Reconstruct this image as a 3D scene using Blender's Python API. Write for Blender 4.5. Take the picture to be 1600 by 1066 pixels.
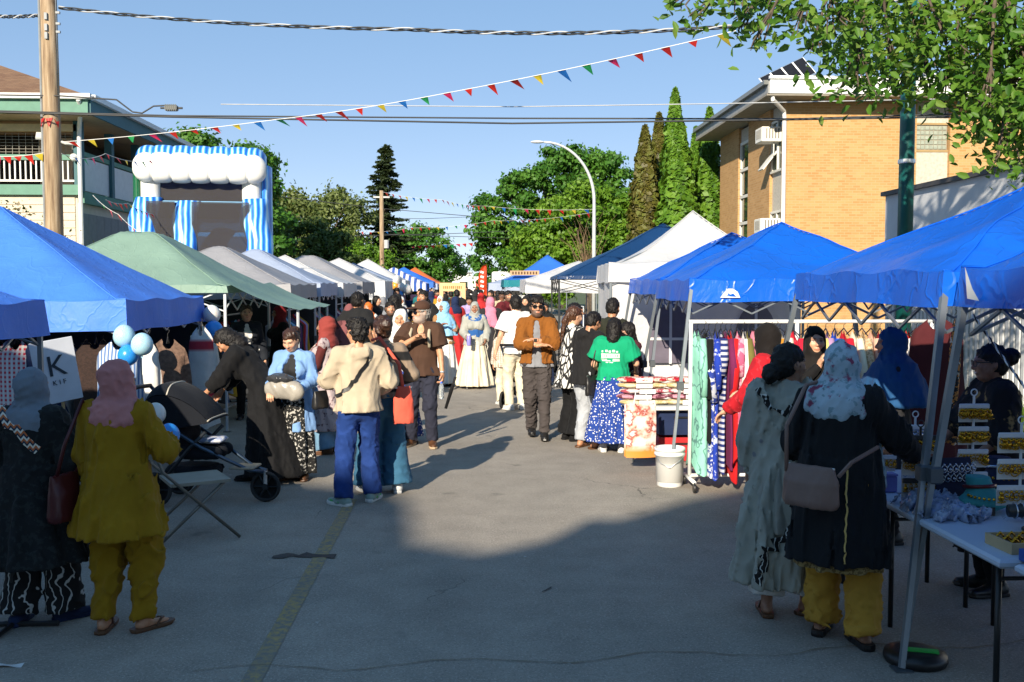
import bpy, math, random
import numpy as np
from mathutils import Vector, Matrix, bvhtree
R = math.radians
for o in list(bpy.data.objects): bpy.data.objects.remove(o)
SC = bpy.context.scene
COL = SC.collection

# ------------------------------------------------------------------ camera, sky, sun, exposure
FPX = 1556.0                       # focal length in pixels of a 1600 px wide frame
CAMH = 1.95
YAW, PITCH = math.atan(65/FPX), math.atan(88/FPX)
cam_d = bpy.data.cameras.new('camera'); cam = bpy.data.objects.new('camera', cam_d); COL.objects.link(cam)
cam_d.sensor_width = 36.0; cam_d.lens = 36.0*FPX/1600; cam_d.clip_start = 0.1; cam_d.clip_end = 3000
cam.location = (0, 0, CAMH); cam.rotation_euler = (math.pi/2-PITCH, 0, -YAW)
SC.camera = cam
SUN_EL, SUN_AZ = 24.5, 21.0        # sun stands behind the camera, to the left
w = bpy.data.worlds.new('World'); SC.world = w; w.use_nodes = True
nt = w.node_tree; nt.nodes.clear()
sky = nt.nodes.new('ShaderNodeTexSky'); sky.sky_type = 'NISHITA'; sky.sun_disc = False
sky.sun_elevation = R(SUN_EL); sky.sun_rotation = R(180+SUN_AZ)
sky.altitude = 300; sky.air_density = 0.5; sky.dust_density = 0.0; sky.ozone_density = 2.0
bg = nt.nodes.new('ShaderNodeBackground'); bg.inputs['Strength'].default_value = 0.145
wo = nt.nodes.new('ShaderNodeOutputWorld')
hs = nt.nodes.new('ShaderNodeHueSaturation'); hs.inputs['Saturation'].default_value = 1.30; hs.inputs['Hue'].default_value = 0.515; hs.inputs['Value'].default_value = 6.0
nt.links.new(sky.outputs[0], hs.inputs['Color']); gm = nt.nodes.new('ShaderNodeGamma'); gm.inputs['Gamma'].default_value = 0.38
nt.links.new(hs.outputs[0], gm.inputs[0]); nt.links.new(gm.outputs[0], bg.inputs[0]); nt.links.new(bg.outputs[0], wo.inputs[0])
sl = bpy.data.lights.new('sun', 'SUN'); sl.energy = 5.0; sl.angle = R(0.55); sl.color = (1.0, 0.89, 0.72)
sun = bpy.data.objects.new('sun', sl); COL.objects.link(sun)
_ld = Vector((math.sin(R(SUN_AZ))*math.cos(R(SUN_EL)), math.cos(R(SUN_AZ))*math.cos(R(SUN_EL)), -math.sin(R(SUN_EL))))
sun.rotation_euler = _ld.to_track_quat('-Z', 'Y').to_euler(); sun.location = (-8, -20, 15)
SC.view_settings.view_transform = 'Standard'; SC.view_settings.look = 'None'
SC.view_settings.exposure = 0.7; SC.view_settings.gamma = 1.0
SC.view_settings.use_curve_mapping = False
SC.render.engine = 'CYCLES'
SC.cycles.max_bounces = 6; SC.cycles.transparent_max_bounces = 12

# ------------------------------------------------------------------ helpers: measuring the place
_m = cam.rotation_euler.to_matrix()
def ray(px, py):
    v = _m @ Vector(((px-800)/FPX, -(py-533)/FPX, -1.0)); return v
def at(px, py, Y):                 # the point at forward distance Y seen in that direction
    v = ray(px, py); k = Y/v.y
    return Vector((v.x*k, Y, CAMH+v.z*k))
def gnd(px, py, z=0.0):
    v = ray(px, py); k = (z-CAMH)/v.z
    return Vector((v.x*k, v.y*k, z))

# ------------------------------------------------------------------ helpers: meshes and things
def mk(name, V, F, smooth=True):
    me = bpy.data.meshes.new(name)
    V = np.asarray(V, dtype=np.float32).reshape(-1, 3)
    if isinstance(F, np.ndarray) and F.ndim == 2:
        n, k = F.shape
        me.vertices.add(len(V)); me.vertices.foreach_set('co', V.ravel())
        me.loops.add(n*k); me.loops.foreach_set('vertex_index', F.astype(np.int32).ravel())
        me.polygons.add(n); me.polygons.foreach_set('loop_start', np.arange(0, n*k, k, dtype=np.int32))
        me.update(calc_edges=True)
    else:
        me.from_pydata(V.tolist(), [], F)
    if smooth: me.polygons.foreach_set('use_smooth', np.ones(len(me.polygons), dtype=bool))
    return me
def ob(name, me, mat=None, parent=None, loc=(0, 0, 0), rot=None):
    o = bpy.data.objects.new(name, me); COL.objects.link(o)
    if mat is not None and me is not None and not me.materials: me.materials.append(mat)
    if parent is not None: o.parent = parent
    o.location = loc
    if rot is not None: o.rotation_euler = rot
    return o
def tag(o, label, cat, group=None, kind=None):
    if label: o['label'] = label
    if cat: o['category'] = cat
    if group: o['group'] = group
    if kind: o['kind'] = kind
    return o
def thing(name, label, cat, loc=(0, 0, 0), rz=0.0, group=None):
    o = ob(name, None, loc=loc); o.rotation_euler = (0, 0, rz); o.empty_display_size = 0.1
    return tag(o, label, cat, group)
def copy_tree(o, parent=None):
    c = o.copy(); COL.objects.link(c); c.parent = parent
    for ch in list(o.children): copy_tree(ch, c)
    return c
class MB:
    def __init__(s): s.V = []; s.F = []
    def add(s, V, F):
        n = len(s.V); s.V += [tuple(v) for v in V]; s.F += [tuple(i+n for i in f) for f in F]; return s
    def box(s, c, d, rz=0.0, rx=0.0, ry=0.0, bev=0.0):
        M = Matrix.Rotation(rz, 3, 'Z') @ Matrix.Rotation(ry, 3, 'Y') @ Matrix.Rotation(rx, 3, 'X')
        c = Vector(c); x, y, z = d[0]/2, d[1]/2, d[2]/2
        if bev <= 0:
            P = [(-x,-y,-z),(x,-y,-z),(x,y,-z),(-x,y,-z),(-x,-y,z),(x,-y,z),(x,y,z),(-x,y,z)]
            F = [(0,3,2,1),(4,5,6,7),(0,1,5,4),(1,2,6,5),(2,3,7,6),(3,0,4,7)]
        else:
            b = bev; P = []; 
            for zz, i in ((-z, b), (-z+b, 0), (z-b, 0), (z, b)):
                for sx, sy in ((-1,-1),(1,-1),(1,1),(-1,1)):
                    P.append((sx*(x-i), sy*(y-i), zz))
            F = [(3,2,1,0),(12,13,14,15)]
            for l in range(3):
                for k in range(4):
                    F.append((l*4+k, l*4+(k+1)%4, l*4+4+(k+1)%4, l*4+4+k))
        return s.add([c+M@Vector(p) for p in P], F)
    def tube(s, pts, r, n=8, cap=True):
        pts = [Vector(p) for p in pts]; N = len(pts); rr = r if isinstance(r, (list, tuple)) else [r]*N
        V = []; F = []; up = None
        for i, p in enumerate(pts):
            d = (pts[min(i+1, N-1)]-pts[max(i-1, 0)]).normalized()
            if up is None:
                up = Vector((0, 0, 1)) if abs(d.z) < 0.9 else Vector((0, 1, 0))
            a = d.cross(up)
            if a.length < 1e-5: a = d.cross(Vector((1, 0, 0)))
            a.normalize(); b = a.cross(d).normalized(); up = b
            for k in range(n):
                t = 2*math.pi*(k+0.5)/n; V.append(p+(a*math.cos(t)+b*math.sin(t))*rr[i])
        for i in range(N-1):
            for k in range(n):
                F.append((i*n+k, i*n+(k+1)%n, (i+1)*n+(k+1)%n, (i+1)*n+k))
        if cap: F.append(tuple(range(n-1, -1, -1))); F.append(tuple((N-1)*n+k for k in range(n)))
        return s.add(V, F)
    def lathe(s, prof, c=(0, 0, 0), n=20, M=None):
        V = []; F = []; c = Vector(c)
        for r, z in prof:
            for k in range(n):
                t = 2*math.pi*k/n; v = Vector((r*math.cos(t), r*math.sin(t), z))
                if M is not None: v = M @ v
                V.append(c+v)
        for i in range(len(prof)-1):
            for k in range(n): F.append((i*n+k, i*n+(k+1)%n, (i+1)*n+(k+1)%n, (i+1)*n+k))
        F.append(tuple(range(n-1, -1, -1))); F.append(tuple((len(prof)-1)*n+k for k in range(n)))
        return s.add(V, F)
    def sphere(s, c, r, n=14, m=9, sc=(1, 1, 1)):
        pr = [(max(1e-4, r*math.sin(math.pi*i/m)), -r*math.cos(math.pi*i/m)) for i in range(m+1)]
        return s.lathe(pr, c, n, Matrix.Diagonal(sc).to_3x3())
    def grid(s, fn, nu, nv):
        V = [fn(i/nu, j/nv) for j in range(nv+1) for i in range(nu+1)]
        F = [(j*(nu+1)+i, j*(nu+1)+i+1, (j+1)*(nu+1)+i+1, (j+1)*(nu+1)+i) for j in range(nv) for i in range(nu)]
        return s.add(V, F)
    def prism(s, poly, y0, y1):     # outline in x,z pulled along y
        n = len(poly); V = [(x, y0, z) for x, z in poly]+[(x, y1, z) for x, z in poly]
        F = [tuple(range(n)), tuple(range(2*n-1, n-1, -1))]+[((i+1) % n, i, n+i, n+(i+1) % n) for i in range(n)]
        return s.add(V, F)
    def build(s, name, mat, parent=None, loc=(0, 0, 0), smooth=False, rot=None):
        return ob(name, mk(name, s.V, s.F, smooth), mat, parent, loc, rot)
def text_mesh(txt, size):
    cu = bpy.data.curves.new('t', 'FONT'); cu.body = txt; cu.size = size; cu.align_x = 'CENTER'; cu.align_y = 'CENTER'; cu.extrude = 0.0015
    cu.resolution_u = 3
    o = bpy.data.objects.new('t', cu); COL.objects.link(o)
    me = bpy.data.meshes.new_from_object(o.evaluated_get(bpy.context.evaluated_depsgraph_get()))
    bpy.data.objects.remove(o); return me

# ------------------------------------------------------------------ helpers: materials
MC = {}
def lin(c):
    return tuple((x/12.92 if x <= 0.04045 else ((x+0.055)/1.055)**2.4) for x in c)
def hx(h): return lin(tuple(int(h[i:i+2], 16)/255 for i in (0, 2, 4)))
class NT:
    def __init__(s, name):
        s.m = bpy.data.materials.new(name); s.m.use_nodes = True; s.t = s.m.node_tree; s.n = s.t.nodes; s.l = s.t.links
        s.b = s.n['Principled BSDF']; s.out = s.n['Material Output']
        s.tc = s.n.new('ShaderNodeTexCoord')
    def node(s, t, ins=None, **kw):
        x = s.n.new('ShaderNode'+t)
        for k, v in kw.items(): setattr(x, k, v)
        for k, v in (ins or {}).items():
            if hasattr(v, 'is_output') or isinstance(v, bpy.types.NodeSocket): s.l.new(v, x.inputs[k])
            else: x.inputs[k].default_value = v
        return x
    def vec(s, scale=(1, 1, 1), src='Object', rot=(0, 0, 0), off=(0, 0, 0)):
        return s.node('Mapping', {'Vector': s.tc.outputs[src], 'Scale': scale, 'Rotation': rot, 'Location': off}).outputs[0]
    def noise(s, scale, det=4, vec=None, rough=0.55, dist=0.0):
        return s.node('TexNoise', {'Vector': vec or s.tc.outputs['Object'], 'Scale': scale, 'Detail': det, 'Roughness': rough, 'Distortion': dist}).outputs['Fac']
    def ramp(s, fac, stops, interp='LINEAR'):
        r = s.node('ValToRGB', {'Fac': fac}); cr = r.color_ramp; cr.interpolation = interp
        while len(cr.elements) < len(stops): cr.elements.new(0.5)
        for e, (p, c) in zip(cr.elements, stops):
            e.position = p; e.color = (c, c, c, 1) if isinstance(c, (int, float)) else (*c, 1)
        return r.outputs['Color']
    def mix(s, f, a, b, mode='MIX'):
        x = s.n.new('ShaderNodeMix'); x.data_type = 'RGBA'; x.blend_type = mode
        for i, v in ((0, f), (6, a), (7, b)):
            if isinstance(v, bpy.types.NodeSocket): s.l.new(v, x.inputs[i])
            elif isinstance(v, (int, float)): x.inputs[i].default_value = v if i == 0 else (v, v, v, 1)
            else: x.inputs[i].default_value = (*v, 1)
        return x.outputs[2]
    def math(s, op, a, b=0.0, clamp=False):
        x = s.node('Math', operation=op); x.use_clamp = clamp
        for i, v in ((0, a), (1, b)):
            if isinstance(v, bpy.types.NodeSocket): s.l.new(v, x.inputs[i])
            else: x.inputs[i].default_value = v
        return x.outputs[0]
    def col(s, c):
        if isinstance(c, bpy.types.NodeSocket): s.l.new(c, s.b.inputs['Base Color'])
        else: s.b.inputs['Base Color'].default_value = (*c, 1)
    def bump(s, h, st=0.3, dist=0.01):
        x = s.node('Bump', {'Height': h, 'Strength': st, 'Distance': dist}); s.l.new(x.outputs[0], s.b.inputs['Normal']); return x
    def set(s, **kw):
        for k, v in kw.items():
            i = s.b.inputs[k.replace('_', ' ')]
            if isinstance(v, bpy.types.NodeSocket): s.l.new(v, i)
            else: i.default_value = v
        return s
    def translucent(s, color, f):
        tr = s.node('BsdfTranslucent')
        if isinstance(color, bpy.types.NodeSocket): s.l.new(color, tr.inputs[0])
        else: tr.inputs[0].default_value = (*color, 1)
        mx = s.node('MixShader', {'Fac': f}); s.l.new(s.b.outputs[0], mx.inputs[1]); s.l.new(tr.outputs[0], mx.inputs[2])
        s.l.new(mx.outputs[0], s.out.inputs[0])
def plain(key, c, rough=0.6, metal=0.0, var=0.12, scale=6, bump=0.0, bscale=60, spec=0.5):
    if key in MC: return MC[key]
    t = NT(key); n = t.noise(scale, 4)
    lo = tuple(x*(1-var) for x in c); hi = tuple(min(1, x*(1+var)) for x in c)
    t.col(t.ramp(n, [(0.3, lo), (0.7, hi)])); t.set(Roughness=rough, Metallic=metal, Specular_IOR_Level=spec)
    if bump: t.bump(t.noise(bscale, 3), bump, 0.005)
    MC[key] = t.m; return t.m
def cloth(key, c, pat=None, c2=None, scale=12, c3=None, rough=0.85, thr=0.5, weave=True):
    if key in MC: return MC[key]
    t = NT(key); n = t.noise(5, 5)
    base = t.ramp(n, [(0.25, tuple(x*0.82 for x in c)), (0.75, tuple(min(1, x*1.15) for x in c))])
    if pat == 'dots':
        v = t.node('TexVoronoi', {'Vector': t.vec((scale,)*3), 'Scale': 1.0, 'Randomness': 0.9}).outputs['Distance']
        base = t.mix(t.ramp(v, [(thr*0.55, 1), (thr*0.65, 0)]), base, c2)
    elif pat == 'leaf':
        u = t.vec((scale, scale, scale*0.45), rot=(0, 0.7, 0.3)); v = t.node('TexVoronoi', {'Vector': u, 'Scale': 1.0}, feature='DISTANCE_TO_EDGE').outputs['Distance']
        base = t.mix(t.ramp(v, [(0.06, 0), (0.10, 1)]), base, c2)
        u2 = t.vec((scale, scale, scale*0.45), rot=(0, -0.7, 1.3)); v2 = t.node('TexVoronoi', {'Vector': u2, 'Scale': 1.0}, feature='DISTANCE_TO_EDGE').outputs['Distance']
        base = t.mix(t.ramp(v2, [(0.05, 1), (0.09, 0)]), base, c)
    elif pat == 'floral':
        v = t.node('TexVoronoi', {'Vector': t.vec((scale,)*3), 'Scale': 1.0}); f = t.noise(scale*1.3, 3)
        base = t.mix(t.ramp(f, [(thr-0.02, 0), (thr+0.03, 1)]), base, c2)
        if c3: base = t.mix(t.ramp(t.noise(scale*0.7, 4, t.vec((1, 1, 1), off=(3.1, 1.7, 5.3))), [(0.60, 0), (0.66, 1)]), base, c3)
    elif pat == 'vine':
        wv = t.node('TexWave', {'Vector': t.vec((1, 1, 1)), 'Scale': scale, 'Distortion': 9.0, 'Detail': 2.0, 'Detail Scale': 1.4}).outputs['Fac']
        base = t.mix(t.ramp(wv, [(0.90, 0), (0.96, 1)]), base, c2)
    elif pat in ('stripes', 'hstripes', 'plaid'):
        def st(axis, sc):
            wv = t.node('TexWave', {'Vector': t.vec(), 'Scale': sc, 'Distortion': 0.15}, bands_direction=axis).outputs['Fac']
            return t.ramp(wv, [(thr-0.06, 0), (thr+0.06, 1)])
        if pat != 'hstripes': base = t.mix(st('X', scale), base, c2)
        if pat != 'stripes': base = t.mix(st('Z', scale), base, c3 or c2) if pat == 'hstripes' else t.mix(t.math('MULTIPLY', st('Z', scale), 0.7), base, c3 or c2)
    elif pat == 'chevron':
        sx = t.node('SeparateXYZ', {0: t.tc.outputs['Object']})
        zz = t.math('PINGPONG', t.math('ADD', sx.outputs[0], sx.outputs[1]), 0.02)
        ph = t.math('FRACT', t.math('MULTIPLY', t.math('ADD', sx.outputs[2], zz), scale))
        base = t.ramp(ph, [(0, c), (0.34, c2), (0.67, c3 or c)], 'CONSTANT')
    t.col(base); t.set(Roughness=rough, Specular_IOR_Level=0.25, Sheen_Weight=0.03)
    f1 = t.noise(14, 4, t.vec((1, 1, 0.5))); f2 = t.noise(220, 2)
    h = t.math('ADD', f1, t.math('MULTIPLY', f2, 0.12 if weave else 0.0)); t.bump(h, 0.28, 0.02)
    MC[key] = t.m; return t.m
def metal(key, c, rough=0.4): return plain(key, c, rough, 0.9, 0.08, 10)
def canvas(key, c, trans=0.22, rough=0.5, crease=0.5):
    if key in MC: return MC[key]
    t = NT(key); n = t.noise(1.7, 5)
    base = t.ramp(n, [(0.3, tuple(x*0.88 for x in c)), (0.7, tuple(min(1, x*1.06) for x in c))])
    t.col(base); t.set(Roughness=rough, Specular_IOR_Level=0.4)
    v = t.node('TexVoronoi', {'Vector': t.node('Mapping', {'Vector': t.node('VectorMath', {0: t.tc.outputs['Object'], 1: t.node('TexNoise', {'Vector': t.tc.outputs['Object'], 'Scale': 2.0, 'Detail': 3.0}).outputs['Color']}, operation='ADD').outputs[0], 'Scale': (2.6, 2.6, 1.2)}).outputs[0], 'Scale': 1.0}, feature='DISTANCE_TO_EDGE').outputs['Distance']
    cr = t.ramp(v, [(0.0, 1), (0.05, 0.15), (0.3, 0)])
    h = t.math('ADD', t.noise(3.2, 5, t.vec((1, 1, 0.7)), dist=0.6), t.math('MULTIPLY', cr, crease*0.5))
    t.bump(h, 0.35, 0.05)
    t.translucent(base, trans); MC[key] = t.m; return t.m

# ------------------------------------------------------------------ the setting: ground, road, kerbs
def asphalt():
    t = NT('asphalt'); o = t.tc.outputs['Object']
    n1 = t.noise(0.35, 5); n2 = t.noise(3.0, 6); n3 = t.noise(72, 3, rough=0.85); n4 = t.noise(420, 2)
    base = t.ramp(n1, [(0.3, (0.255, 0.225, 0.190)), (0.7, (0.345, 0.305, 0.255))])
    base = t.mix(0.35, base, t.ramp(n2, [(0.3, (0.19, 0.17, 0.145)), (0.7, (0.40, 0.355, 0.30))]))
    base = t.mix(t.ramp(n3, [(0.55, 0), (0.66, 0.95)]), base, (0.50, 0.46, 0.40))
    base = t.mix(t.ramp(n3, [(0.30, 0.95), (0.43, 0)]), base, (0.08, 0.08, 0.082))
    n5 = t.noise(26, 4, rough=0.7); base = t.mix(0.55, base, t.ramp(n5, [(0.3, 0.42), (0.7, 0.60)]), 'OVERLAY')
    n6 = t.noise(0.9, 3, t.vec((1, 0.10, 1))); base = t.mix(0.35, base, t.ramp(n6, [(0.35, 0.38), (0.65, 0.60)]), 'OVERLAY')
    n7 = t.noise(1.7, 3); base = t.mix(t.ramp(n7, [(0.66, 0), (0.74, 0.5)]), base, (0.09, 0.085, 0.08))
    # cracks, dark and filled
    wob = t.node('VectorMath', {0: o, 1: t.node('TexNoise', {'Vector': o, 'Scale': 1.3, 'Detail': 6.0}).outputs['Color']}, operation='ADD').outputs[0]
    v = t.node('TexVoronoi', {'Vector': wob, 'Scale': 0.42}, feature='DISTANCE_TO_EDGE').outputs['Distance']
    cr = t.math('MULTIPLY', t.ramp(v, [(0.0, 0.8), (0.004, 0)]), t.ramp(t.noise(0.6, 2), [(0.56, 0), (0.62, 1)]))
    base = t.mix(cr, base, (0.035, 0.034, 0.033))
    spots = t.node('TexVoronoi', {'Vector': o, 'Scale': 2.2}).outputs['Distance']
    base = t.mix(t.ramp(spots, [(0.022, 0.8), (0.03, 0)]), base, (0.5, 0.48, 0.45))
    t.col(base); t.set(Roughness=0.9, Specular_IOR_Level=0.3)
    h = t.math('SUBTRACT', t.math('ADD', n3, t.math('MULTIPLY', n4, 0.5)), t.math('MULTIPLY', cr, 2.0)); t.bump(h, 0.55, 0.006)
    return t.m
def ground_mat():
    t = NT('turf_ground'); n = t.noise(0.5, 6)
    t.col(t.ramp(n, [(0.3, (0.05, 0.075, 0.02)), (0.7, (0.11, 0.13, 0.05))])); t.set(Roughness=0.95); return t.m
def sheet(x0, x1, y0, y1, z): return MB().add([(x0, y0, z), (x1, y0, z), (x1, y1, z), (x0, y1, z)], [(0, 1, 2, 3)])
tag(sheet(-1500, 1500, -300, 2500, -0.03).build('ground', ground_mat()), None, None, None, 'structure')
XL, XR = -6.7, 6.1
MASPH = asphalt()
tag(sheet(XL, XR, -60, 420, 0.0).build('road', MASPH), None, None, None, 'structure')
tag(sheet(-60, XL, -26, -2, -0.006).build('side_road', MASPH), None, None, None, 'structure')
MCONC = plain('concrete', (0.33, 0.31, 0.28), 0.9, var=0.25, scale=3, bump=0.3)
for x, nm in ((XL-0.08, 'kerb_left'), (XR+0.08, 'kerb_right')):
    tag(MB().box((x, 210, 0.04), (0.16, 420, 0.18), bev=0.02).build(nm, MCONC), None, None, None, 'structure')
tag(sheet(-9.4, XL-0.16, 0, 420, 0.11).build('pavement', MCONC), None, None, None, 'structure')
tag(sheet(XR+0.16, 8.0, 0, 420, 0.10).build('boulevard_turf', ground_mat()), None, None, None, 'structure')
def paint_mat():
    t = NT('worn_yellow_paint'); n = t.noise(22, 6, rough=0.75)
    n2 = t.noise(1.4, 4)
    a = t.math('MULTIPLY', t.ramp(n, [(0.42, 0), (0.62, 1)]), t.ramp(n2, [(0.3, 0.45), (0.6, 1)]))
    t.col(t.mix(a, (0.19, 0.18, 0.16), (0.46, 0.32, 0.10))); t.set(Roughness=0.9); return t.m
tag(sheet(-1.13, -1.03, 3.0, 9.0, 0.004).build('centre_line', paint_mat()), None, None, None, 'structure')
# tar sealed crack across the road and a dark patch
rng = random.Random(5)
def strip(pts, wd, z, name, mat):
    m = MB(); V = []; F = []
    for i, (x, y) in enumerate(pts):
        k = wd*(0.5+rng.random()); V += [(x, y-k/2, z), (x, y+k/2, z)]
        if i: F.append((2*i-2, 2*i, 2*i+1, 2*i-1))
    m.add(V, F); return tag(m.build(name, mat), None, None, None, 'structure')
MTAR = plain('tar', (0.030, 0.028, 0.026), 0.7, var=0.3); MDIRT = plain('crack_dirt', (0.20, 0.16, 0.10), 0.95, var=0.4, scale=20)
strip([(-1.4+0.12*i, 4.98+0.05*math.sin(i*0.7)+rng.uniform(-.015, .015)+0.006*i) for i in range(42)], 0.007, 0.006, 'road_crack', MDIRT)
strip([(-1.42+0.045*i, 7.12+rng.uniform(-.03, .03)) for i in range(11)], 0.09, 0.006, 'tar_patch', MTAR)
strip([(0.45+0.09*math.sin(i*.9)+rng.uniform(-.02, .02), 6.2+0.1*i) for i in range(2)], 0.02, 0.006, 'tar_seam', MTAR)

# ------------------------------------------------------------------ added unseen block behind the camera, roofline shaped to shade the near street
MCREAM = plain('cream_siding', (0.62, 0.54, 0.42), 0.8, var=0.06)
az, el = R(SUN_AZ), R(SUN_EL)
def back(gx, gy, Y=-13.0):
    t = (gy-Y)/math.cos(az); return (gx-t*math.sin(az), t*math.tan(el))
EDGE = [(-20, 13.0), (-3.3, 12.8), (-2.9, 10.1), (-1.5, 9.7), (-0.75, 9.35), (-0.55, 8.9), (-0.42, 7.5), (0.1, 7.15), (0.6, 7.5), (1.0, 8.2), (1.25, 8.15), (2.0, 8.9), (2.9, 9.5), (3.5, 9.3), (4.1, 8.6), (14, 8.4)]  # wanted shade edge on the ground, traced back into the added block's roofline
sb = thing('shade_block', 'added unseen block behind the viewer, roofline shaped to shade the near street', 'building', (0, -13, 0))
pol = [back(*e) for e in EDGE]; poly = [(pol[0][0], 0)]+pol+[(pol[-1][0], 0)]
MB().prism(poly, -0.6, 0.0).build('wall', MCREAM, sb)
MB().box(((pol[0][0]+pol[-1][0])/2, -5.6, 4.3), (pol[-1][0]-pol[0][0]-0.2, 9.9, 8.6)).build('shade_block_body', MCREAM, sb)

# ------------------------------------------------------------------ left building with green trim
MGREEN = plain('sage_trim', hx('5f8a78'), 0.7, var=0.08); MDGREEN = plain('teal_trim', hx('2f5f66'), 0.6, var=0.08)
MWHITE = plain('white_paint', (0.72, 0.71, 0.68), 0.6, var=0.05); MGREYS = plain('grey_siding', hx('8d8b88'), 0.85, var=0.08)
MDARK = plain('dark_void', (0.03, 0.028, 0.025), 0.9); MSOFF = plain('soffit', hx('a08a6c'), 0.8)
def shingle_mat():
    t = NT('brown_shingles'); b = t.node('TexBrick', {'Vector': t.vec((1, 1, 1)), 'Color1': (0.16, 0.075, 0.035, 1), 'Color2': (0.26, 0.14, 0.07, 1), 'Mortar': (0.05, 0.03, 0.02, 1), 'Scale': 4.0, 'Mortar Size': 0.02, 'Brick Width': 0.8, 'Row Height': 0.45})
    t.col(t.mix(0.3, b.outputs[0], t.ramp(t.noise(3, 5), [(0.3, (0.1, 0.05, 0.03)), (0.7, (0.3, 0.2, 0.12))]))); t.set(Roughness=0.9); return t.m
LB = thing('apartment_house', 'two-storey house with sage green trim, brown roof and railed balcony behind wooden pole', 'building', (-11.5, 30, 0)); LB.scale = (1.13, 1.13, 1.13)
def part(name, mat, parent, *boxes, bev=0.0):
    m = MB()
    for c, d in boxes: m.box(c, d, bev=bev)
    return m.build(name, mat, parent)
part('wall', MCREAM, LB, ((-6, 4.5, 2.05), (12, 9, 4.1)))
for i in range(20):     # clapboards on the wall towards the viewer
    part('siding_board', MCREAM, LB, ((-6, -0.012, 0.1+0.2*i), (11.8, 0.03, 0.185)))
for i in range(16): part('siding_panel', MGREYS, LB, ((0.014, 0.28+0.56*i, 1.85), (0.03, 0.545, 3.5)))
part('band', MGREEN, LB, ((-6, -0.06, 4.18), (12.16, 0.18, 0.26)), ((0.06, 4.5, 4.0), (0.18, 9.0, 0.30)))
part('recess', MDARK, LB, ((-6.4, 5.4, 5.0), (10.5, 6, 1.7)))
part('balcony_floor', MSOFF, LB, ((-6, 4.5, 4.14), (11.9, 8.8, 0.1)))
part('rail', MGREEN, LB, ((-6, -0.02, 5.02), (12, 0.12, 0.14)), ((0, 4.5, 5.15), (0.12, 9, 0.12)))
part('lower_rail', MWHITE, LB, ((-6, -0.02, 4.42), (12, 0.05, 0.05)))
for i in range(74): part('picket', MWHITE, LB, ((-0.25-0.135*i, -0.02, 4.70), (0.035, 0.035, 0.52)))
part('balcony_door', MCREAM, LB, ((-1.5, 2.35, 5.0), (0.9, 0.06, 1.7)))
for i in range(4): part('half_wall_panel', MWHITE, LB, ((0, 1.1+2.2*i, 4.63), (0.06, 2.05, 0.86)))
for i in range(5): part('post', MDGREEN, LB, ((0.02, 0.02+2.2*i, 5.05), (0.2, 0.2, 1.9)))
for x in (-4, -8): part('post', MDGREEN, LB, ((x, -0.02, 5.05), (0.16, 0.16, 1.9)))
m = MB()
for i in range(60): m.box((-0.2-0.17*i, 0.15, 5.38), (0.008, 0.008, 0.6))
for i in range(8): m.box((-5.2, 0.155, 5.1+0.08*i), (10.2, 0.008, 0.008))
tag(m.build('balcony_screen', plain('screen_wire', (0.35, 0.33, 0.28), 0.6), LB), None, None, None, 'stuff')
part('beam', plain('cream_beam', hx('d8c49c'), 0.7), LB, ((-6, 0, 5.78), (12, 0.16, 0.18)))
part('soffit', MSOFF, LB, ((-5.75, 4.4, 5.98), (12.9, 11.0, 0.06)))
part('fascia', MGREEN, LB, ((-5.75, -1.1, 6.14), (12.9, 0.06, 0.36)))
part('side_fascia', MDGREEN, LB, ((0.72, 4.4, 6.14), (0.06, 10.94, 0.36)))
part('gutter', MWHITE, LB, ((-5.75, -1.19, 6.38), (13.1, 0.13, 0.13)), ((0.8, 4.4, 6.38), (0.13, 10.9, 0.13)))
RF = MB().add([(-12.3, -1.15, 6.40), (0.75, -1.15, 6.40), (0.75, 9.9, 6.40), (-12.3, 9.9, 6.40), (-9, 4.4, 8.5), (-4.5, 4.4, 8.5)], [(0, 1, 5, 4), (1, 2, 5), (2, 3, 4, 5), (3, 0, 4)]).build('roof', shingle_mat(), LB)
m = MB(); m.tube([(0.5, -1.2, 6.3), (0.48, -1.0, 6.15), (0.16, -0.28, 5.75), (0.12, -0.2, 5.6), (0.12, -0.2, 0.3)], 0.055, 8); m.build('downspout', MWHITE, LB)
m = MB(); m.box((-0.62, -0.5, 5.5), (0.42, 0.3, 0.05), rx=R(35), rz=0.3); m.build('flood_light', plain('lamp_glass', (0.7, 0.7, 0.66), 0.25), LB)
m = MB(); m.tube([(-0.5, -0.4, 5.45), (-0.2, -0.25, 5.35), (0.02, -0.1, 5.35)], 0.035); m.sphere((-0.02, -0.22, 5.0), 0.1); m.build('lamp_bracket', MWHITE, LB)

# ------------------------------------------------------------------ brick apartment block on the right
def brick_mat():
    t = NT('buff_brick')
    sep = t.node('SeparateXYZ', {0: t.tc.outputs['Object']})
    cmb = t.node('CombineXYZ', {0: t.math('ADD', sep.outputs[0], sep.outputs[1]), 1: sep.outputs[2], 2: 0.0}).outputs[0]
    b = t.node('TexBrick', {'Vector': cmb, 'Color1': (*hx('c29764'), 1), 'Color2': (*hx('a87c48'), 1), 'Mortar': (*hx('b99b72'), 1), 'Scale': 1.0, 'Mortar Size': 0.011, 'Mortar Smooth': 0.2, 'Bias': -0.1, 'Brick Width': 0.225, 'Row Height': 0.076})
    c = t.mix(0.25, b.outputs[0], t.ramp(t.noise(0.9, 5), [(0.3, hx('a27842')), (0.7, hx('c89c66'))]))
    t.col(c); t.set(Roughness=0.9); t.bump(b.outputs[1], -0.5, 0.01); return t.m
MBRICK = brick_mat(); MPANEL = plain('stone_panel', hx('b8b2a4'), 0.9, var=0.15, scale=14, bump=0.2)
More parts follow.
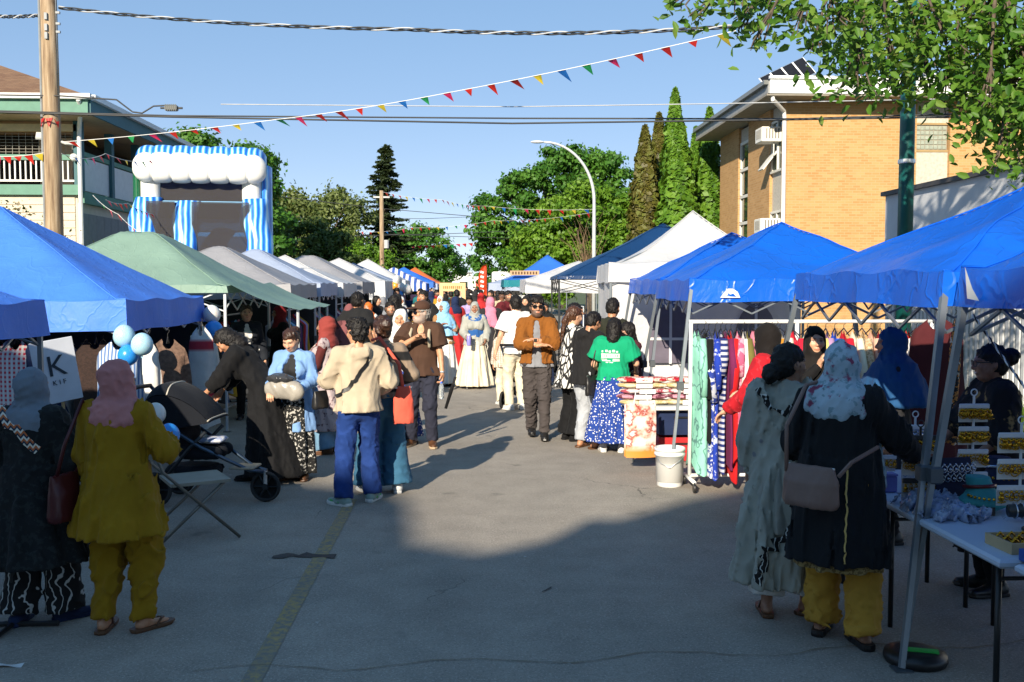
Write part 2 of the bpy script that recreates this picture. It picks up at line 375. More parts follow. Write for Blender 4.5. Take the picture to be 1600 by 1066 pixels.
MGLASS = plain('window_glass', (0.03, 0.05, 0.035), 0.08, var=0.3, scale=1.5, spec=0.9)
MFRAME = plain('window_frame', hx('d9d6cc'), 0.5, var=0.05)
BB = thing('brick_apartment_block', 'buff brick apartment block with white roof edge and solar panels on top', 'building', (9.2, 29, 0))
m = MB(); m.box((6.0, 4, 3.65), (11.4, 7.4, 7.3)); m.build('core', MDARK, BB)
part('wall', MBRICK, BB, ((1.95, 0.15, 3.65), (3.9, 0.3, 7.3)), ((8.35, 0.15, 3.65), (6.9, 0.3, 7.3)))
part('side_wall', MBRICK, BB, ((0.1, 2.7, 3.65), (0.2, 2.4, 7.3)), ((0.1, 6.35, 3.65), (0.2, 2.5, 7.3)), ((0.1, 0.32, 3.65), (0.2, 0.05, 7.3)))
part('infill_panel', MPANEL, BB, ((4.4, 0.2, 2.95), (1.0, 0.14, 5.9)))
part('infill_panel', MPANEL, BB, ((4.4, 0.2, 6.98), (1.0, 0.14, 0.64)))
part('infill_panel', MPANEL, BB, ((0.14, 0.92, 4.75), (0.1, 1.14, 1.2)))
part('infill_panel', MPANEL, BB, ((0.14, 0.92, 1.5), (0.1, 1.14, 2.9)))
part('infill_panel', MPANEL, BB, ((0.14, 0.92, 7.1), (0.1, 1.14, 0.4)))
gb = part('glass_block_window', plain('block_joint', hx('8f8878'), 0.8), BB, ((4.4, 0.19, 6.28), (0.96, 0.08, 0.74)))
MBLK = plain('glass_block', hx('9aa090'), 0.15, var=0.2, scale=9)
for i in range(7):
    for j in range(5): part('glass_block', MBLK, gb, ((4.4-0.39+0.13*i, 0.155, 6.0+0.14*j), (0.112, 0.05, 0.118)), bev=0.012)
part('block_frame', plain('tan_frame', hx('a0865c'), 0.7), gb, ((4.4, 0.16, 6.68), (1.02, 0.1, 0.06)), ((4.4, 0.16, 5.89), (1.02, 0.1, 0.06)))
MAC = plain('ac_white', hx('e6e2d6'), 0.45, var=0.04); MACG = plain('ac_grille', hx('77736a'), 0.6)
for zc, hh in ((6.12, 1.5), (3.4, 1.5)):
    wdw = part('window', MGLASS, BB, ((0.12, 0.92, zc), (0.06, 1.1, hh)))
    part('window_frame', MFRAME, wdw, ((0.08, 0.92, zc+hh/2), (0.1, 1.14, 0.07)), ((0.08, 0.92, zc-hh/2), (0.16, 1.2, 0.07)), ((0.08, 0.36, zc), (0.1, 0.07, hh)), ((0.08, 1.48, zc), (0.1, 0.07, hh)), ((0.08, 0.92, zc), (0.08, 0.06, hh)))
    sash = MB().box((-0.16, 1.18, zc-0.42), (0.04, 0.52, 0.7), ry=R(38)); sash.build('open_sash', MFRAME, wdw)
    ac = part('air_conditioner', MAC, BB, ((-0.20, 0.98, zc+0.32), (0.62, 0.66, 0.44)), bev=0.02)
    for k in range(5): part('vent_slat', MACG, ac, ((-0.36+0.09*k, 0.645, zc+0.34), (0.035, 0.012, 0.30)))
    part('sash_arm', MFRAME, ac, ((-0.1, 0.8, zc-0.1), (0.03, 0.03, 0.4)))
    for k in range(4): part('side_slat', MACG, ac, ((-0.513, 0.80+0.12*k, zc+0.34), (0.012, 0.05, 0.26)))
for zc in (6.3, 5.4, 4.5, 3.6):
    wdw = part('window', MGLASS, BB, ((0.14, 4.5, zc), (0.06, 1.1, 0.74)))
    part('window_frame', MFRAME, wdw, ((0.1, 4.5, zc+0.43), (0.1, 1.16, 0.1)), ((0.1, 3.96, zc), (0.1, 0.08, 0.8)), ((0.1, 5.04, zc), (0.1, 0.08, 0.8)))
part('infill_panel', MPANEL, BB, ((0.14, 4.5, 6.98), (0.1, 1.2, 0.5)))
part('soffit', plain('grey_soffit', hx('8a8478'), 0.8), BB, ((5.4, 3.7, 7.33), (12.4, 9.0, 0.06)))
part('fascia', plain('roof_white', (0.86, 0.86, 0.84), 0.5, var=0.03), BB, ((5.43, -0.80, 7.56), (12.3, 0.06, 0.40)), ((5.43, -0.83, 7.80), (12.36, 0.12, 0.08)))
part('side_fascia', plain('roof_grey', hx('8f8f8c'), 0.5), BB, ((-0.75, 3.7, 7.52), (0.06, 9.0, 0.36)))
part('gutter', plain('gutter_grey', hx('777873'), 0.4), BB, ((-0.84, 3.66, 7.66), (0.12, 9.0, 0.12)))
part('roof', plain('roof_gravel', hx('6f6a60'), 0.95), BB, ((5.4, 3.7, 7.60), (12.2, 8.9, 0.3)))
m = MB(); m.tube([(-0.62, -0.72, 7.45), (-0.6, -0.70, 7.2), (-0.1, -0.14, 6.98), (-0.06, -0.08, 6.8), (-0.06, -0.08, 0.2)], 0.06, 10); m.build('downspout', MWHITE, BB)
# solar panels on the roof
MSOL = plain('solar_cell', (0.015, 0.014, 0.016), 0.2, var=0.2); MALU = metal('aluminium', (0.75, 0.75, 0.75), 0.35)
def solar(x, y, z, rz, label):
    s = thing('solar_array', label, 'solar panel', (x, y, z), rz)
    tl = R(40)
    def pt(u, v, n=0): return Vector((u, v*math.cos(tl)-n*math.sin(tl), 0.25+v*math.sin(tl)+n*math.cos(tl)))
    for i in range(4):
        pn = MB()
        p = [pt(i*0.62+0.02, 0), pt(i*0.62+0.6, 0), pt(i*0.62+0.6, 2.0), pt(i*0.62+0.02, 2.0)]
        q = [pt(i*0.62+0.02, 0, .04), pt(i*0.62+0.6, 0, .04), pt(i*0.62+0.6, 2.0, .04), pt(i*0.62+0.02, 2.0, .04)]
        pn.add(p+q, [(3, 2, 1, 0), (4, 5, 6, 7), (0, 1, 5, 4), (1, 2, 6, 5), (2, 3, 7, 6), (3, 0, 4, 7)])
        po = pn.build('panel', MSOL, s)
        fr = MB()
        for a, b in ((0, 1), (1, 2), (2, 3), (3, 0)): fr.tube([q[a], q[b]], 0.025, 4)
        fr.tube([pt(i*.62+.02, 1.0, .03), pt(i*.62+.6, 1.0, .03)], 0.022, 4); fr.tube([pt(i*.62+.02, 1.0, -.005), pt(i*.62+.6, 1.0, -.005)], 0.022, 4)
        fr.build('panel_frame', MALU, po)
    st = MB()
    for u in (0.2, 1.3, 2.3):
        st.tube([pt(u, 0.2), (u, 0.2*math.cos(tl), -0.1)], 0.03, 4); st.tube([pt(u, 1.8), (u, 1.8*math.cos(tl), -0.1)], 0.03, 4)
        st.tube([pt(u, 1.8), (u, 0.4, -0.05)], 0.025, 4)
    st.build('stand', MALU, s)
def solar2(O, A, B, label):
    s = thing('solar_array', label, 'solar panel', O); A, B = Vector(A), Vector(B); n = A.cross(B).normalized()*.03
    for i in range(4):
        for j in range(2):
            c = [A*((i+u)/4)+B*((j+v)/2) for u, v in ((.04, .03), (.96, .03), (.96, .97), (.04, .97))]; q = [x+n for x in c]
            po = MB().add(c+q, [(3, 2, 1, 0), (4, 5, 6, 7), (0, 1, 5, 4), (1, 2, 6, 5), (2, 3, 7, 6), (3, 0, 4, 7)]).build('panel', MSOL, s)
            fr = MB()
            for a_, b_ in ((0, 1), (1, 2), (2, 3), (3, 0)): fr.tube([c[a_]+n*.5, c[b_]+n*.5], 0.022, 4)
            fr.build('panel_frame', MALU, po)
    for u, v in ((.05, .1), (.5, .2), (.95, .2), (.1, .95), (.9, .95)):
        q = A*u+B*v; MB().tube([q, (q.x, q.y, 7.72-O[2])], 0.025, 5).build('stand_leg', MALU, s)
P1 = at(1185, 122, 31.0); solar2(P1, (1.55, 0.5, 0.78), (0.85, -0.15, -1.05), 'tilted solar panels on left end of brick block roof')
solar(15.2, 32.5, 7.75, R(205)+math.pi, 'tilted solar panels seen through leaves beside the green pole')

# ------------------------------------------------------------------ low white building on the right, ribbed below, stucco above
def stucco():
    t = NT('white_stucco'); n = t.noise(1.1, 6, t.vec((1, 1, 0.35)))
    t.col(t.ramp(n, [(0.3, (0.52, 0.53, 0.55)), (0.7, (0.68, 0.69, 0.70))])); t.set(Roughness=0.9); t.bump(t.noise(60, 4), 0.4, 0.01); return t.m
WB = thing('low_white_building', 'low white stucco building with dark roof edge behind the green pole', 'building', (8.0, 9.0, 0))
part('wall', stucco(), WB, ((3, 4.9, 2.9), (6.0, 10.2, 1.5)))
part('roof_edge', plain('roof_edge', (0.06, 0.055, 0.055), 0.6), WB, ((2.97, 4.87, 3.69), (6.1, 10.36, 0.08)))
part('lower_wall', MWHITE, WB, ((3.05, 4.9, 1.1), (5.9, 10.1, 2.1)))
MRIB = plain('ribbed_white_metal', (0.66, 0.67, 0.68), 0.45, var=0.05)
for i in range(68): part('rib', MRIB, WB, ((0.072, -0.1+0.15*i, 1.12), (0.07, 0.085, 2.02)), bev=0.02)
part('maroon_sign_band', plain('maroon', hx('5a1f22'), 0.6), WB, ((-0.02, 8.6, 2.45), (0.05, 2.2, 0.5)))
GP = thing('green_pole', 'thick green painted steel pole rising into the tree leaves', 'pole', (*gnd(1424, 590).xy, 0))
GP.location = (6.32, 14.3, 0)
def gp_mat():
    t = NT('green_pole_paint'); n = t.noise(3, 5, t.vec((1, 1, 0.25)))
    t.col(t.ramp(n, [(0.35, hx('0a4a48')), (0.65, hx('16605a'))])); t.set(Roughness=0.4); return t.m
m = MB(); m.tube([(0, 0, 0), (0, 0, 9.0)], [0.115, 0.095], 16); m.build('shaft', gp_mat(), GP, smooth=True)
m = MB(); m.lathe([(0.2, 0), (0.2, 0.03), (0.13, 0.05), (0.13, 0.2)], n=16); m.build('base_flange', gp_mat(), GP)
for z in (3.7, 5.0): MB().lathe([(0.118, z), (0.122, z+0.01), (0.122, z+0.05), (0.118, z+0.06)], n=16).build('strap', MALU, GP)

# ------------------------------------------------------------------ foliage
def leafmat(key, cols, trans=0.35):
    if key in MC: return MC[key]
    t = NT(key); a = t.node('Attribute', attribute_name='tint').outputs['Fac']
    c = t.ramp(a, [(i/(len(cols)-1), x) for i, x in enumerate(cols)])
    t.col(c); t.set(Roughness=0.5, Specular_IOR_Level=0.35)
    t.translucent(t.mix(0.5, c, (0.25, 0.33, 0.03)), trans); MC[key] = t.m; return t.m
def leaves(C, N, S, tint, rs, asp=0.5, fold=0.12, seg=False):
    n = len(C); t = rs.normal(size=(n, 3)); t -= N*(t*N).sum(1)[:, None]; t /= np.linalg.norm(t, axis=1)[:, None]+1e-9
    b = np.cross(N, t); S = S[:, None]
    if not seg:
        V = np.stack([C-t*S*.5, C+b*S*asp*.5+N*S*fold, C+t*S*.5, C-b*S*asp*.5+N*S*fold], 1).reshape(-1, 3)
        F = np.arange(n*4).reshape(n, 4); per = 4
    else:
        V = np.stack([C-t*S*.5, C-t*S*.15+b*S*asp*.46+N*S*fold, C+t*S*.22+b*S*asp*.34+N*S*fold*.6, C+t*S*.5-N*S*.06,
                      C+t*S*.22-b*S*asp*.34+N*S*fold*.6, C-t*S*.15-b*S*asp*.46+N*S*fold], 1).reshape(-1, 3)
        i = np.arange(n)[:, None]*6; F = np.concatenate([i+np.array([[0, 1, 2, 3]]), i+np.array([[0, 3, 4, 5]])], 0); per = 6
    return V, F, np.repeat(tint, per)
def leafmesh(name, V, F, T):
    me = mk(name, V, F, False); at_ = me.attributes.new('tint', 'FLOAT', 'POINT'); at_.data.foreach_set('value', T.astype(np.float32)); return me
def crown_points(ells, ncl, rs, cr=(0.5, 0.95)):
    vol = np.array([e[3]*e[4]*e[5] for e in ells]); pick = rs.choice(len(ells), ncl, p=vol/vol.sum())
    d = rs.normal(size=(ncl, 3)); d /= np.linalg.norm(d, axis=1)[:, None]; r = rs.uniform(0.45, 1.0, ncl)**0.6
    E = np.array(ells)[pick]; return E[:, :3]+d*r[:, None]*E[:, 3:], rs.uniform(*cr, ncl)
BARK = plain('bark', (0.10, 0.075, 0.055), 0.95, var=0.4, scale=12, bump=0.6, bscale=25)
def tree(name, label, loc, ells, ncl, nleaf, size, mat, seed, trunk_r=0.22, cr=(0.5, 0.95), group=None, droop=0.0, fork=2.0):
    ncl = int(ncl*1.9); nleaf = int(nleaf*2.3); size *= 1.12; cr = (cr[0]*.85, cr[1]*.9)
    rs = np.random.RandomState(seed); tr = thing(name, label, 'tree', loc, group=group)
    C, rad = crown_points(ells, ncl, rs, cr); k = nleaf//ncl
    P = np.repeat(C, k, 0); q = rs.normal(size=P.shape); q /= np.linalg.norm(q, axis=1)[:, None]
    q = q*np.repeat(rad, k)[:, None]*(rs.uniform(0.1, 1, len(P))**0.5)[:, None]; q[:, 2] *= 0.65
    fl_ = rs.rand(len(P)) < .22; q[fl_] *= 1.75
    P = P+q; P[:, 2] -= droop*rs.uniform(0, 1, len(P))
    N = q/(np.linalg.norm(q, axis=1)[:, None]+1e-6)+rs.normal(size=P.shape)*0.6+np.array([0, 0, 0.35]); N /= np.linalg.norm(N, axis=1)[:, None]
    tint = np.clip(np.repeat(rs.uniform(0.15, 0.8, ncl), k)+rs.normal(size=len(P))*0.17, 0, 1)
    V, F, T = leaves(P, N, rs.uniform(0.7, 1.3, len(P))*size, tint, rs, 0.62)
    o = ob('crown', leafmesh('crown', V, F, T), mat, tr); o['kind'] = 'stuff'
    m = MB(); m.tube([(0, 0, -0.05), (0.05, 0.02, fork*0.5), (0, 0, fork)], [trunk_r*1.35, trunk_r, trunk_r*0.85], 10)
    for i in rs.choice(ncl, min(26, ncl), replace=False):
        c = Vector(C[i]); s = Vector((0, 0, fork*rs.uniform(0.75, 1.0))); mid = s.lerp(c, 0.5)+Vector((rs.normal()*.2, rs.normal()*.2, 0.25))
        m.tube([s, mid, c], [trunk_r*0.5, trunk_r*0.28, 0.02], 5, False)
    m.build('trunk', BARK, tr, smooth=True); return tr
GA = leafmat('green_leaf', [(0.032, 0.115, 0.014), (0.066, 0.185, 0.022), (0.115, 0.265, 0.035)])
GB = leafmat('lime_leaf', [(0.07, 0.175, 0.010), (0.125, 0.25, 0.018), (0.19, 0.33, 0.035)])
GC = leafmat('olive_leaf', [(0.09, 0.12, 0.035), (0.14, 0.18, 0.05), (0.21, 0.25, 0.08)])
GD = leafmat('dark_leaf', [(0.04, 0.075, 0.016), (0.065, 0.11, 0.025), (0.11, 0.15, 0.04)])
tree('leafy_tree', 'tall green leafy tree rising behind the inflatable slide', (-12.6, 52, 0), [(0, 0, 6.4, 2.3, 2.2, 2.3), (-1.5, 0, 8.3, 1.3, 1.3, 1.3), (1.0, 0, 7.6, 1.5, 1.4, 1.7), (1.7, 0, 4.8, 1.6, 1.6, 2.3)], 90, 15000, 0.24, GA, 1, fork=3.4)
tree('willowy_tree', 'wispy olive green tree left of the tall spruce', (-11.8, 78, 0), [(-1.8, 0, 6.6, 3.0, 2.4, 3.2), (1.6, 0, 6.8, 2.4, 2.2, 3.0), (0, 0, 4.0, 4.0, 2.5, 2.4)], 90, 13000, 0.26, GC, 2, droop=0.9, cr=(0.5, 1.2))
tree('dark_bushy_tree', 'low dark bushy tree above the pale left tents', (-10.4, 60, 0), [(0, 0, 3.2, 3.2, 2.4, 2.6), (2.6, 0, 2.8, 2.0, 1.8, 2.1)], 70, 10000, 0.22, GD, 3, fork=1.4)
tree('bushy_tree', 'yellow green bushy tree at the foot of the spruce', (-7.6, 70, 0), [(0, 0, 2.8, 2.2, 2.0, 2.1)], 40, 5000, 0.22, GB, 4, fork=1.2)
tree('round_tree', 'round dark green tree right of the spruce at end of left tents', (-4.9, 100, 0), [(0, 0, 4.2, 3.4, 3.0, 3.9), (2.4, 0, 3.0, 2.1, 2.0, 2.6), (-2.6, 0, 4.0, 2.6, 2.4, 3.4)], 80, 11000, 0.30, GA, 5, fork=2)
tree('broad_tree', 'broad dark green tree behind the curved street lamp', (7.2, 78, 0), [(0, 0, 9.6, 4.6, 3.2, 3.2), (-4.2, 0, 7.0, 2.9, 2.6, 3.2), (3.0, 0, 8.6, 3.2, 3, 3.6), (-4.6, 0, 4.4, 2.6, 2.4, 2.8), (0, 0, 5, 3.6, 2.8, 3.4)], 170, 24000, 0.30, GA, 6, fork=4, trunk_r=0.35)
tree('lime_tree', 'bright lime green bushy tree beside the cedars below the lamp arm', (7.4, 62, 0), [(0, 0, 5.0, 3.4, 2.4, 3.2), (-2.4, 0, 3.6, 2.4, 2.0, 2.6), (2.6, 0, 4.4, 2.2, 2.0, 3.2)], 120, 17000, 0.24, GB, 7, fork=2.4)
m = MB(); rs = np.random.RandomState(3)
bt = thing('bare_tree', 'small leafless brown twiggy tree among the greenery by the lamp', 'tree', (6.9, 58.5, 0))
for i in range(30):
    a = rs.uniform(0, 6.28); r = rs.uniform(0.5, 1.8); z = rs.uniform(4.0, 6.3)
    m.tube([(r*.15*math.cos(a), 0, 3.0), (r*.55*math.cos(a+.5), r*.5*math.sin(a), z*.72), (r*.8*math.cos(a+.2), r*.8*math.sin(a), z*.88), (r*1.25*math.cos(a), r*math.sin(a), z)], [0.03, 0.02, 0.014, 0.006], 4, False)
m.build('twigs', plain('dry_twig', hx('6e5a42'), 0.9), bt)['kind'] = 'stuff'
MB().tube([(0, 0, 0), (0, 0, 3.1)], [0.14, 0.08], 8).build('trunk', BARK, bt)
def cedar(x, y, h, r, mat, seed, label):
    rs = np.random.RandomState(seed); t = thing('columnar_cedar', label, 'tree', (x, y, 0), group='columnar cedars beside the brick block')
    n = 8200; z = rs.uniform(0.02, 1, n); a = rs.uniform(0, 2*math.pi, n)
    prof = r*np.minimum(1, 1.25*(1-z**2.2)**0.75)*(0.9+0.12*np.sin(a*5+z*9)+0.10*np.sin(z*47+a*2))*np.minimum(1, 0.8+z*2)
    rr = prof*(rs.uniform(0.78, 1.06, n)+(rs.rand(n) < .12)*rs.uniform(0, .14, n))
    P = np.stack([rr*np.cos(a), rr*np.sin(a), z*h], 1)
    N = np.stack([np.cos(a), np.sin(a), 0.5+rs.normal(size=n)*.3], 1)+rs.normal(size=(n, 3))*0.4; N /= np.linalg.norm(N, axis=1)[:, None]
    tint = np.clip(0.5+0.25*np.sin(a*5+z*9)+rs.normal(size=n)*.2, 0, 1)
    V, F, T = leaves(P, N, rs.uniform(0.7, 1.3, n)*0.24, tint, rs, 0.7)
    ob('crown', leafmesh('crown', V, F, T), mat, t)['kind'] = 'stuff'
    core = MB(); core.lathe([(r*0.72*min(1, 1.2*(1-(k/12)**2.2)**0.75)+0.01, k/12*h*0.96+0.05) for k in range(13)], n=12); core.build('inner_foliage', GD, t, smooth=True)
    MB().tube([(0, 0, 0), (0, 0, h*0.8)], [0.12, 0.03], 6).build('trunk', BARK, t)
CE = leafmat('cedar_green', [(0.04, 0.11, 0.008), (0.085, 0.19, 0.013), (0.145, 0.27, 0.025)], 0.2)
CB = leafmat('cedar_brown', [(0.05, 0.05, 0.010), (0.11, 0.095, 0.018), (0.13, 0.15, 0.025)], 0.2)
for px, Y, top, r, mt, lb in ((1008, 38, 198, 0.62, CB, 'leftmost columnar cedar, browned, beside the lime tree'), (1030, 40.5, 178, 0.6, CB, 'browned narrow cedar just left of the tallest cedar'), (1055, 39.6, 140, 0.66, CE, 'tallest columnar cedar, green, in middle of the cedar row'), (1062, 37.2, 192, 0.8, CE, 'wide bright green cedar in front of the tallest one'), (1088, 40.5, 200, 0.55, CE, 'short cedar wedged between the wide one and the slim right one'), (1109, 38.2, 170, 0.62, CE, 'slim green cedar nearest the brick block wall')):
    p = at(px, top, Y); cedar(p.x, Y, p.z, r, mt, int(px), lb)
def spruce(x, y, h, label):
    rs = np.random.RandomState(9); t = thing('spruce_tree', label, 'tree', (x, y, 0)); PP = []; NN = []; SS = []; TT = []
    tr = MB().tube([(0, 0, 0), (0, 0, h)], [0.3, 0.02], 8)
    for i in range(210):
        z = 0.9+(h-1.0)*(i/210)**1.15; L = (0.35+3.3*(1-z/h)**0.8)*rs.uniform(0.7, 1.15); a = rs.uniform(0, 6.28)
        n = int(30+45*L); u = rs.uniform(0.05, 1, n)
        px = u*L*math.cos(a); py = u*L*math.sin(a); pz = z-0.42*L*u+0.30*L*u*u
        off = rs.normal(size=(n, 3))*np.array([0.14, 0.14, 0.09])*(1.25-u)[:, None]
        PP.append(np.stack([px, py, pz], 1)+off); v = np.stack([0.25*math.cos(a)+rs.normal(size=n)*.4, 0.25*math.sin(a)+rs.normal(size=n)*.4, np.full(n, 0.9)], 1); NN.append(v)
        SS.append(rs.uniform(0.25, 0.45, n)); TT.append(np.clip(0.2+0.6*u+rs.normal(size=n)*.15, 0, 1))
    P = np.concatenate(PP); N = np.concatenate(NN); N /= np.linalg.norm(N, axis=1)[:, None]
    V, F, T = leaves(P, N, np.concatenate(SS), np.concatenate(TT), rs, 0.5)
    ob('crown', leafmesh('crown', V, F, T), leafmat('spruce_needle', [(0.015, 0.028, 0.014), (0.04, 0.062, 0.028), (0.075, 0.10, 0.045)], 0.15), t)['kind'] = 'stuff'; tr.build('trunk', BARK, t)
p = at(602, 226, 82); spruce(p.x, 82, p.z, 'tall dark spruce tree behind the distant wooden pole')
# shrub with pale blossom by the left building
rs = np.random.RandomState(12)
sh = thing('flowering_shrub', 'brownish shrub with pale blossom at foot of the wooden pole', 'shrub', (-9.3, 20.2, 0))
C, rad = crown_points([(0, 0, 2.3, 1.5, 0.9, 1.3)], 60, rs, (0.25, 0.45)); P = np.repeat(C, 60, 0)+rs.normal(size=(3600, 3))*0.2
N = rs.normal(size=P.shape); N /= np.linalg.norm(N, axis=1)[:, None]
V, F, T = leaves(P, N, rs.uniform(0.05, 0.11, len(P)), rs.uniform(0, 1, len(P)), rs, 0.6)
ob('crown', leafmesh('crown', V, F, T), leafmat('shrub_leaf', [(0.04, 0.05, 0.012), (0.10, 0.10, 0.03), (0.16, 0.12, 0.06), (0.5, 0.42, 0.32)], 0.25), sh)['kind'] = 'stuff'
m = MB()
for i in range(24): m.tube([(0, 0, 0), Vector(C[i])*0.6+Vector((0, 0, .2)), C[i]], [0.04, 0.025, 0.01], 5, False)
m.build('stems', BARK, sh)
# far tree belt that closes the street
rs = np.random.RandomState(15)
P = np.stack([rs.uniform(-90, 90, 16000), rs.uniform(300, 330, 16000), rs.uniform(0, 1, 16000)**1.2*6.0], 1); P[:, 2] *= 0.5+0.35*np.sin(P[:, 0]*.31)+.2*np.sin(P[:, 0]*.93)
N = rs.normal(size=P.shape); N /= np.linalg.norm(N, axis=1)[:, None]
V, F, T = leaves(P, N, rs.uniform(1.0, 1.8, len(P)), rs.uniform(0, 1, len(P)), rs, 0.7)
tag(ob('far_tree_belt', leafmesh('far_trees', V, F, T), GA), 'low green belt of far trees at the end of the street', 'trees', None, 'stuff')
# ---- the overhanging tree at the top right, leaf by leaf
rs = np.random.RandomState(21)
OT = thing('overhanging_tree', 'broadleaf tree hanging sunlit branches over the top right corner', 'tree', (9.8, 9.5, 0))
OT_W = Vector((9.8, 9.5, 0)); lm = MB(); LC = []; LT = []
lm.tube([(0, 0, -0.1), (-0.1, 0.1, 2.2), (-0.4, 0.2, 4.2)], [0.34, 0.26, 0.2], 12)
tips = []
def spray(px, py, Y, n, rad):
    c = at(px, py, Y)-OT_W; tips.append((c, n, rad))
for px, py, n in ((1062, 18, 26), (1085, 42, 22), (1105, 5, 34), (1150, 8, 60), (1160, 48, 46), (1185, 72, 36), (1200, 20, 70), (1235, 10, 70), (1250, 45, 24), (1275, 78, 20), (1292, 30, 80), (1328, 96, 60), (1330, 20, 90), (1338, 118, 70), (1350, 70, 100), (1385, 30, 100), (1395, 105, 90), (1405, 135, 40), (1425, 70, 110), (1450, 20, 110), (1452, 118, 70), (1470, 150, 22), (1480, 70, 110), (1500, 115, 80), (1510, 30, 110), (1540, 80, 110), (1560, 130, 100), (1545, 165, 60), (1575, 40, 120), (1590, 100, 110), (1585, 170, 90), (1562, 205, 60), (1590, 225, 50), (1574, 240, 26), (1530, 190, 30), (1520, 150, 50)):
    spray(px, py if px > 1290 else py-12, rs.uniform(9.2, 11.6), int(n*(1.75 if px > 1290 else .95)), 0.20+n/1000 if px > 1290 else .11+n/1100)
for i in range(46): spray(rs.uniform(1180, 1980), rs.uniform(-420, -40), rs.uniform(9, 13.5), 130, 0.5)
for i in range(26): spray(rs.uniform(1640, 2100), rs.uniform(-40, 260), rs.uniform(9, 13), 130, 0.5)
hub = [Vector((-0.4, 0.2, 4.2)), Vector((-2.4, 0.6, 5.6)), Vector((-4.2, 1.0, 6.0)), Vector((-1.2, 1.4, 6.6)), Vector((-5.8, 0.8, 5.9))]
for a, b in ((0, 1), (1, 2), (0, 3), (2, 4)): lm.tube([hub[a], hub[a].lerp(hub[b], .5)+Vector((0, 0, .15)), hub[b]], [0.17-.03*a, 0.13-.02*a, 0.10-.015*a], 8, False)
for c, n, rad in tips:
    h = min(hub, key=lambda q: (q-c).length); mid = h.lerp(c, 0.55)+Vector((0, 0, 0.3))
    lm.tube([h, mid, c], [0.05, 0.025, 0.008], 5, False)
    for k in range(5):
        e = c+Vector(np.clip(rs.normal(size=3), -1, 1)*rad*0.6); lm.tube([mid.lerp(c, .7), e.lerp(c, .4), e+Vector((0, 0, -.06))], [0.012, 0.008, 0.004], 4, False)
    q = rs.normal(size=(n, 3))*np.array([1, 1, 0.85])*rad*0.75; LC.append(np.array(c)+q); LT.append(np.clip(rs.uniform(0.25, 0.75)+rs.normal(size=n)*.2, 0, 1))
lm.build('trunk', BARK, OT, smooth=True)
P = np.concatenate(LC); T0 = np.concatenate(LT); n = len(P)
N = rs.normal(size=(n, 3))*0.7+np.array([-0.25, -0.5, 0.55]); N /= np.linalg.norm(N, axis=1)[:, None]
MOT = leafmat('broad_leaf', [(0.035, 0.115, 0.010), (0.07, 0.18, 0.016), (0.115, 0.24, 0.025), (0.20, 0.30, 0.05)], 0.4)
V, F, T = leaves(P[300:], N[300:], rs.uniform(0.085, 0.15, n-300), T0[300:], rs, 0.52, 0.08, True)
crown = ob('crown', leafmesh('crown', V, F, T), MOT, OT); crown['kind'] = 'stuff'
lf = []
for k in range(10):
    V, F, T = leaves(np.zeros((1, 3)), np.array([[0, 0, 1.0]]), np.array([0.12]), np.array([k/10+.05]), np.random.RandomState(k), 0.5, 0.09, True)
    lf.append(leafmesh('leaf', V, F, T))
    lf[-1].materials.append(MOT)
for i in range(300):
    o = ob('leaf', lf[i % 10], None, crown, P[i]); o.rotation_euler = Vector(N[i]).to_track_quat('Z', 'Y').to_euler()
# catkin clusters among the leaves are paler
idx = rs.choice(n, 160, replace=False); q = np.repeat(P[idx], 10, 0)+rs.normal(size=(1600, 3))*0.035+np.array([0, -.03, -.05])
N2 = rs.normal(size=q.shape); N2 /= np.linalg.norm(N2, axis=1)[:, None]
V, F, T = leaves(q, N2, rs.uniform(0.03, 0.05, len(q)), rs.uniform(0, 1, len(q)), rs, 0.35)
ob('seed_clusters', leafmesh('seeds', V, F, T), leafmat('seed_green', [(0.12, 0.17, 0.03), (0.22, 0.27, 0.06)], 0.3), OT)['kind'] = 'stuff'
# grass beside the white building
n = 9000; P = np.stack([rs.uniform(6.35, 7.95, n), rs.uniform(8, 20, n), np.full(n, 0.1)], 1)
h = rs.uniform(0.1, 0.34, n); dx = rs.normal(size=(n, 2))*0.06; wv = rs.normal(size=(n, 2)); wv *= 0.008/np.linalg.norm(wv, axis=1)[:, None]
V = np.zeros((n, 3, 3)); V[:, 0] = P; V[:, 0, :2] += wv; V[:, 1] = P; V[:, 1, :2] -= wv; V[:, 2] = P; V[:, 2, :2] += dx; V[:, 2, 2] += h
tag(ob('grass', leafmesh('grass', V.reshape(-1, 3), np.arange(n*3).reshape(n, 3), np.repeat(rs.uniform(0, 1, n), 3)), leafmat('grass_blade', [(0.05, 0.10, 0.012), (0.11, 0.19, 0.025)], 0.3)), 'tall bright green grass by the ribbed white wall', 'grass', None, 'stuff')

# ------------------------------------------------------------------ poles, lamp, cables, bunting
def wood_mat():
    t = NT('weathered_pole'); n = t.noise(6, 6, t.vec((3, 3, 0.22))); n2 = t.noise(2.0, 3, t.vec((1, 1, 0.6)))
    c = t.ramp(n, [(0.3, hx('6e5844')), (0.5, hx('9a8468')), (0.72, hx('bca78c'))])
    t.col(t.mix(t.ramp(n2, [(0.62, 0), (0.70, 0.8)]), c, hx('4a3524'))); t.set(Roughness=0.9); t.bump(n, 0.5, 0.02); return t.m
MWOOD = wood_mat()
MCABLE = plain('black_cable', (0.02, 0.022, 0.024), 0.5); MLCABLE = plain('pale_cable', (0.45, 0.46, 0.47), 0.5)
pb = at(84, 360, 19.0); ptop = at(76, -40, 19.0)
UP = thing('utility_pole', 'weathered wooden utility pole wrapped with bunting in front of left house', 'pole', (pb.x, 19, 0))
MB().tube([(0, 0, 0), (0.02, 0, 4), (0, 0, 11)], [0.17, 0.155, 0.13], 14).build('shaft', MWOOD, UP, smooth=True)
m = MB()
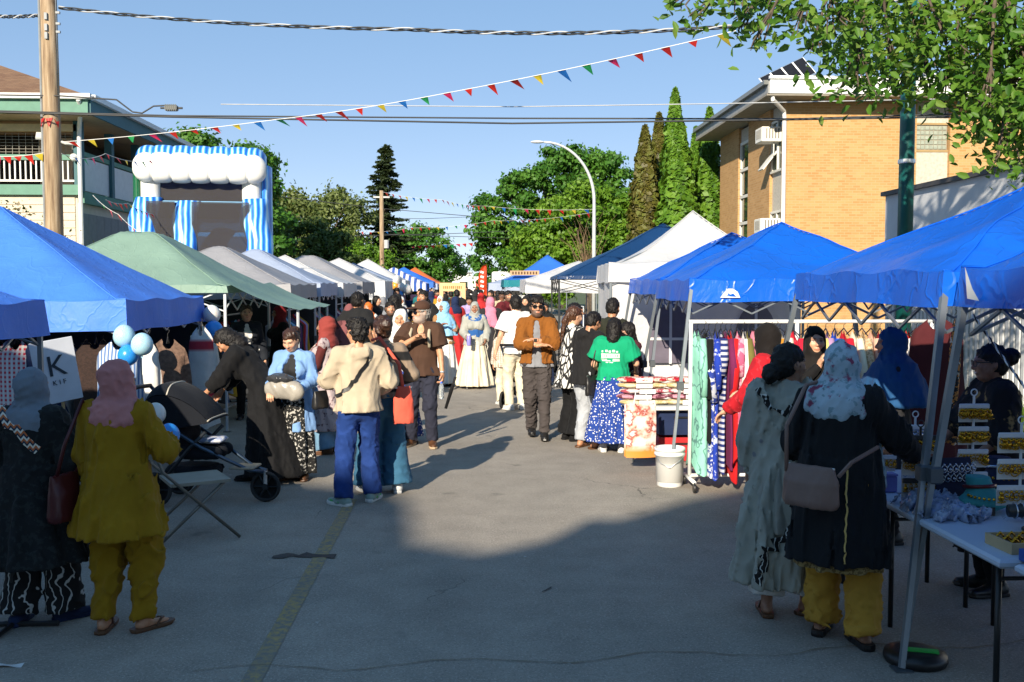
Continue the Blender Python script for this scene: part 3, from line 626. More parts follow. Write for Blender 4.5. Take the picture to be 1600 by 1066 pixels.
for z in (6.6, 6.75, 6.95): m.box((0.16, -0.02, z), (0.12, 0.05, 0.04)); m.box((0.02, -0.15, z-0.1), (0.05, 0.06, 0.12))
m.tube([(-0.155, -0.02, 0.2), (-0.15, -0.03, 10.5)], 0.022, 6); m.tube([(0.15, -0.02, 0.2), (0.145, -0.03, 10.5)], 0.014, 6)
m.build('hardware', plain('conduit_grey', hx('8a8f92'), 0.5), UP)
MFLAG = {k: canvas('flag_'+k, c, 0.45, 0.4, 0.2) for k, c in (('red', hx('d8362c')), ('pink', hx('e83868')), ('yellow', hx('ecd040')), ('green', hx('2f9e58')), ('blue', hx('2f7fd0')), ('orange', hx('e8742c')))}
m = MB()
for k in range(7): a = k*0.9; m.add([(0.165*math.cos(a), 0.165*math.sin(a), 5.0), (0.165*math.cos(a+.8), 0.165*math.sin(a+.8), 5.02), (0.19*math.cos(a+.4), 0.19*math.sin(a+.4), 4.84)], [(0, 1, 2)])
m.build('pole_pennants', MFLAG['red'], UP)
pf = at(596, 298, 62)
FP = thing('utility_pole', 'thin pale wooden pole standing before the tall spruce', 'pole', (pf.x, 62, 0))
MB().tube([(0, 0, 0), (0, 0, pf.z)], [0.17, 0.12], 10).build('shaft', MWOOD, FP, smooth=True)
m = MB(); m.box((0, 0, pf.z-0.4), (1.0, 0.1, 0.1)); m.lathe([(0.16, 4.2), (0.16, 4.7)], (0.28, 0, 0), 10); m.build('hardware', MLCABLE, FP)
lb = gnd(928, 488); LY = 45.0; lx = at(928, 390, LY).x; lt = at(928, 300, LY).z; le = at(838, 222, LY)
LP = thing('street_lamp', 'white curved-arm street lamp leaning over the road before the leafy trees', 'street lamp', (lx, LY, 0))
pts = [(0, 0, 0), (0, 0, lt*0.6)]
for k in range(13):
    a = R(90*k/12); pts.append((-(lx-le.x-0.35)*(1-math.cos(a)), 0, lt-0.4+(le.z-lt+0.4)*math.sin(a)))
MB().tube(pts, [0.09]*2+[0.075-.002*k for k in range(13)], 10).build('pole', plain('galvanised', hx('c9ccca'), 0.4, 0.2), LP, smooth=True)
m = MB(); e = Vector(pts[-1]); m.sphere(e+Vector((-0.3, 0, 0.0)), 0.16, sc=(2.0, 0.8, 0.42)); m.build('lamp_head', plain('lamp_head', hx('d5d8d8'), 0.4), LP, smooth=True)
def catenary(pts, sag, n=14):
    out = []
    for a, b in zip(pts[:-1], pts[1:]):
        a, b = Vector(a), Vector(b)
        for k in range(n): t = k/n; out.append(a.lerp(b, t)-Vector((0, 0, sag*4*t*(1-t))))
    out.append(Vector(pts[-1])); return out
def cable(label, pts, r, mat, sag=0.0, twist=0):
    P = catenary(pts, sag); o = thing('overhead_cable', label, 'cable', P[0]); O = P[0]
    if not twist: MB().tube([p-O for p in P], r, 6).build('wire', mat, o, smooth=True)
    else:
        Q = catenary(pts, sag, 90)
        for ph in range(3):
            MB().tube([q-O+Vector((0, math.sin(i*.42+ph*2.09), math.cos(i*.42+ph*2.09)))*r*1.3 for i, q in enumerate(Q)], r*0.75, 5).build('strand', mat if ph else MLCABLE, o, smooth=True)
    return o
cable('twisted black service cable sagging across the top of the sky', [at(92, 12, 19), at(640, 46, 17), at(1140, 42, 15.5), at(1700, -60, 14)], 0.018, MCABLE, 0.08, 1)
cable('twisted cable running from pole top to left edge', [at(-60, 20, 19), at(80, 22, 19)], 0.018, MCABLE, 0.06, 1)
cable('upper of the two black cables crossing the street', [at(-60, 172, 18.8), at(90, 176, 18.8), at(270, 181, 18.8), at(800, 185, 18.5), at(1240, 186, 17.5), at(1640, 174, 16)], 0.014, MCABLE, 0.0)
cable('lower of the two black cables crossing the street', [at(-60, 174, 18.6), at(90, 178, 18.6), at(270, 183, 18.6), at(800, 193, 18.3), at(1240, 187, 17.3), at(1640, 180, 15.8)], 0.016, MCABLE, 0.0)
cable('thin pale cable above the two black cables', [at(345, 163, 18.8), at(800, 167, 18.5), at(1130, 162, 18), at(1700, 150, 17)], 0.009, MLCABLE)
cable('looping black cable dipping beside the splice box', [at(-40, 148, 18.9), at(95, 150, 18.9), at(182, 156, 18.9), at(207, 175, 18.8), at(222, 177, 18.8), at(240, 166, 18.8), at(258, 165, 18.8)], 0.014, MCABLE)
b = at(268, 169, 18.8); bx_ = thing('splice_box', 'grey finned splice box hanging on the cables', 'cable box', b)
m = MB(); m.box((0, 0, 0), (0.22, 0.12, 0.11), bev=0.02)
for k in range(6): m.box((-.09+.036*k, -0.065, 0), (0.012, 0.02, 0.12))
m.build('case', plain('box_grey', hx('6a6c68'), 0.6), bx_); MB().tube([(-.2, 0, 0), (.2, 0, 0)], 0.02).build('gland', MCABLE, bx_)
for px0, py0, px1, py1, Y, lb_ in ((420, 305, 760, 340, 66, 'highest distant cable left of the far pole'), (420, 372, 1000, 352, 70, 'distant pale cable between spruce and lime tree'), (600, 366, 1000, 373, 74, 'distant dark cable just above the leafy gap'), (640, 405, 860, 417, 120, 'farthest cable crossing the gap at the street end'), (560, 340, 760, 338, 90, 'distant cable at the height of round tree top')):
    cable(lb_, [at(px0, py0, Y), at((px0+px1)/2, (py0+py1)/2+3, Y), at(px1, py1, Y)], 0.02, MCABLE)
FLC = ['red', 'red', 'yellow', 'blue', 'green', 'pink', 'red']
flag_me = {}
def bunting(label, pts, sag, n, fs, seed, loosely=0.9):
    rs_ = random.Random(seed); P = catenary(pts, sag, 20); o = thing('bunting_string', label, 'bunting', P[0], group='strings of pennants over the market'); O = P[0]
    MB().tube([p-O for p in P], 0.006, 4).build('string', MWHITE, o)
    L = [0]; 
    for a, b in zip(P[:-1], P[1:]): L.append(L[-1]+(b-a).length)
    for k in range(n):
        s = L[-1]*(k+0.5)/n; i = max(j for j in range(len(L)) if L[j] <= s); i = min(i, len(P)-2); t = (s-L[i])/(L[i+1]-L[i]); c = P[i].lerp(P[i+1], t)-O; d = (P[i+1]-P[i]).normalized()
        c_ = FLC[(k+seed) % 7]; h = fs*rs_.uniform(0.75, 1.05); blow = Vector((0.55, 0.35, 0))*h*rs_.uniform(0.3, loosely)
        a = c-d*fs*0.42; b2 = c+d*fs*0.42; tip = c+Vector((0, 0, -h*rs_.uniform(0.55, 0.95)))+blow; mid = (a+b2)/2*0.5+tip*0.5+Vector((0, -0.25*fs*rs_.uniform(-1, 1), 0.0))
        q1 = a*0.5+tip*0.5; q2 = b2*0.5+tip*0.5
        MB().add([a, c, b2, q2, tip, q1, mid], [(0, 1, 6, 5), (1, 2, 3, 6), (5, 6, 4), (6, 3, 4)]).build('pennant', MFLAG[c_], o, smooth=True)
bunting('long pennant string rising across the sky to the right', [at(95, 222, 18.6), at(430, 187, 17.5), at(700, 145, 16), at(1150, 48, 13.5)], 0.03, 30, 0.17, 1, 2.2)
bunting('pennant string tied from wooden pole to the green house eave', [at(96, 240, 18.8), at(165, 240, 22), at(240, 250, 25.5)], 0.1, 11, 0.2, 2)
bunting('pennant string hanging across the balcony to left edge', [at(-30, 243, 19), at(68, 239, 18.9)], 0.04, 6, 0.2, 4)
bunting('pennant string sloping down in front of grey siding', [at(145, 305, 25), at(185, 335, 23), at(228, 368, 21)], 0.05, 7, 0.22, 3)
bunting('pennants drooping along the green house lower band', [at(165, 312, 25.8), at(200, 318, 27), at(240, 335, 28.5)], 0.05, 9, 0.2, 5)
bunting('distant pennant string from the pale pole to the lamp', [at(598, 300, 61), at(690, 312, 56), at(760, 322, 50), at(926, 327, 45)], 0.1, 26, 0.34, 6)
bunting('lower distant pennant string over the left tents', [at(560, 362, 66), at(640, 356, 62), at(770, 345, 56), at(926, 332, 46)], 0.12, 28, 0.3, 7)
bunting('farthest pennant string in the gap at street end', [at(600, 385, 90), at(760, 378, 90)], 0.1, 16, 0.5, 8)

# ------------------------------------------------------------------ inflatable slide
def slide_stripe():
    t = NT('blue_striped_vinyl'); v = t.vec((1, 1, 1))
    wv = t.node('TexWave', {'Vector': v, 'Scale': 1.7, 'Distortion': 2.2, 'Detail': 2.0, 'Detail Scale': 0.6}, bands_direction='X').outputs['Fac']
    n = t.noise(3, 4, t.vec((5, 5, 0.6)))
    t.col(t.ramp(t.math('ADD', t.math('MULTIPLY', wv, .8), t.math('MULTIPLY', n, .25)), [(0.1, hx('2058c0')), (0.35, hx('2f80e0')), (0.62, hx('4aa8f0')), (0.9, hx('b8e0fa'))])); t.set(Roughness=0.3); return t.m
MSTR = slide_stripe(); MVW = plain('white_vinyl', (0.8, 0.79, 0.75), 0.35, var=0.04); MVB = plain('blue_vinyl', hx('1a6ad0'), 0.3); MVG = plain('green_vinyl', hx('0c5a38'), 0.35)
def net_mat():
    t = NT('black_netting'); t.col((0.05, 0.045, 0.042)); t.set(Roughness=0.8)
    tr = t.node('BsdfTransparent'); mx = t.node('MixShader', {'Fac': 0.42}); t.l.new(t.b.outputs[0], mx.inputs[1]); t.l.new(tr.outputs[0], mx.inputs[2]); t.l.new(mx.outputs[0], t.out.inputs[0]); return t.m
ISL = thing('inflatable_slide', 'tall inflatable slide with white puffed arch and blue striped columns', 'slide', (-7.72, 29.2, 0), R(9)); ISL.scale = (.86, .86, .86)
def inflated(path, r, mat, name, n=16, wob=0.0, sc=(1, 1)):
    m = MB(); P = []; N = len(path)
    V = []; F = []
    for i, p in enumerate(path):
        rr = r*(1+wob*math.sin(i*1.1))
        for k in range(n):
            a = 2*math.pi*k/n; V.append((p[0]+rr*sc[0]*math.cos(a), p[1]+rr*sc[1]*math.sin(a), p[2]))
    for i in range(N-1):
        for k in range(n): F.append((i*n+k, i*n+(k+1) % n, (i+1)*n+(k+1) % n, (i+1)*n+k))
    F += [tuple(range(n-1, -1, -1)), tuple((N-1)*n+k for k in range(n))]
    return m.add(V, F).build(name, mat, ISL, smooth=True)
def colpath(x0, x1, z0, z1, y0, y1, k=22, am=0.07): return [(x0+(x1-x0)*i/k+am*math.sin(i*0.9), y0+(y1-y0)*i/k, z0+(z1-z0)*i/k) for i in range(k+1)]
inflated(colpath(-2.22, -1.72, 0, 5.15, -1.5, 0), 0.50, MSTR, 'column', wob=0.04, sc=(0.9, 0.8))
inflated(colpath(2.15, 1.70, 0, 5.15, -1.5, 0), 0.50, MSTR, 'column', wob=0.04, sc=(0.9, 0.8))
inflated(colpath(-0.78, -0.45, 0, 5.05, -1.5, -0.05), 0.46, MSTR, 'column', wob=0.05, sc=(0.85, 0.7))
for x in (-1.62, 1.62): inflated([(x, 0.05, 5.1+0.08*i) for i in range(16)], 0.36, MVW, 'upper_column', sc=(0.9, 0.9))
def arch(zc, zr, yc, yr, name, mat, pinch=.10):
    m = MB()
    def f(u, v):
        a = u*2*math.pi; e = 1-min(1, abs(2*v-1))**14*.55; k = e*(1-pinch*(1-abs(math.sin(math.pi*7*v))**.35)); sc_ = lambda t: math.copysign(abs(t)**.72, t)
        return (-2.12+4.24*v, yc-yr*k*sc_(math.cos(a)), zc+zr*k*sc_(math.sin(a)))
    m.grid(f, 28, 98); m.build(name, mat, ISL, smooth=True)
arch(6.12, .50, -.22, .42, 'arch_puffs', MVW, .17)
arch(6.42, .52, .60, .98, 'arch_top', MSTR, .12)
inflated([(2.05, 0.9, 0.0+0.42*i) for i in range(16)], 0.32, MSTR, 'side_tube', sc=(0.7, 3.0)); inflated([(-2.05, 0.9, 0.0+0.42*i) for i in range(16)], 0.32, MVG, 'side_tube', sc=(0.7, 3.0))
part('back_panel', MVB, ISL, ((0, 2.2, 3.2), (3.9, 0.12, 6.4)))
m = MB(); m.grid(lambda u, v: (-1.6+3.2*u, -1.3+3.3*v, 1.2+3.4*v**1.2), 4, 10); m.build('slide_bed', plain('sky_vinyl', hx('2a8ae0'), 0.3), ISL, smooth=True)
NM = net_mat()
part('net', NM, ISL, ((0.0, -0.02, 5.52), (2.9, 0.02, 0.95)), ((-1.25, -0.52, 3.65), (0.9, 0.02, 2.7)), ((0.65, -0.52, 3.65), (1.85, 0.02, 2.7)))
m = MB(); m.tube([(-1.5, -.06, 5.02), (1.5, -.06, 5.02)], 0.035); m.tube([(-1.9, -.98, 2.25), (1.8, -.98, 2.25)], 0.035); m.build('trim', plain('trim_blue', hx('8ac4f0'), 0.4), ISL)
part('green_flap', MVG, ISL, ((-1.3, -1.0, 1.7), (1.2, 0.06, 1.0)), ((1.55, -1.0, 1.7), (0.5, 0.06, 1.0)))

# ------------------------------------------------------------------ market tents
MLEG = plain('grey_steel', hx('7e868c'), 0.4, 0.5, var=0.1); MLEGW = plain('white_steel', hx('c8ccd0'), 0.4, 0.2, var=0.06)
MLEGD = plain('dark_steel', hx('2a2e32'), 0.45, 0.3)
FOOTM = plain('foot_plate', hx('5a5f63'), 0.5, 0.4)
GROUPT = 'market tents lining the street'
def tent(label, cx, cy, sx, sy, zv, vh, zp, mat, rz=0.0, exp=1.0, slant=0.0, leg=MLEG, seed=0, wr=0.012, n=40, flat=0.0, vmat=None, detail=True, feet=None, flare=0.015, top_vent=False):
    T = thing('market_tent', label, 'tent', (cx, cy, 0), rz, GROUPT); rs_ = np.random.RandomState(seed)
    ph = rs_.uniform(0, 6.28, 12); fr = rs_.uniform(2.5, 9, (12, 2))*rs_.choice([-1, 1], (12, 2))
    g = np.linspace(-1, 1, n+1); U, Vv = np.meshgrid(g, g)
    mm = np.clip((np.abs(U)**9+np.abs(Vv)**9)**(1/9), 0, 1); mm = np.where(np.maximum(abs(U), abs(Vv)) > 0.999, 1, mm)
    if flat: mm2 = np.clip((mm-flat)/(1-flat), 0, 1)
    else: mm2 = mm
    Z = zv+(zp-zv)*(1-mm2)**exp
    # cloth sags between the hips and droops a little at the eaves
    along = np.where(np.abs(U) > np.abs(Vv), Vv, U)/np.maximum(mm, 1e-3)
    Z -= 0.05*np.sin(np.pi*np.clip(mm, 0, 1))*(1-np.clip(along, -1, 1)**2)
    W = sum(np.sin(fr[i, 0]*U+fr[i, 1]*Vv+ph[i]) for i in range(12))/12
    W2 = np.abs(np.sin(3.1*U+5.3*Vv+ph[0]+2*W))**0.5
    Z += wr*(W*2.2+W2*0.8)*np.minimum(1, (1-mm)*5)
    Z += 0.012*np.sin(along*9+ph[1])*np.clip(mm*4-3, 0, 1)
    X = U*sx/2; Y = Vv*sy/2
    i = np.arange(n)[:, None]*(n+1)+np.arange(n)[None]; i = i.ravel()
    ob('canopy', mk('canopy', np.stack([X, Y, Z], -1).reshape(-1, 3), np.stack([i, i+1, i+n+2, i+n+1], 1)), mat, T)
    if detail:
        dz = [[(X[k, k], Y[k, k], Z[k, k]+.004) for k in range(0, n+1, 2)], [(X[k, n-k], Y[k, n-k], Z[k, n-k]+.004) for k in range(0, n+1, 2)]]
        for q_ in dz: MB().tube(q_, .007, 5).build('seam', mat, T, smooth=True)
    for a, (ax, s) in enumerate(((0, -1), (1, 1), (0, 1), (1, -1))):   # four valances
        K = 44; m = MB(); V = []; F = []
        for k in range(K+1):
            u = -1+2*k/K; edge = 0.012*math.sin(u*9+ph[1])
            for j in range(5):
                t = j/4; out = flare*t+0.010*t*math.sin(u*9+a*2+ph[2])+0.004*t*math.sin(u*23+ph[3]); drop = vh*t*(1+0.03*math.sin(u*5+ph[4]+a))
                if ax == 0: p = (u*(sx/2+out*abs(u)**20), s*(sy/2+out), zv+edge*(1-t)-drop)
                else: p = (s*(sx/2+out), u*(sy/2+out*abs(u)**20), zv+edge*(1-t)-drop)
                V.append(p)
        for k in range(K):
            for j in range(4): F.append((k*5+j, k*5+j+1, k*5+j+6, k*5+j+5))
        m.add(V, F).build('valance', vmat or mat, T, smooth=True)
    cs = [(-1, -1), (1, -1), (1, 1), (-1, 1)]
    for q, (a, b) in enumerate(cs):
        t0 = Vector((a*(sx/2-0.03), b*(sy/2-0.03), zv-0.02)); f0 = Vector((a*(sx/2-0.03+slant), b*(sy/2-0.03+slant), 0.0))
        if feet and q in feet: fx, fy = feet[q]; f0 = Matrix.Rotation(-rz, 3, 'Z') @ Vector((fx-cx, fy-cy, 0))
        mid = t0.lerp(f0, 0.52)
        m = MB(); m.tube([t0, mid], 0.024, 4); m.tube([mid+Vector((0, 0, .05)), f0+Vector((0, 0, .01))], 0.019, 4)
        lg = m.build('leg', leg, T)
        if detail: MB().box(mid, (0.065, 0.065, 0.09), bev=0.01).build('clamp', FOOTM, lg); MB().box(f0+Vector((0, 0, .004)), (0.09, 0.09, 0.008)).build('foot', FOOTM, lg)
    if detail:
        for q in range(4):
            a = Vector((cs[q][0]*(sx/2-.04), cs[q][1]*(sy/2-.04), 0)); b = Vector((cs[(q+1) % 4][0]*(sx/2-.04), cs[(q+1) % 4][1]*(sy/2-.04), 0)); m = MB(); K = 4
            for k in range(K):
                p, r_ = a.lerp(b, k/K), a.lerp(b, (k+1)/K); zt, zb = zv-0.06, zv-0.34
                if k % 2: zt, zb = zb, zt
                m.tube([p+Vector((0, 0, zt)), r_+Vector((0, 0, zb))], 0.011, 4); m.tube([p+Vector((0, 0, zb)), r_+Vector((0, 0, zt))], 0.011, 4)
            m.build('truss', leg, T)
        m = MB()
        for a, b in cs: m.tube([(a*(sx/2-.04), b*(sy/2-.04), zv-.06), (a*sx*.22, b*sy*.22, zv+(zp-zv)*0.42-0.08), (0, 0, zp-0.06)], 0.012, 4)
        m.build('roof_poles', leg, T)
    return T
def rightblue(): return canvas('bright_blue_tarp', hx('1468e0'), 0.22, 0.34, 0.6)
CB1 = canvas('royal_blue_canopy', hx('4680e4'), 0.05, 0.55, 0.3); CW = canvas('white_canopy', (0.74, 0.74, 0.75), 0.25, 0.5, 0.3); CG = canvas('sage_canopy', hx('8aa898'), 0.2, 0.55, 0.3)
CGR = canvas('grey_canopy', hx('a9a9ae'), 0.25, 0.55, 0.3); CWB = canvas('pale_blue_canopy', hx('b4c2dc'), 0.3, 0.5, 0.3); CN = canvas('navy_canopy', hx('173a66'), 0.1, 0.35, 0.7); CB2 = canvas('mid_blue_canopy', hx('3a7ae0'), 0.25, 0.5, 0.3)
CR = rightblue()
# right side, nearest first
RT0 = tent('nearest right blue tent cut off by the right edge', 3.85, 3.86, 2.6, 2.46, 2.03, 0.19, 2.62, CR, slant=0.32, seed=1, wr=0.03, n=60, feet={3: (2.24, 4.99)})
tent('second bright blue tent on the right, over the jewellery table', 3.80, 6.50, 2.5, 2.44, 2.03, 0.20, 2.62, CR, slant=0.32, seed=2, wr=0.03, n=60, feet={0: (2.18, 4.86)})
RT2 = tent('bright blue tent above the white clothes rack', 3.48, 11.05, 2.46, 2.46, 2.00, 0.22, 2.62, CR, slant=0.30, seed=3, wr=0.03, n=60, rz=R(-3), feet={0: (1.93, 9.52)})
tent('bright blue tent squeezed between the clothes rack tent and white peaked tent', 3.62, 13.72, 2.44, 2.40, 2.02, 0.2, 2.66, CR, slant=0.28, seed=4, wr=0.025)
RT4 = tent('white high-peaked tent with sidewalls on the right', 3.72, 16.6, 3.0, 3.0, 2.28, 0.30, 3.18, CW, exp=1.45, seed=5, wr=0.004, rz=R(-4))
tent('navy blue tent beyond the white peaked tent', 4.15, 21.4, 4.7, 3.2, 2.12, 0.06, 3.25, CN, seed=6, wr=0.02, leg=MLEGD, rz=R(-2))
tent('white tent right of the bearded man, beyond the navy one', 3.0, 27.6, 3.1, 3.0, 2.08, 0.35, 2.60, CW, seed=7)
RT7 = tent('blue peaked tent with banner, far right row', 2.75, 35.5, 3.2, 3.0, 2.12, 0.25, 3.0, CB2, seed=8, vmat=canvas('teal_canopy', hx('1a8a98'), 0.3), exp=1.2)
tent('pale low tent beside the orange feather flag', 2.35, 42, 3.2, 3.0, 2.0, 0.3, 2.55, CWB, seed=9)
# left side, nearest first
tent('nearest left blue tent showing only its shaded corner', -4.85, 6.6, 3.1, 2.6, 1.82, 0.26, 2.5, CB1, seed=11, n=50, rz=R(1))
tent('large royal blue tent on the left with balloons at its corner', -5.05, 11.0, 3.55, 2.75, 1.80, 0.30, 2.78, CB1, seed=12, wr=0.008, n=60, leg=MLEGW)
LT2 = tent('sage green tent with awning behind the large blue tent', -4.75, 14.7, 3.1, 2.9, 1.94, 0.10, 2.70, CG, seed=13, flat=0.16, leg=MLEGW)
m = MB(); m.grid(lambda u, v: (1.55+0.95*u, -1.42+2.85*v, 1.975-0.36*u-0.05*math.sin(math.pi*u)+0.012*math.sin(v*14)), 8, 16); m.build('awning', CG, LT2, smooth=True)
for y_ in (-1.3, 1.4): MB().tube([(2.45, y_, 1.62), (2.45, y_, 0)], 0.02, 6).build('awning_pole', MLEGW, LT2)
tent('grey tent just beyond the sage green tent', -4.45, 17.9, 3.0, 2.8, 1.95, 0.24, 2.62, CGR, seed=14, flat=0.06, leg=MLEGW)
tent('white tent with blue-tinted cloth, fifth on the left', -4.40, 20.7, 3.0, 2.5, 1.98, 0.26, 2.66, CWB, seed=15, flat=0.05, leg=MLEGW)
tent('white tent hung with clothes, sixth on the left', -4.3, 23.4, 3.0, 2.6, 1.98, 0.3, 2.62, CW, seed=16, leg=MLEGW)
tent('wide grey tent in the middle of left row', -4.35, 27.2, 3.2, 3.2, 2.02, 0.3, 2.72, CGR, seed=17, flat=0.1, leg=MLEGW)
tent('white peaked tent after the wide grey tent', -4.1, 31.4, 3.1, 3.0, 2.06, 0.55, 2.78, CW, seed=18, leg=MLEGW)
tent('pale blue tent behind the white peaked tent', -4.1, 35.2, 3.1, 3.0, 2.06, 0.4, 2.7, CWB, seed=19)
tent('white tent with orange edge before the far pole', -4.0, 39.2, 3.1, 3.0, 2.1, 0.3, 2.95, CW, seed=20)
CST = cloth('striped_canopy', hx('3a5ca8'), 'stripes', (0.75, 0.72, 0.74), 1.2, hx('c83848'))
tent('blue and white striped tent with red trim, far left row', -3.5, 46, 3.1, 3.0, 2.0, 0.35, 2.75, CST, seed=21, detail=False)
tent('blue and white tent just after the striped one', -3.4, 51.5, 3.1, 3.0, 2.1, 0.3, 2.85, CB2, seed=22, detail=False)
tent('small orange peaked tent at far end of left row', -3.3, 60, 3.0, 3.0, 2.1, 0.3, 3.0, canvas('orange_canopy', hx('d8743c')), seed=23, detail=False)
tent('pale far tent closing the left row', -3.3, 56, 3.0, 3.0, 2.0, 0.3, 2.6, CWB, seed=24, detail=False)
# logo: white mountain mark on the valance
def mountain(parent, x, y, z, w, mat, ry=0.0):
    m = MB(); m.add([(-w/2, 0, 0), (w/2, 0, 0), (w*.36, 0, w*.30), (w*.12, 0, w*.45), (-w*.12, 0, w*.45), (-w*.30, 0, w*.28)], [(0, 1, 2, 3, 4, 5)]); m.build('mountain_logo', mat, parent, (x, y, z))
    m = MB(); m.add([(-w*.18, -.003, w*.08), (w*.30, -.003, w*.05), (w*.14, -.003, w*.22), (w*.0, -.003, w*.16), (-w*.1, -.003, w*.24)], [(0, 1, 2, 3, 4)]); m.build('logo_mark', CR, parent, (x, y, z))
mountain(RT2, -0.83, -1.275, 1.82, 0.20, MWHITE)
MB().add([(0, -.10, 0), (0, .02, .01), (0, .05, .17), (0, -.03, .06)], [(0, 1, 2, 3)]).build('sail_logo', MWHITE, RT0, (-1.345, 1.05, 1.87))
MB().box((-.9, -1.53, 2.35), (1.0, .02, .16)).build('name_banner', plain('banner_tan', hx('b89a78'), .7), RT7)
for k in range(9): MB().box((-1.3+.1*k, -1.545, 2.35), (.05, .012, .09)).build('banner_letter', plain('banner_ink', hx('5a3c28'), .7), RT7)
# white sidewalls with window crosses
m = MB(); m.grid(lambda u, v: (-1.45+2.9*u, -1.44+0.03*math.sin(u*9)+0.015*math.sin(u*23+v*4), 0.05+1.95*v), 40, 10); m.build('sidewall', CW, RT4, smooth=True)
m = MB(); m.grid(lambda u, v: (-1.46+0.03*math.sin(u*8+v*2), -1.4+2.8*u, 0.05+1.95*v), 30, 8); sw = m.build('sidewall', CW, RT4, smooth=True)
for x in (-0.55, 0.75):
    m = MB(); a = [(x+0.33*math.cos(R(t)), -1.50, 1.05+0.62*math.sin(R(t))) for t in range(0, 181, 15)]+[(x-.33, -1.5, .75), (x+.33, -1.5, .75)]
    m.add(a, [tuple(range(len(a)))]); wn = m.build('clear_window', plain('clear_vinyl', hx('6a6470'), 0.2), RT4)
    m = MB(); m.box((x, -1.505, 1.2), (0.04, 0.01, 0.92)); m.box((x, -1.507, 1.12), (0.66, 0.01, 0.04)); m.build('window_cross', MWHITE, RT4)

# ------------------------------------------------------------------ people: smooth distance fields turned into meshes
def V3(*a): return np.array(a, dtype=np.float64)
class Field:
    def __init__(s, lo, hi, h):
        s.lo = np.array(lo, float); s.h = h; n = np.ceil((np.array(hi, float)-s.lo)/h).astype(int)+1
        s.ax = [s.lo[i]+h*np.arange(n[i]) for i in range(3)]; s.V = np.full(n, 0.3, dtype=np.float32)
    def sl(s, lo, hi):
        r = []
        for i in range(3):
            a = max(0, int((lo[i]-s.lo[i])/s.h)-1); b = min(len(s.ax[i]), int((hi[i]-s.lo[i])/s.h)+3)
            if b <= a: return None, None
            r.append(slice(a, b))
        return tuple(r), (s.ax[0][r[0]][:, None, None], s.ax[1][r[1]][None, :, None], s.ax[2][r[2]][None, None, :])
    def _d(s, pr, pad):
        f, lo, hi = pr; sl, g = s.sl(np.array(lo)-pad, np.array(hi)+pad)
        return (sl, None) if sl is None else (sl, f(*g).astype(np.float32))
    def add(s, pr, k=0.03):
        sl, d = s._d(pr, k+0.03)
        if sl is None: return s
        a = s.V[sl]; h = np.maximum(k-np.abs(a-d), 0)/k; s.V[sl] = np.minimum(a, d)-h*h*k*0.25; return s
    def cut(s, pr, k=0.01):
        sl, d = s._d(pr, k+0.02)
        if sl is None: return s
        d = -d; a = s.V[sl]; h = np.maximum(k-np.abs(a-d), 0)/k; s.V[sl] = np.maximum(a, d)+h*h*k*0.25; return s
    def below(s, z): s.V = np.maximum(s.V, (z-s.ax[2])[None, None, :].astype(np.float32)); return s
    def above(s, z): s.V = np.maximum(s.V, (s.ax[2]-z)[None, None, :].astype(np.float32)); return s
    def ripple(s, amp, sc, seed, st=(1, 1, 0.42)):
        r = np.random.RandomState(seed); g = [s.ax[0][:, None, None], s.ax[1][None, :, None], s.ax[2][None, None, :]]; w = 0
        D = 0
        for i in range(3):
            q = r.normal(size=3)*sc*np.array(st)*(1+0.5*i); D = D+np.sin(g[0]*q[0]+g[1]*q[1]+g[2]*q[2]+r.uniform(0, 6))
        for i in range(4):
            q = r.normal(size=3)*sc*np.array(st)*(0.8+0.5*i); w = w-((1-np.abs(np.sin((g[0]*q[0]+g[1]*q[1]+g[2]*q[2]+r.uniform(0, 6))*0.42+0.45*D)))**2.6-0.22)*1.5/(1+0.5*i)
        s.V += (amp*w).astype(np.float32); return s
    def mesh(s):
        V = s.V; I = V < 0
        if not I.any(): return np.zeros((0, 3)), np.zeros((0, 4), int)
        n = V.shape; c = tuple(x-1 for x in n); acc = np.zeros(c+(3,), np.float32); cnt = np.zeros(c, np.float32)
        cs = [(i, j, k) for i in (0, 1) for j in (0, 1) for k in (0, 1)]
        sub = {q: V[q[0]:q[0]+c[0], q[1]:q[1]+c[1], q[2]:q[2]+c[2]] for q in cs}
        for q in cs:
            for axis in range(3):
                if q[axis] == 0:
                    p = list(q); p[axis] = 1; a, b = sub[q], sub[tuple(p)]; m = (a < 0) != (b < 0); w = np.nonzero(m)
                    if not len(w[0]): continue
                    t = a[w]/(a[w]-b[w]); pos = np.tile(np.array(q, np.float32), (len(t), 1)); pos[:, axis] = t; acc[w] += pos; cnt[w] += 1
        w = np.nonzero(cnt); idx = np.full(c, -1, np.int64); idx[w] = np.arange(len(w[0]))
        P = s.lo+s.h*(np.stack(w, 1)+acc[w]/cnt[w][:, None]); F = []
        for axis in range(3):
            a = [slice(1, x-1) for x in n]; a[axis] = slice(0, n[axis]-1); b = list(a); b[axis] = slice(1, n[axis])
            A, B = I[tuple(a)], I[tuple(b)]
            for sgn in (0, 1):
                e = np.nonzero(A & ~B if sgn == 0 else ~A & B)
                if not len(e[0]): continue
                e = [e[i]+(0 if i == axis else 1) for i in range(3)]; u, v = (axis+1) % 3, (axis+2) % 3
                def at_(du, dv):
                    k = list(e); k[u] = e[u]-du; k[v] = e[v]-dv; return idx[tuple(k)]
                q = [at_(1, 1), at_(0, 1), at_(0, 0), at_(1, 0)]
                if sgn: q = q[::-1]
                F.append(np.stack(q, 1))
        F = np.concatenate(F); return P, F[(F >= 0).all(1)]
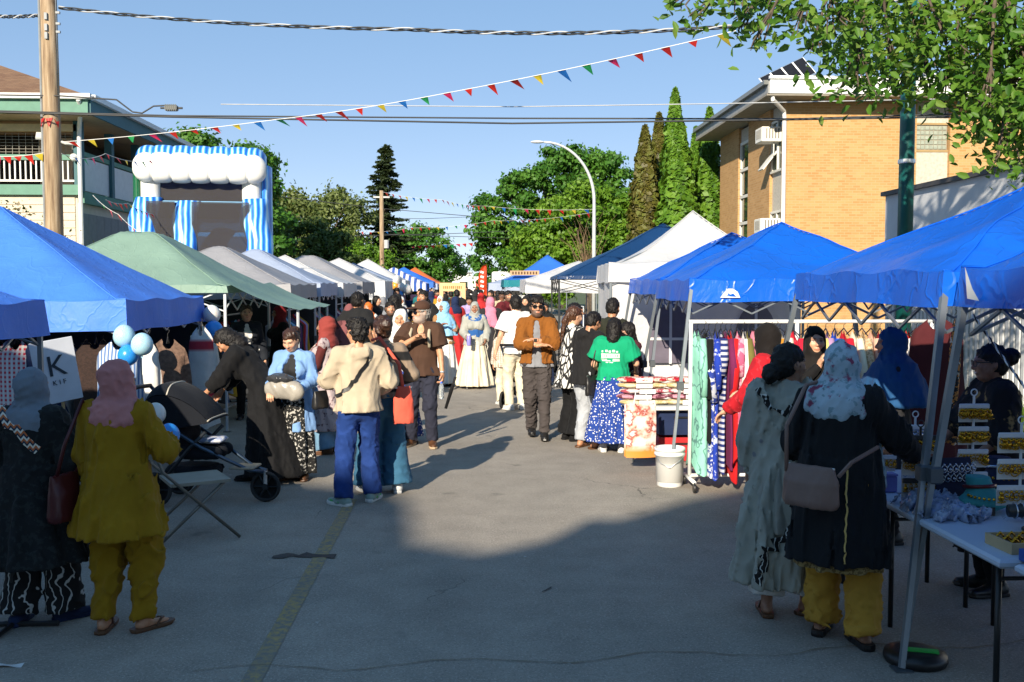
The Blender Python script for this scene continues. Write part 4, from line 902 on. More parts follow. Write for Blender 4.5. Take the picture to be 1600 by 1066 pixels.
def cone(a, b, r1, r2, n=None, sq=1.0, cap=False):
    a = np.array(a, float); b = np.array(b, float); d = b-a; L2 = max(1e-9, d@d); L = math.sqrt(L2); R_ = max(r1, r2)/min(1, 1)
    def f(X, Y, Z):
        x, y, z = X-a[0], Y-a[1], Z-a[2]; t0 = (x*d[0]+y*d[1]+z*d[2])/L2; t = np.clip(t0, 0, 1)
        x, y, z = x-t*d[0], y-t*d[1], z-t*d[2]
        if n is not None:
            k = (x*n[0]+y*n[1]+z*n[2])*(1/sq-1); x, y, z = x+k*n[0], y+k*n[1], z+k*n[2]
        v = np.sqrt(x*x+y*y+z*z)-(r1+(r2-r1)*t)
        return np.maximum(v, (t0-1)*L) if cap else v
    e = max(r1, r2); return f, np.minimum(a, b)-e, np.maximum(a, b)+e
def ell(c, r, M=None):
    c = np.array(c, float); r = np.array(r, float); mn = r.min()
    def f(X, Y, Z):
        x, y, z = X-c[0], Y-c[1], Z-c[2]
        if M is not None: x, y, z = (M[0, 0]*x+M[1, 0]*y+M[2, 0]*z), (M[0, 1]*x+M[1, 1]*y+M[2, 1]*z), (M[0, 2]*x+M[1, 2]*y+M[2, 2]*z)
        k = np.sqrt((x/r[0])**2+(y/r[1])**2+(z/r[2])**2); return (k-1)*mn*np.where(k > 1, 1.0, 1.0)
    e = r.max() if M is not None else r; return f, c-e, c+e
def loft(lv, nf=0, amp=0.0, ph=0.0, zf=None):
    lv = sorted(lv); zs = np.array([l[0] for l in lv]); A = np.array([l[1:] for l in lv])
    def f(X, Y, Z):
        z = Z.ravel(); cx, cy, rx, ry = [np.interp(z, zs, A[:, i])[None, None, :] for i in range(4)]
        x, y = X-cx, Y-cy; k = np.sqrt((x/rx)**2+(y/ry)**2); mn = np.minimum(rx, ry); d = (k-1)*mn
        if nf:
            th = np.arctan2(y, x); g = np.clip((zs[-1]-Z)/(zs[-1]-zs[0]), 0, 1)**0.8
            d = d-amp*g*(np.sin(nf*th+ph+1.2*np.sin(3*Z+th))+0.5*np.sin((nf*1.7)*th+2*ph+3*Z))
        return np.maximum(d, np.maximum(zs[0]-Z, Z-zs[-1]))
    e = A[:, 2:].max(0)+amp*1.6; lo = np.array([(A[:, 0]).min()-e[0], A[:, 1].min()-e[1], zs[0]]); hi = np.array([A[:, 0].max()+e[0], A[:, 1].max()+e[1], zs[-1]])
    return f, lo, hi
def rotm(yaw, pitch=0.0, roll=0.0):
    return np.array((Matrix.Rotation(yaw, 3, 'Z') @ Matrix.Rotation(pitch, 3, 'X') @ Matrix.Rotation(roll, 3, 'Y')))
SKIN = {'fair': hx('d8a482'), 'tan': hx('b87f58'), 'brown': hx('8a5a3c'), 'dark': hx('5c3a28'), 'warm': hx('c68e66')}
def skin_mat():
    if 'skin' in MC: return MC['skin']
    t = NT('skin'); a = t.node('Attribute', attribute_name='skin_colour').outputs['Color']
    t.col(t.mix(0.22, a, t.ramp(t.noise(30, 4), [(0.3, (0.25, 0.12, 0.08)), (0.7, (0.75, 0.5, 0.38))]))); t.set(Roughness=0.5, Subsurface_Weight=0.08, Subsurface_Scale=0.01); t.b.inputs['Subsurface Radius'].default_value = (1, .3, .15)
    MC['skin'] = t.m; return t.m
def ik(S, T, a, b, pole):
    d = T-S; L = np.linalg.norm(d)
    if L > (a+b)*0.995: T = S+d/L*(a+b)*0.995; d = T-S; L = np.linalg.norm(d)
    x = (a*a-b*b+L*L)/(2*L); h = math.sqrt(max(0, a*a-x*x)); u = d/L; p = np.array(pole, float); p = p-u*(p@u); p /= np.linalg.norm(p)+1e-9
    return S+u*x+p*h, T
class Skel: pass
def skeleton(H, pose, wd):
    K = Skel(); s = H/1.70; K.s = s; K.w = wd; lean = pose.get('lean', 0.0); cr = pose.get('drop', 0.0)
    Rl = np.array(Matrix.Rotation(-lean, 3, 'X')) @ np.array(Matrix.Rotation(pose.get('tilt', 0.0), 3, 'Y')) @ np.array(Matrix.Rotation(pose.get('twist', 0.0), 3, 'Z'))
    K.R = Rl; pel = V3(0, -0.25*math.sin(lean)*0.6, 0.94-cr)*s
    def up(x, y, z): return pel+Rl @ (V3(x, y, z-0.94)*s)
    K.pel = pel; K.waist = up(0, 0, 1.07); K.chest = up(0, 0, 1.27); K.neck = up(0, -0.01, 1.41); K.hb = up(0, 0.01, 1.50)
    K.up = up; sw = 0.155*(0.85+0.15*wd)
    K.sh = {-1: up(-sw, 0, 1.37), 1: up(sw, 0, 1.37)}
    K.M = Rl @ rotm(pose.get('hyaw', 0), pose.get('hpitch', 0), pose.get('hroll', 0))
    K.head = up(0, 0.018, 1.475)+K.M @ (V3(0, 0.0, 0.105)*s)
    K.el = {}; K.wr = {}; K.hd = {}
    for sd, key in ((-1, 'La'), (1, 'Ra')):
        t = pose.get(key)
        if t is None: t = (sd*(0.27+0.04*(wd-1)), 0.06, 0.80)
        T = V3(*t[:3])*s; pole = t[3] if len(t) > 3 and t[3] is not None else (sd*0.6, -0.8, -0.5)
        K.el[sd], K.wr[sd] = ik(K.sh[sd], T, 0.275*s, 0.245*s, pole)
        f = K.wr[sd]-K.el[sd]; f /= np.linalg.norm(f); K.hd[sd] = V3(*t[4]) if len(t) > 4 else f; K.hd[sd] = K.hd[sd]/np.linalg.norm(K.hd[sd])
    K.hip = {-1: pel+V3(-.085, 0, -.02)*s, 1: pel+V3(.085, 0, -.02)*s}; K.kn = {}; K.an = {}; K.toe = {}
    for sd, key in ((-1, 'Ll'), (1, 'Rl')):
        t = pose.get(key, (sd*0.10, 0.0)); T = V3(t[0], t[1], (t[2] if len(t) > 2 else 0.075))*s
        K.kn[sd], K.an[sd] = ik(K.hip[sd], T, 0.43*s, 0.43*s, (sd*0.08, 1, 0)); K.toe[sd] = t[3] if len(t) > 3 else sd*0.25
    return K
YN = V3(0, 1, 0)
def torso(K, g=0.0, fem=True, bust=1.0):
    s = K.s; w = K.w; n = K.R @ YN; sq = 0.70+0.10*(w-1)*3
    L = [(cone(K.pel-K.R @ V3(0, 0, .03*s), K.waist, (0.152 if fem else .138)*w*s+g, (.120 if fem else .126)*w*s+g, n, min(.95, sq)), .05),
         (cone(K.waist, K.chest, (.120 if fem else .126)*w*s+g, (.128 if fem else .142)*w*s+g, n, min(.95, sq)), .06),
         (cone(K.sh[-1], K.sh[1], .050*s*(.8+.2*w)+g*.8, .050*s*(.8+.2*w)+g*.8), .06),
         (cone(K.chest, K.neck, .105*s*w+g, .058*s+g, n, .75), .05)]
    if fem:
        for sd in (-1, 1): L.append((ell(K.up(sd*0.075, 0.085+.02*w, 1.245), V3(.068, .056, .066)*s*bust*(.6+.4*w)+g, K.R), .05))
    return L
def hand(K, sd, curl=0.5, spread=1.0):
    s = K.s*1.0; d = K.hd[sd]; w = K.wr[sd]; z = V3(0, 0, 1); side = np.cross(d, z)
    if np.linalg.norm(side) < .2: side = V3(0, 1, 0)-d*d[1]; 
    side /= np.linalg.norm(side); pn = np.cross(side, d)
    if abs(d[2]) > 0.6: side = V3(0, 1, 0)-d*d[1]; side /= np.linalg.norm(side); pn = V3(-sd, 0, 0)-d*(-sd*d[0]); pn -= side*(pn@side); pn /= np.linalg.norm(pn)
    else: pn = -np.abs(1)*pn*np.sign(pn[2]+1e-9); 
    ts = 1.0 if side@V3(-sd, .4, 0) > 0 else -1.0
    L = []; pc = w+d*.048*s
    L.append((ell(pc, V3(.014, .040, .046)*s*1.05, np.stack([pn, side, d], 1)), .012))
    L.append((cone(w-d*.03*s, w+d*.03*s, .026*s, .024*s), .02))
    for i, (o, ln) in enumerate(((.030, .070), (.010, .080), (-.010, .074), (-.029, .058))):
        p0 = w+d*.080*s+side*ts*o*s; a1 = curl*0.9; d1 = d*math.cos(a1)+pn*math.sin(a1); d1 += side*ts*(o*2.5*spread); p1 = p0+d1*ln*.52*s
        a2 = curl*2.0; d2 = d*math.cos(a2)+pn*math.sin(a2); p2 = p1+d2*ln*.5*s
        L.append((cone(p0, p1, .0098*s, .009*s), .008)); L.append((cone(p1, p2, .009*s, .0072*s), .004))
    t0 = w+d*.022*s+side*ts*.028*s; t1 = t0+(d*.6+side*ts*.75+pn*.3*curl)*.042*s; t2 = t1+(d*.9+side*ts*.25+pn*.5*curl)*.032*s
    L.append((cone(t0, t1, .0125*s, .010*s), .01)); L.append((cone(t1, t2, .010*s, .008*s), .004))
    return L, pc+d*.03*s
def bounds(prims, pad):
    lo = np.min([p[0][1] for p in prims], 0)-pad; hi = np.max([p[0][2] for p in prims], 0)+pad; return lo, hi
def fieldmesh(prims, h, post=None, pad=0.03):
    lo, hi = bounds(prims, pad); F = Field(lo, hi, h)
    for p, k in prims: F.add(p, k)
    if post: post(F)
    return F.mesh()
def body_mesh(K, skin, fem, hres, face, beard=None, beardc=(.02, .015, .012), fingers=True, curl=(0.5, 0.5), res=0.016, mouth='closed'):
    s = K.s; w = K.w; parts = []
    L = torso(K, -0.012, fem)
    L.append((cone(K.neck-K.R @ V3(0, 0, .03*s), K.hb, .056*s, .050*s), .03))
    for sd in (-1, 1):
        L += [(cone(K.sh[sd], K.el[sd], .048*s*(.7+.3*w), .038*s*(.7+.3*w)), .03), (cone(K.el[sd], K.wr[sd], .039*s*(.75+.25*w), .026*s), .015)]
        L += [(cone(K.hip[sd], K.kn[sd], .082*s*w, .054*s), .04), (cone(K.kn[sd], K.an[sd], .053*s, .036*s), .02)]
        a = K.toe[sd]; f = V3(math.sin(a), math.cos(a), 0); L.append((cone(K.an[sd]-f*.03*s-V3(0, 0, .035*s), K.an[sd]+f*.15*s-V3(0, 0, .048*s), .032*s, .022*s), .03))
        if not fingers: L.append((cone(K.wr[sd], K.wr[sd]+K.hd[sd]*.14*s, .028*s, .022*s), .015))
    parts.append(fieldmesh(L, res))
    # head
    M = K.M; c = K.head
    def hp(x, y, z): return c+M @ (V3(x, y, z)*s)
    H = [(ell(hp(0, -.008, .018), V3(.076, .096, .100)*s, M), .02), (ell(hp(0, .022, -.042), V3(.060, .068, .075)*s, M), .05), (ell(hp(0, .052, -.095), V3(.026, .024, .018)*s, M), .03),
         (cone(K.neck, K.hb+V3(0, 0, .02*s), .058*s, .050*s), .03)]
    if face:
        H += [(cone(hp(0, .093, .012), hp(0, .112, -.026), .008*s, .0145*s), .014), (ell(hp(-.013, .101, -.030), V3(.009, .009, .007)*s, M), .008), (ell(hp(.013, .101, -.030), V3(.009, .009, .007)*s, M), .008),
              (cone(hp(-.040, .080, .024), hp(.040, .080, .024), .010*s, .010*s), .02), (ell(hp(0, .094, -.062), V3(.022, .010, .010)*s, M), .01),
              (ell(hp(-.042, .070, -.025), V3(.022, .018, .02)*s, M), .02), (ell(hp(.042, .070, -.025), V3(.022, .018, .02)*s, M), .02)]
        for sd in (-1, 1): H.append((ell(hp(sd*.078, -.006, -.006), V3(.010, .020, .032)*s, M), .006))
    if beard: H.append((ell(hp(0, .045, -.082), V3(.056, .058, .045)*s, M), .03))
    def post(F):
        if face:
            for sd in (-1, 1): F.cut(ell(hp(sd*.033, .100, .006), V3(.017, .012, .011)*s, M), .012)
    P, Fh = fieldmesh(H, hres, post); parts.append((P, Fh)); nh = len(P)
    if fingers:
        for q, sd in enumerate((-1, 1)): Lh, _ = hand(K, sd, curl[q]); parts.append(fieldmesh(Lh, max(.0048, hres), pad=.02))
    n = 0; VV = []; FF = []
    for P_, F_ in parts: VV.append(P_); FF.append(F_+n); n += len(P_)
    V = np.concatenate(VV); F = np.concatenate(FF); me = mk('body', V, F)
    col = np.tile(np.array(SKIN[skin]), (len(V), 1))
    a = len(parts[0][0]); q = ((parts[1][0]-c) @ M)/s    # head-local
    hc = col[a:a+nh]
    def paint(mask, cc, f=1.0): hc[mask] = hc[mask]*(1-f)+np.array(cc)*f
    X, Y, Z = q[:, 0], q[:, 1], q[:, 2]; fr = Y > .045
    if face:
        ax = np.abs(X)
        paint(fr & (((ax-.036)/.026)**2+((Z+.03)/.02)**2 < 1), np.array(SKIN[skin])*np.array([1.12, .88, .85]), .5)
        lip = fr & ((X/.024)**2+((Z+.062)/.0095)**2 < 1); paint(lip, np.array(SKIN[skin])*np.array([.85, .5, .5]), .9)
        if mouth == 'smile': paint(fr & ((X/.021)**2+((Z+.062-.15*ax)/.006)**2 < 1), (.75, .72, .68), .9)
        eye = fr & (((ax-.033)/.0155)**2+((Z-.006)/.0075)**2 < 1); paint(eye, (.35, .32, .30)); paint(fr & (((ax-.033)/.008)**2+((Z-.006)/.008)**2 < 1), (.015, .01, .01))
        paint(fr & (((ax-.034)/.023)**2+((Z-.027+.1*(ax-.034))/.0058)**2 < 1), (.025, .018, .014), .85)
        paint(fr & (((ax-.033)/.02)**2+((Z-.013)/.004)**2 < 1), (.03, .02, .015), .6)
    if beard:
        b = ((Z < -.038) & (Y > -.02) & (Z > -.14) & ~((np.abs(X) < .021) & (np.abs(Z+.062) < .009))) | ((np.abs(X) > .052) & (Y > -.01) & (Y < .06) & (Z < .01) & (Z > -.08)) | (fr & (np.abs(X) < .034) & (np.abs(Z+.046) < .0065))
        paint(b, beardc, beard)
    hc_ = hc; col[a:a+nh] = hc_
    at_ = me.attributes.new('skin_colour', 'FLOAT_COLOR', 'POINT'); at_.data.foreach_set('color', np.concatenate([col, np.ones((len(V), 1))], 1).astype(np.float32).ravel())
    me.materials.append(skin_mat()); return me
def sleeve(K, sd, kind, g, k=.03, cuff=0.0):
    s = K.s; w = .7+.3*K.w
    if kind is None: return []
    if kind == 'short': e = K.sh[sd]+(K.el[sd]-K.sh[sd])*.72; return [(cone(K.sh[sd], e, .052*s*w+g, .052*s*w+g*1.3, cap=True), k)]
    if kind == 'elbow': return [(cone(K.sh[sd], K.el[sd], .052*s*w+g, .048*s*w+g), k), (cone(K.el[sd], K.el[sd]+(K.wr[sd]-K.el[sd])*.25, .048*s*w+g, .05*s*w+g, cap=True), .02)]
    e = K.el[sd]+(K.wr[sd]-K.el[sd])*(.72 if kind == '3q' else .97)
    return [(cone(K.sh[sd], K.el[sd], .046*s*w+g*.8, .040*s*w+g*.8), k), (cone(K.el[sd], e, .040*s*w+g*.8, (.029*s+g*.7)+cuff, cap=True), .02)]
def g_top(K, o, h):
    s = K.s; g = o.get('loose', .012); fem = o.get('fem', True); hem = o.get('hem', .86)*s; L = torso(K, g, fem)
    L.append((cone(K.neck-K.R @ V3(0, 0, .02*s), K.neck+K.R @ V3(0, 0, o.get('collar', .012)*s), .064*s+g*.5, .060*s+g*.4, cap=True), .03))
    for sd in (-1, 1): L += sleeve(K, sd, o.get('sleeve', 'long'), g+o.get('slo', 0), cuff=o.get('cuff', 0))
    zb = K.pel[2]
    if hem < zb+.02*s:
        fl = o.get('flare', .03); rx = (.158 if fem else .144)*K.w*s+g; ry = rx*.80; lv = [(zb+.12*s, K.waist[0], K.waist[1]*.8, rx*.86, ry*.86), (zb, K.pel[0], K.pel[1], rx, ry), (hem, K.pel[0]+o.get('hx', 0), K.pel[1]+o.get('hy', 0), rx+fl, ry+fl)]
        L.append((loft(lv, o.get('nf', 7), o.get('famp', .012), o.get('ph', 1.0)), .04))
    if o.get('hood'):
        L += [(ell(K.up(0, -.105, 1.40), V3(.105, .060, .075)*s, K.R), .03), (cone(K.up(-.085, -.03, 1.43), K.up(-.05, .075, 1.37), .032*s, .026*s), .02), (cone(K.up(.085, -.03, 1.43), K.up(.05, .075, 1.37), .032*s, .026*s), .02)]
    def post(F):
        F.ripple(o.get('fold', .0045)*1.7, o.get('fsc', 26), int(o.get('seed', 1))); F.below(hem)
        if o.get('hood'): F.cut(ell(K.up(0, -.075, 1.465), V3(.07, .045, .05)*s, K.R), .02)
        if o.get('open'):
            gp = o['open']
            for z in np.linspace(.70, 1.40, 15):
                wd_ = (gp[0]+(gp[1]-gp[0])*(z-.70)/.70)*s; p = K.up(0, .20, z); F.cut(ell(p, V3(wd_, .155*s, .045*s)), .005)
        if o.get('vneck'): F.cut(ell(K.up(0, .11, 1.40), V3(.05, .08, .075)*s, K.R), .01)
    return fieldmesh(L, h, post, .05)
def g_trousers(K, o, h):
    s = K.s; g = o.get('w', .018); fl = o.get('flare', 0.0); n = V3(0, 1, 0)
    L = [(cone(K.pel-V3(.03, 0, .04)*s, K.pel+V3(.03, 0, -.04)*s, .122*s*K.w+g*.6, .122*s*K.w+g*.6, n, .85), .04), (cone(K.pel, K.waist, .135*s*K.w+g*.3, .100*s*K.w, n, .70), .04)]
    for sd in (-1, 1):
        kn = K.kn[sd]; an = K.an[sd]; e = kn+(an-kn)*o.get('len', 1.0)
        L += [(cone(K.hip[sd]-V3(0, 0, .02*s), kn, .078*s*K.w+g*.7, .052*s+g), .035), (cone(kn, e, .052*s+g, .040*s+g*1.0+fl, cap=True), .03)]
    return fieldmesh(L, h, lambda F: F.ripple(o.get('fold', .0045)*1.6, o.get('fsc', 22), int(o.get('seed', 4)), (1, 1, .9)), .05)
def g_skirt(K, o, h):
    s = K.s; wz = o.get('waist', 1.02)*s; hem = o.get('hem', .12)*s; rx = .15*K.w*s+.012; fl = o.get('flare', .16)
    hx_ = (K.an[1][0]+K.an[-1][0])/2; hy_ = (K.an[1][1]+K.an[-1][1])/2+o.get('hy', 0)
    lv = [(wz, K.waist[0], K.waist[1], rx*.78, rx*.62), (K.pel[2]-.02*s, K.pel[0], K.pel[1], .162*K.w*s+.02, .138*K.w*s+.02), (hem, hx_, hy_, .178*K.w*s+fl, .15*K.w*s+fl*.85)]
    return fieldmesh([(loft(lv, o.get('nf', 9), o.get('famp', .02), o.get('ph', .5)), .02)], h, lambda F: (F.ripple(o.get('fold', .003), 16, int(o.get('seed', 2)), (1, 1, .25)), F.below(hem)), .05)
def g_hijab(K, o, h):
    s = K.s; M = K.M; c = K.head; st = o.get('style', 'short'); gr = o.get('grow', .008)
    def hp(x, y, z): return c+M @ (V3(x, y, z)*s)
    L = [(ell(hp(0, -.014, .016), V3(.094, .116, .120)*s, M), .02), (ell(hp(0, -.005, -.06), V3(.082, .095, .09)*s, M), .04), (cone(hp(0, .01, -.10), K.neck+K.R @ V3(0, .01, -.01)*s, .080*s, .098*s), .05),
         (cone(K.up(-.085, -.005, 1.385), K.up(.085, -.005, 1.385), .072*s+gr, .072*s+gr), .06), (ell(K.up(0, .055, 1.345), V3(.125, .07, .075)*s+gr, K.R), .05), (ell(K.up(0, -.05, 1.345), V3(.135, .072, .085)*s+gr, K.R), .05)]
    if st in ('khimar', 'long'):
        z0 = o.get('to', .95)*s; W = K.w
        L.append((loft([(1.42*s, K.neck[0], K.neck[1], .14*s+gr, .12*s+gr), (1.30*s, K.chest[0], K.chest[1], .225*s*W+gr, .18*s*W+gr), (1.1*s, K.waist[0], K.waist[1], .26*s*W+gr, .21*s*W+gr), (z0, K.pel[0], K.pel[1], .275*s*W+gr, .225*s*W+gr)], 8, .012, 1.0), .05))
    if o.get('tail'):
        for (x0, y0, z0), (x1, y1, z1), r in o['tail']: L.append((cone(K.up(x0, y0, z0), K.up(x1, y1, z1), r*s, r*s*.9, V3(0, 1, 0), .5), .03))
    def post(F):
        if o.get('face', True): F.cut(ell(hp(0, .125, -.012), V3(.060, .085, .084)*s, M), .012)
        F.ripple(o.get('fold', .0045)*1.15, o.get('fsc', 24), int(o.get('seed', 3)), (.7, .7, 1.2))
    return fieldmesh(L, h, post, .04)
def g_hair(K, o, h):
    s = K.s; M = K.M; c = K.head; st = o.get('style', 'short')
    def hp(x, y, z): return c+M @ (V3(x, y, z)*s)
    L = [(ell(hp(0, -.014, .030), V3(.087, .106, .104)*s, M), .02)]; pf = []
    if st in ('short', 'thick'): L.append((ell(hp(0, -.045, -.03), V3(.078, .065, .07)*s, M), .03))
    if st == 'thick': L += [(ell(hp(0, .02, .085), V3(.075, .075, .05)*s, M), .03)]
    if st in ('bun', 'lowbun'):
        L += [(ell(hp(0, -.05, -.02), V3(.075, .065, .08)*s, M), .03), (ell(hp(0, -.135, -.055 if st == 'lowbun' else .04), V3(.062, .055, .062)*s, M), .02)]
    if st == 'bob': L += [(cone(hp(0, -.05, .0), hp(0, -.055, -.14), .088*s, .085*s), .03)]+[(cone(hp(sd*.065, .0, 0), hp(sd*.075, -.01, -.13), .032*s, .03*s), .03) for sd in (-1, 1)]
    if st == 'long': L += [(cone(hp(0, -.05, .0), K.up(0, -.125, o.get('to', 1.22)), .085*s, .075*s, K.R @ YN, .6), .04)]+[(cone(hp(sd*.068, .01, 0), K.up(sd*.085, -.05, o.get('to', 1.22)+.08), .030*s, .034*s), .03) for sd in (-1, 1)]
    if st == 'pony': L += [(ell(hp(0, -.05, -.01), V3(.076, .065, .08)*s, M), .03), (cone(hp(0, -.10, .02), hp(0, -.135, -.10), .026*s, .034*s), .02), (cone(hp(0, -.135, -.10), hp(.0, -.13, -.36), .034*s, .012*s), .02)]
    def post(F):
        F.cut(ell(hp(0, .135, -.045), V3(.078, .098, .108)*s, M), .015)
        F.cut(ell(hp(0, .04, -.16), V3(.10, .10, .10)*s, M), .015) if st in ('short', 'thick') else None
        F.ripple(.007 if st != 'thick' else .013, o.get('fsc', 60), 5, (1.2, 1.2, .5))
    return fieldmesh(L, h, post, .03)
def g_shoe(K, sd, h, o):
    s = K.s; a = K.toe[sd]; f = V3(math.sin(a), math.cos(a), 0); an = K.an[sd]; z0 = an[2]-.075*s; b = V3(an[0], an[1], z0)
    L = [(cone(b-f*.045*s+V3(0, 0, .045*s), b+f*.05*s+V3(0, 0, .045*s), .042*s, .045*s), .02), (cone(b+f*.05*s+V3(0, 0, .04*s), b+f*.165*s+V3(0, 0, .030*s), .046*s, .036*s, V3(0, 0, 1), .8), .03)]
    if not o.get('low'): L.append((cone(b-f*.03*s+V3(0, 0, .05*s), b-f*.02*s+V3(0, 0, .105*s), .044*s, .043*s, cap=True), .02))
    return fieldmesh(L, h, lambda F: F.below(z0+.012*s), .02)
def g_sole(K, sd, o):
    s = K.s; a = K.toe[sd]; M_ = Matrix.Rotation(-a, 3, 'Z'); z0 = K.an[sd][2]-.075*s; th = o.get('sole_h', .026); m = MB()
    out = [(0, -.092), (.034, -.080), (.040, -.03), (.042, .05), (.050, .12), (.042, .175), (.012, .207), (-.018, .203), (-.042, .165), (-.046, .10), (-.040, .02), (-.040, -.04), (-.032, -.082)]
    out = [(x*(1 if sd > 0 else -1), y) for x, y in out]; V = []; n = len(out)
    for zz, k in ((.001, .96), (th*.5, 1.02), (th, 1.0)):
        for x, y in out: v = M_ @ Vector((x*s*k, y*s*k, 0)); V.append((K.an[sd][0]+v.x, K.an[sd][1]+v.y, z0+zz*s))
    F = [tuple(range(n)), tuple(range(2*n, 3*n))]
    for l in (0, 1):
        for i in range(n): F.append((l*n+i, l*n+(i+1) % n, (l+1)*n+(i+1) % n, (l+1)*n+i))
    return m.add(V, F)
PERSONS = []
def person(label, xy, face, H=1.65, w=1.0, skin='tan', fem=True, pose=None, wear=(), res=.013, hres=.0065, facef=True, beard=None, beardc=(.02, .015, .012), curl=(.5, .5), mouth='closed', group=None, fingers=True, z=0.0):
    K = skeleton(H, pose or {}, w); T = thing('person', label, 'person', (xy[0], xy[1], z), R(face), group); T.empty_display_size = .2
    bm_ = body_mesh(K, skin, fem, hres, facef, beard, beardc, fingers, curl, mouth=mouth); ob('body', bm_, None, T); out = {'root': T, 'K': K}
    for i, it in enumerate(wear):
        kind, mat = it[0], it[1]; o = dict(it[2]) if len(it) > 2 else {}; o.setdefault('fem', fem); o.setdefault('seed', i*7+int(H*100)); hh = o.get('res', res)
        if kind == 'top': V, F = g_top(K, o, hh); nm = o.get('name', 'shirt')
        elif kind == 'trousers': V, F = g_trousers(K, o, hh); nm = o.get('name', 'trousers')
        elif kind == 'skirt': V, F = g_skirt(K, o, hh); nm = o.get('name', 'skirt')
        elif kind == 'hijab': V, F = g_hijab(K, o, min(hh, .011)); nm = o.get('name', 'headscarf')
        elif kind == 'hair': V, F = g_hair(K, o, min(hh, .009)); nm = o.get('name', 'hair')
        elif kind == 'shoes':
            for sd in (-1, 1):
                if not o.get('sandal'):
                    V, F = g_shoe(K, sd, min(hh, .010), o); sh_ = ob('shoe', mk('shoe', V, F), mat, T); g_sole(K, sd, o).build('sole', o.get('sole', mat), sh_)
                else:
                    sh_ = g_sole(K, sd, o).build('sandal', mat, T); s = K.s; a = K.toe[sd]; M_ = Matrix.Rotation(-a, 3, 'Z'); b = Vector((K.an[sd][0], K.an[sd][1], K.an[sd][2]-.075*s))
                    m = MB(); m.tube([b+M_ @ Vector((-.043, .06, .02))*s, b+M_ @ Vector((-.02, .11, .052))*s, b+M_ @ Vector((0, .135, .05))*s, b+M_ @ Vector((.022, .105, .055))*s, b+M_ @ Vector((.044, .06, .02))*s], .008*s, 6); m.build('strap', mat, sh_)
            continue
        if len(V): out[nm] = ob(nm, mk(nm, V, F), mat, T)
    PERSONS.append(out); return out
def pw(p, v):      # local point of a person -> world
    r = p['root']; return Matrix.Translation(r.location) @ Matrix.Rotation(r.rotation_euler.z, 4, 'Z') @ Vector(v)

# ------------------------------------------------------------------ the people one can tell apart
c_ = cloth
BLK = c_('black_cloth', (.006, .006, .007)); NAVY = c_('navy_cloth', hx('1b2a4a')); WHT = c_('white_cloth', (.72, .70, .66)); CRM = c_('cream_cloth', hx('d8cdb4')); GRYC = c_('grey_cloth', hx('8a8c90'))
HAIRB = plain('black_hair', (.010, .008, .007), .55, var=.5, scale=40, bump=.9, bscale=90, spec=.3); HAIRBR = plain('brown_hair', hx('3a2418'), .4, var=.5, scale=40, bump=.6, bscale=120); HAIRG = plain('grey_hair', hx('8a8680'), .6, var=.3, scale=40)
LBRW = plain('light_brown_hair', hx('4a2e1c'), .4, var=.4, scale=40, bump=.6, bscale=120)
SHB = plain('black_leather', (.015, .014, .014), .4); SHW = plain('white_rubber', (.68, .68, .66), .5, var=.05); SHBR = plain('brown_leather', hx('5a3a22'), .5)
def mono(k, h, **kw): return cloth(k, hx(h), **kw)
def front(z=1.1, x=.13, y=.30): return dict(La=(-x, y, z), Ra=(x, y, z))
def g2(px, py): p = gnd(px, py); return (p.x, p.y)
# --- left foreground
MUST = mono('mustard_cloth', '94700f')
p_must = person('woman in mustard tunic and trousers with dusty pink headscarf, seen from behind', g2(190, 988), -12, 1.53, 1.22, 'tan', True,
    dict(La=(-.25, .12, .88), Ra=(.15, .30, 1.16, (.7, -.5, -.8)), Ll=(-.12, 0), Rl=(.12, .06, .075, .5), hyaw=-.35),
    [('top', MUST, dict(hem=.62, loose=.024, flare=.07, sleeve='3q', slo=.012, fold=.010, fsc=21, nf=6, famp=.014, name='tunic')), ('trousers', MUST, dict(w=.042, flare=-.01, fold=.011, fsc=19)), ('hijab', mono('dusty_pink', 'c07f7c'), dict(fold=.006)), ('shoes', SHBR, dict(sandal=True))], res=.0115)
BLKE = cloth('black_embossed', (.012, .013, .014), 'floral', (.022, .026, .026), 22, thr=.56)
p_gh = person('woman in black smocked dress and grey headscarf at left edge, seen from behind', g2(58, 975), -14, 1.47, 1.18, 'tan', True,
    dict(La=(-.24, .16, .95), Ra=(.24, .22, .98), Ll=(-.12, -.03), Rl=(.13, .12, .075, .6), hyaw=-.1),
    [('top', BLKE, dict(hem=.44, loose=.03, flare=.13, sleeve='long', slo=.02, fold=.006, nf=9, famp=.022, name='dress')), ('trousers', cloth('black_vine', (.012, .012, .013), 'vine', (.50, .50, .48), 7.5), dict(w=.05, flare=.025)), ('hijab', mono('slate_scarf', '76808c'), dict(fold=.006, seed=8)), ('shoes', NAVY, dict(low=True))], res=.0115)
p_bend = person('woman in long black robe bending over the pushchair', g2(404, 748), 82, 1.66, 1.12, 'tan', True,
    dict(lean=.62, La=(-.16, .62, .72), Ra=(.20, .52, .80), hpitch=-.35, hyaw=.2),
    [('top', BLK, dict(hem=.06, loose=.03, flare=.16, sleeve='3q', slo=.03, nf=8, famp=.02, hy=-.12, name='robe', fold=.006)), ('hair', HAIRB, dict(style='bob')), ('shoes', BLK, dict(low=True))], curl=(.7, .7))
BLUEC = mono('sky_knit', '7ba0d0')
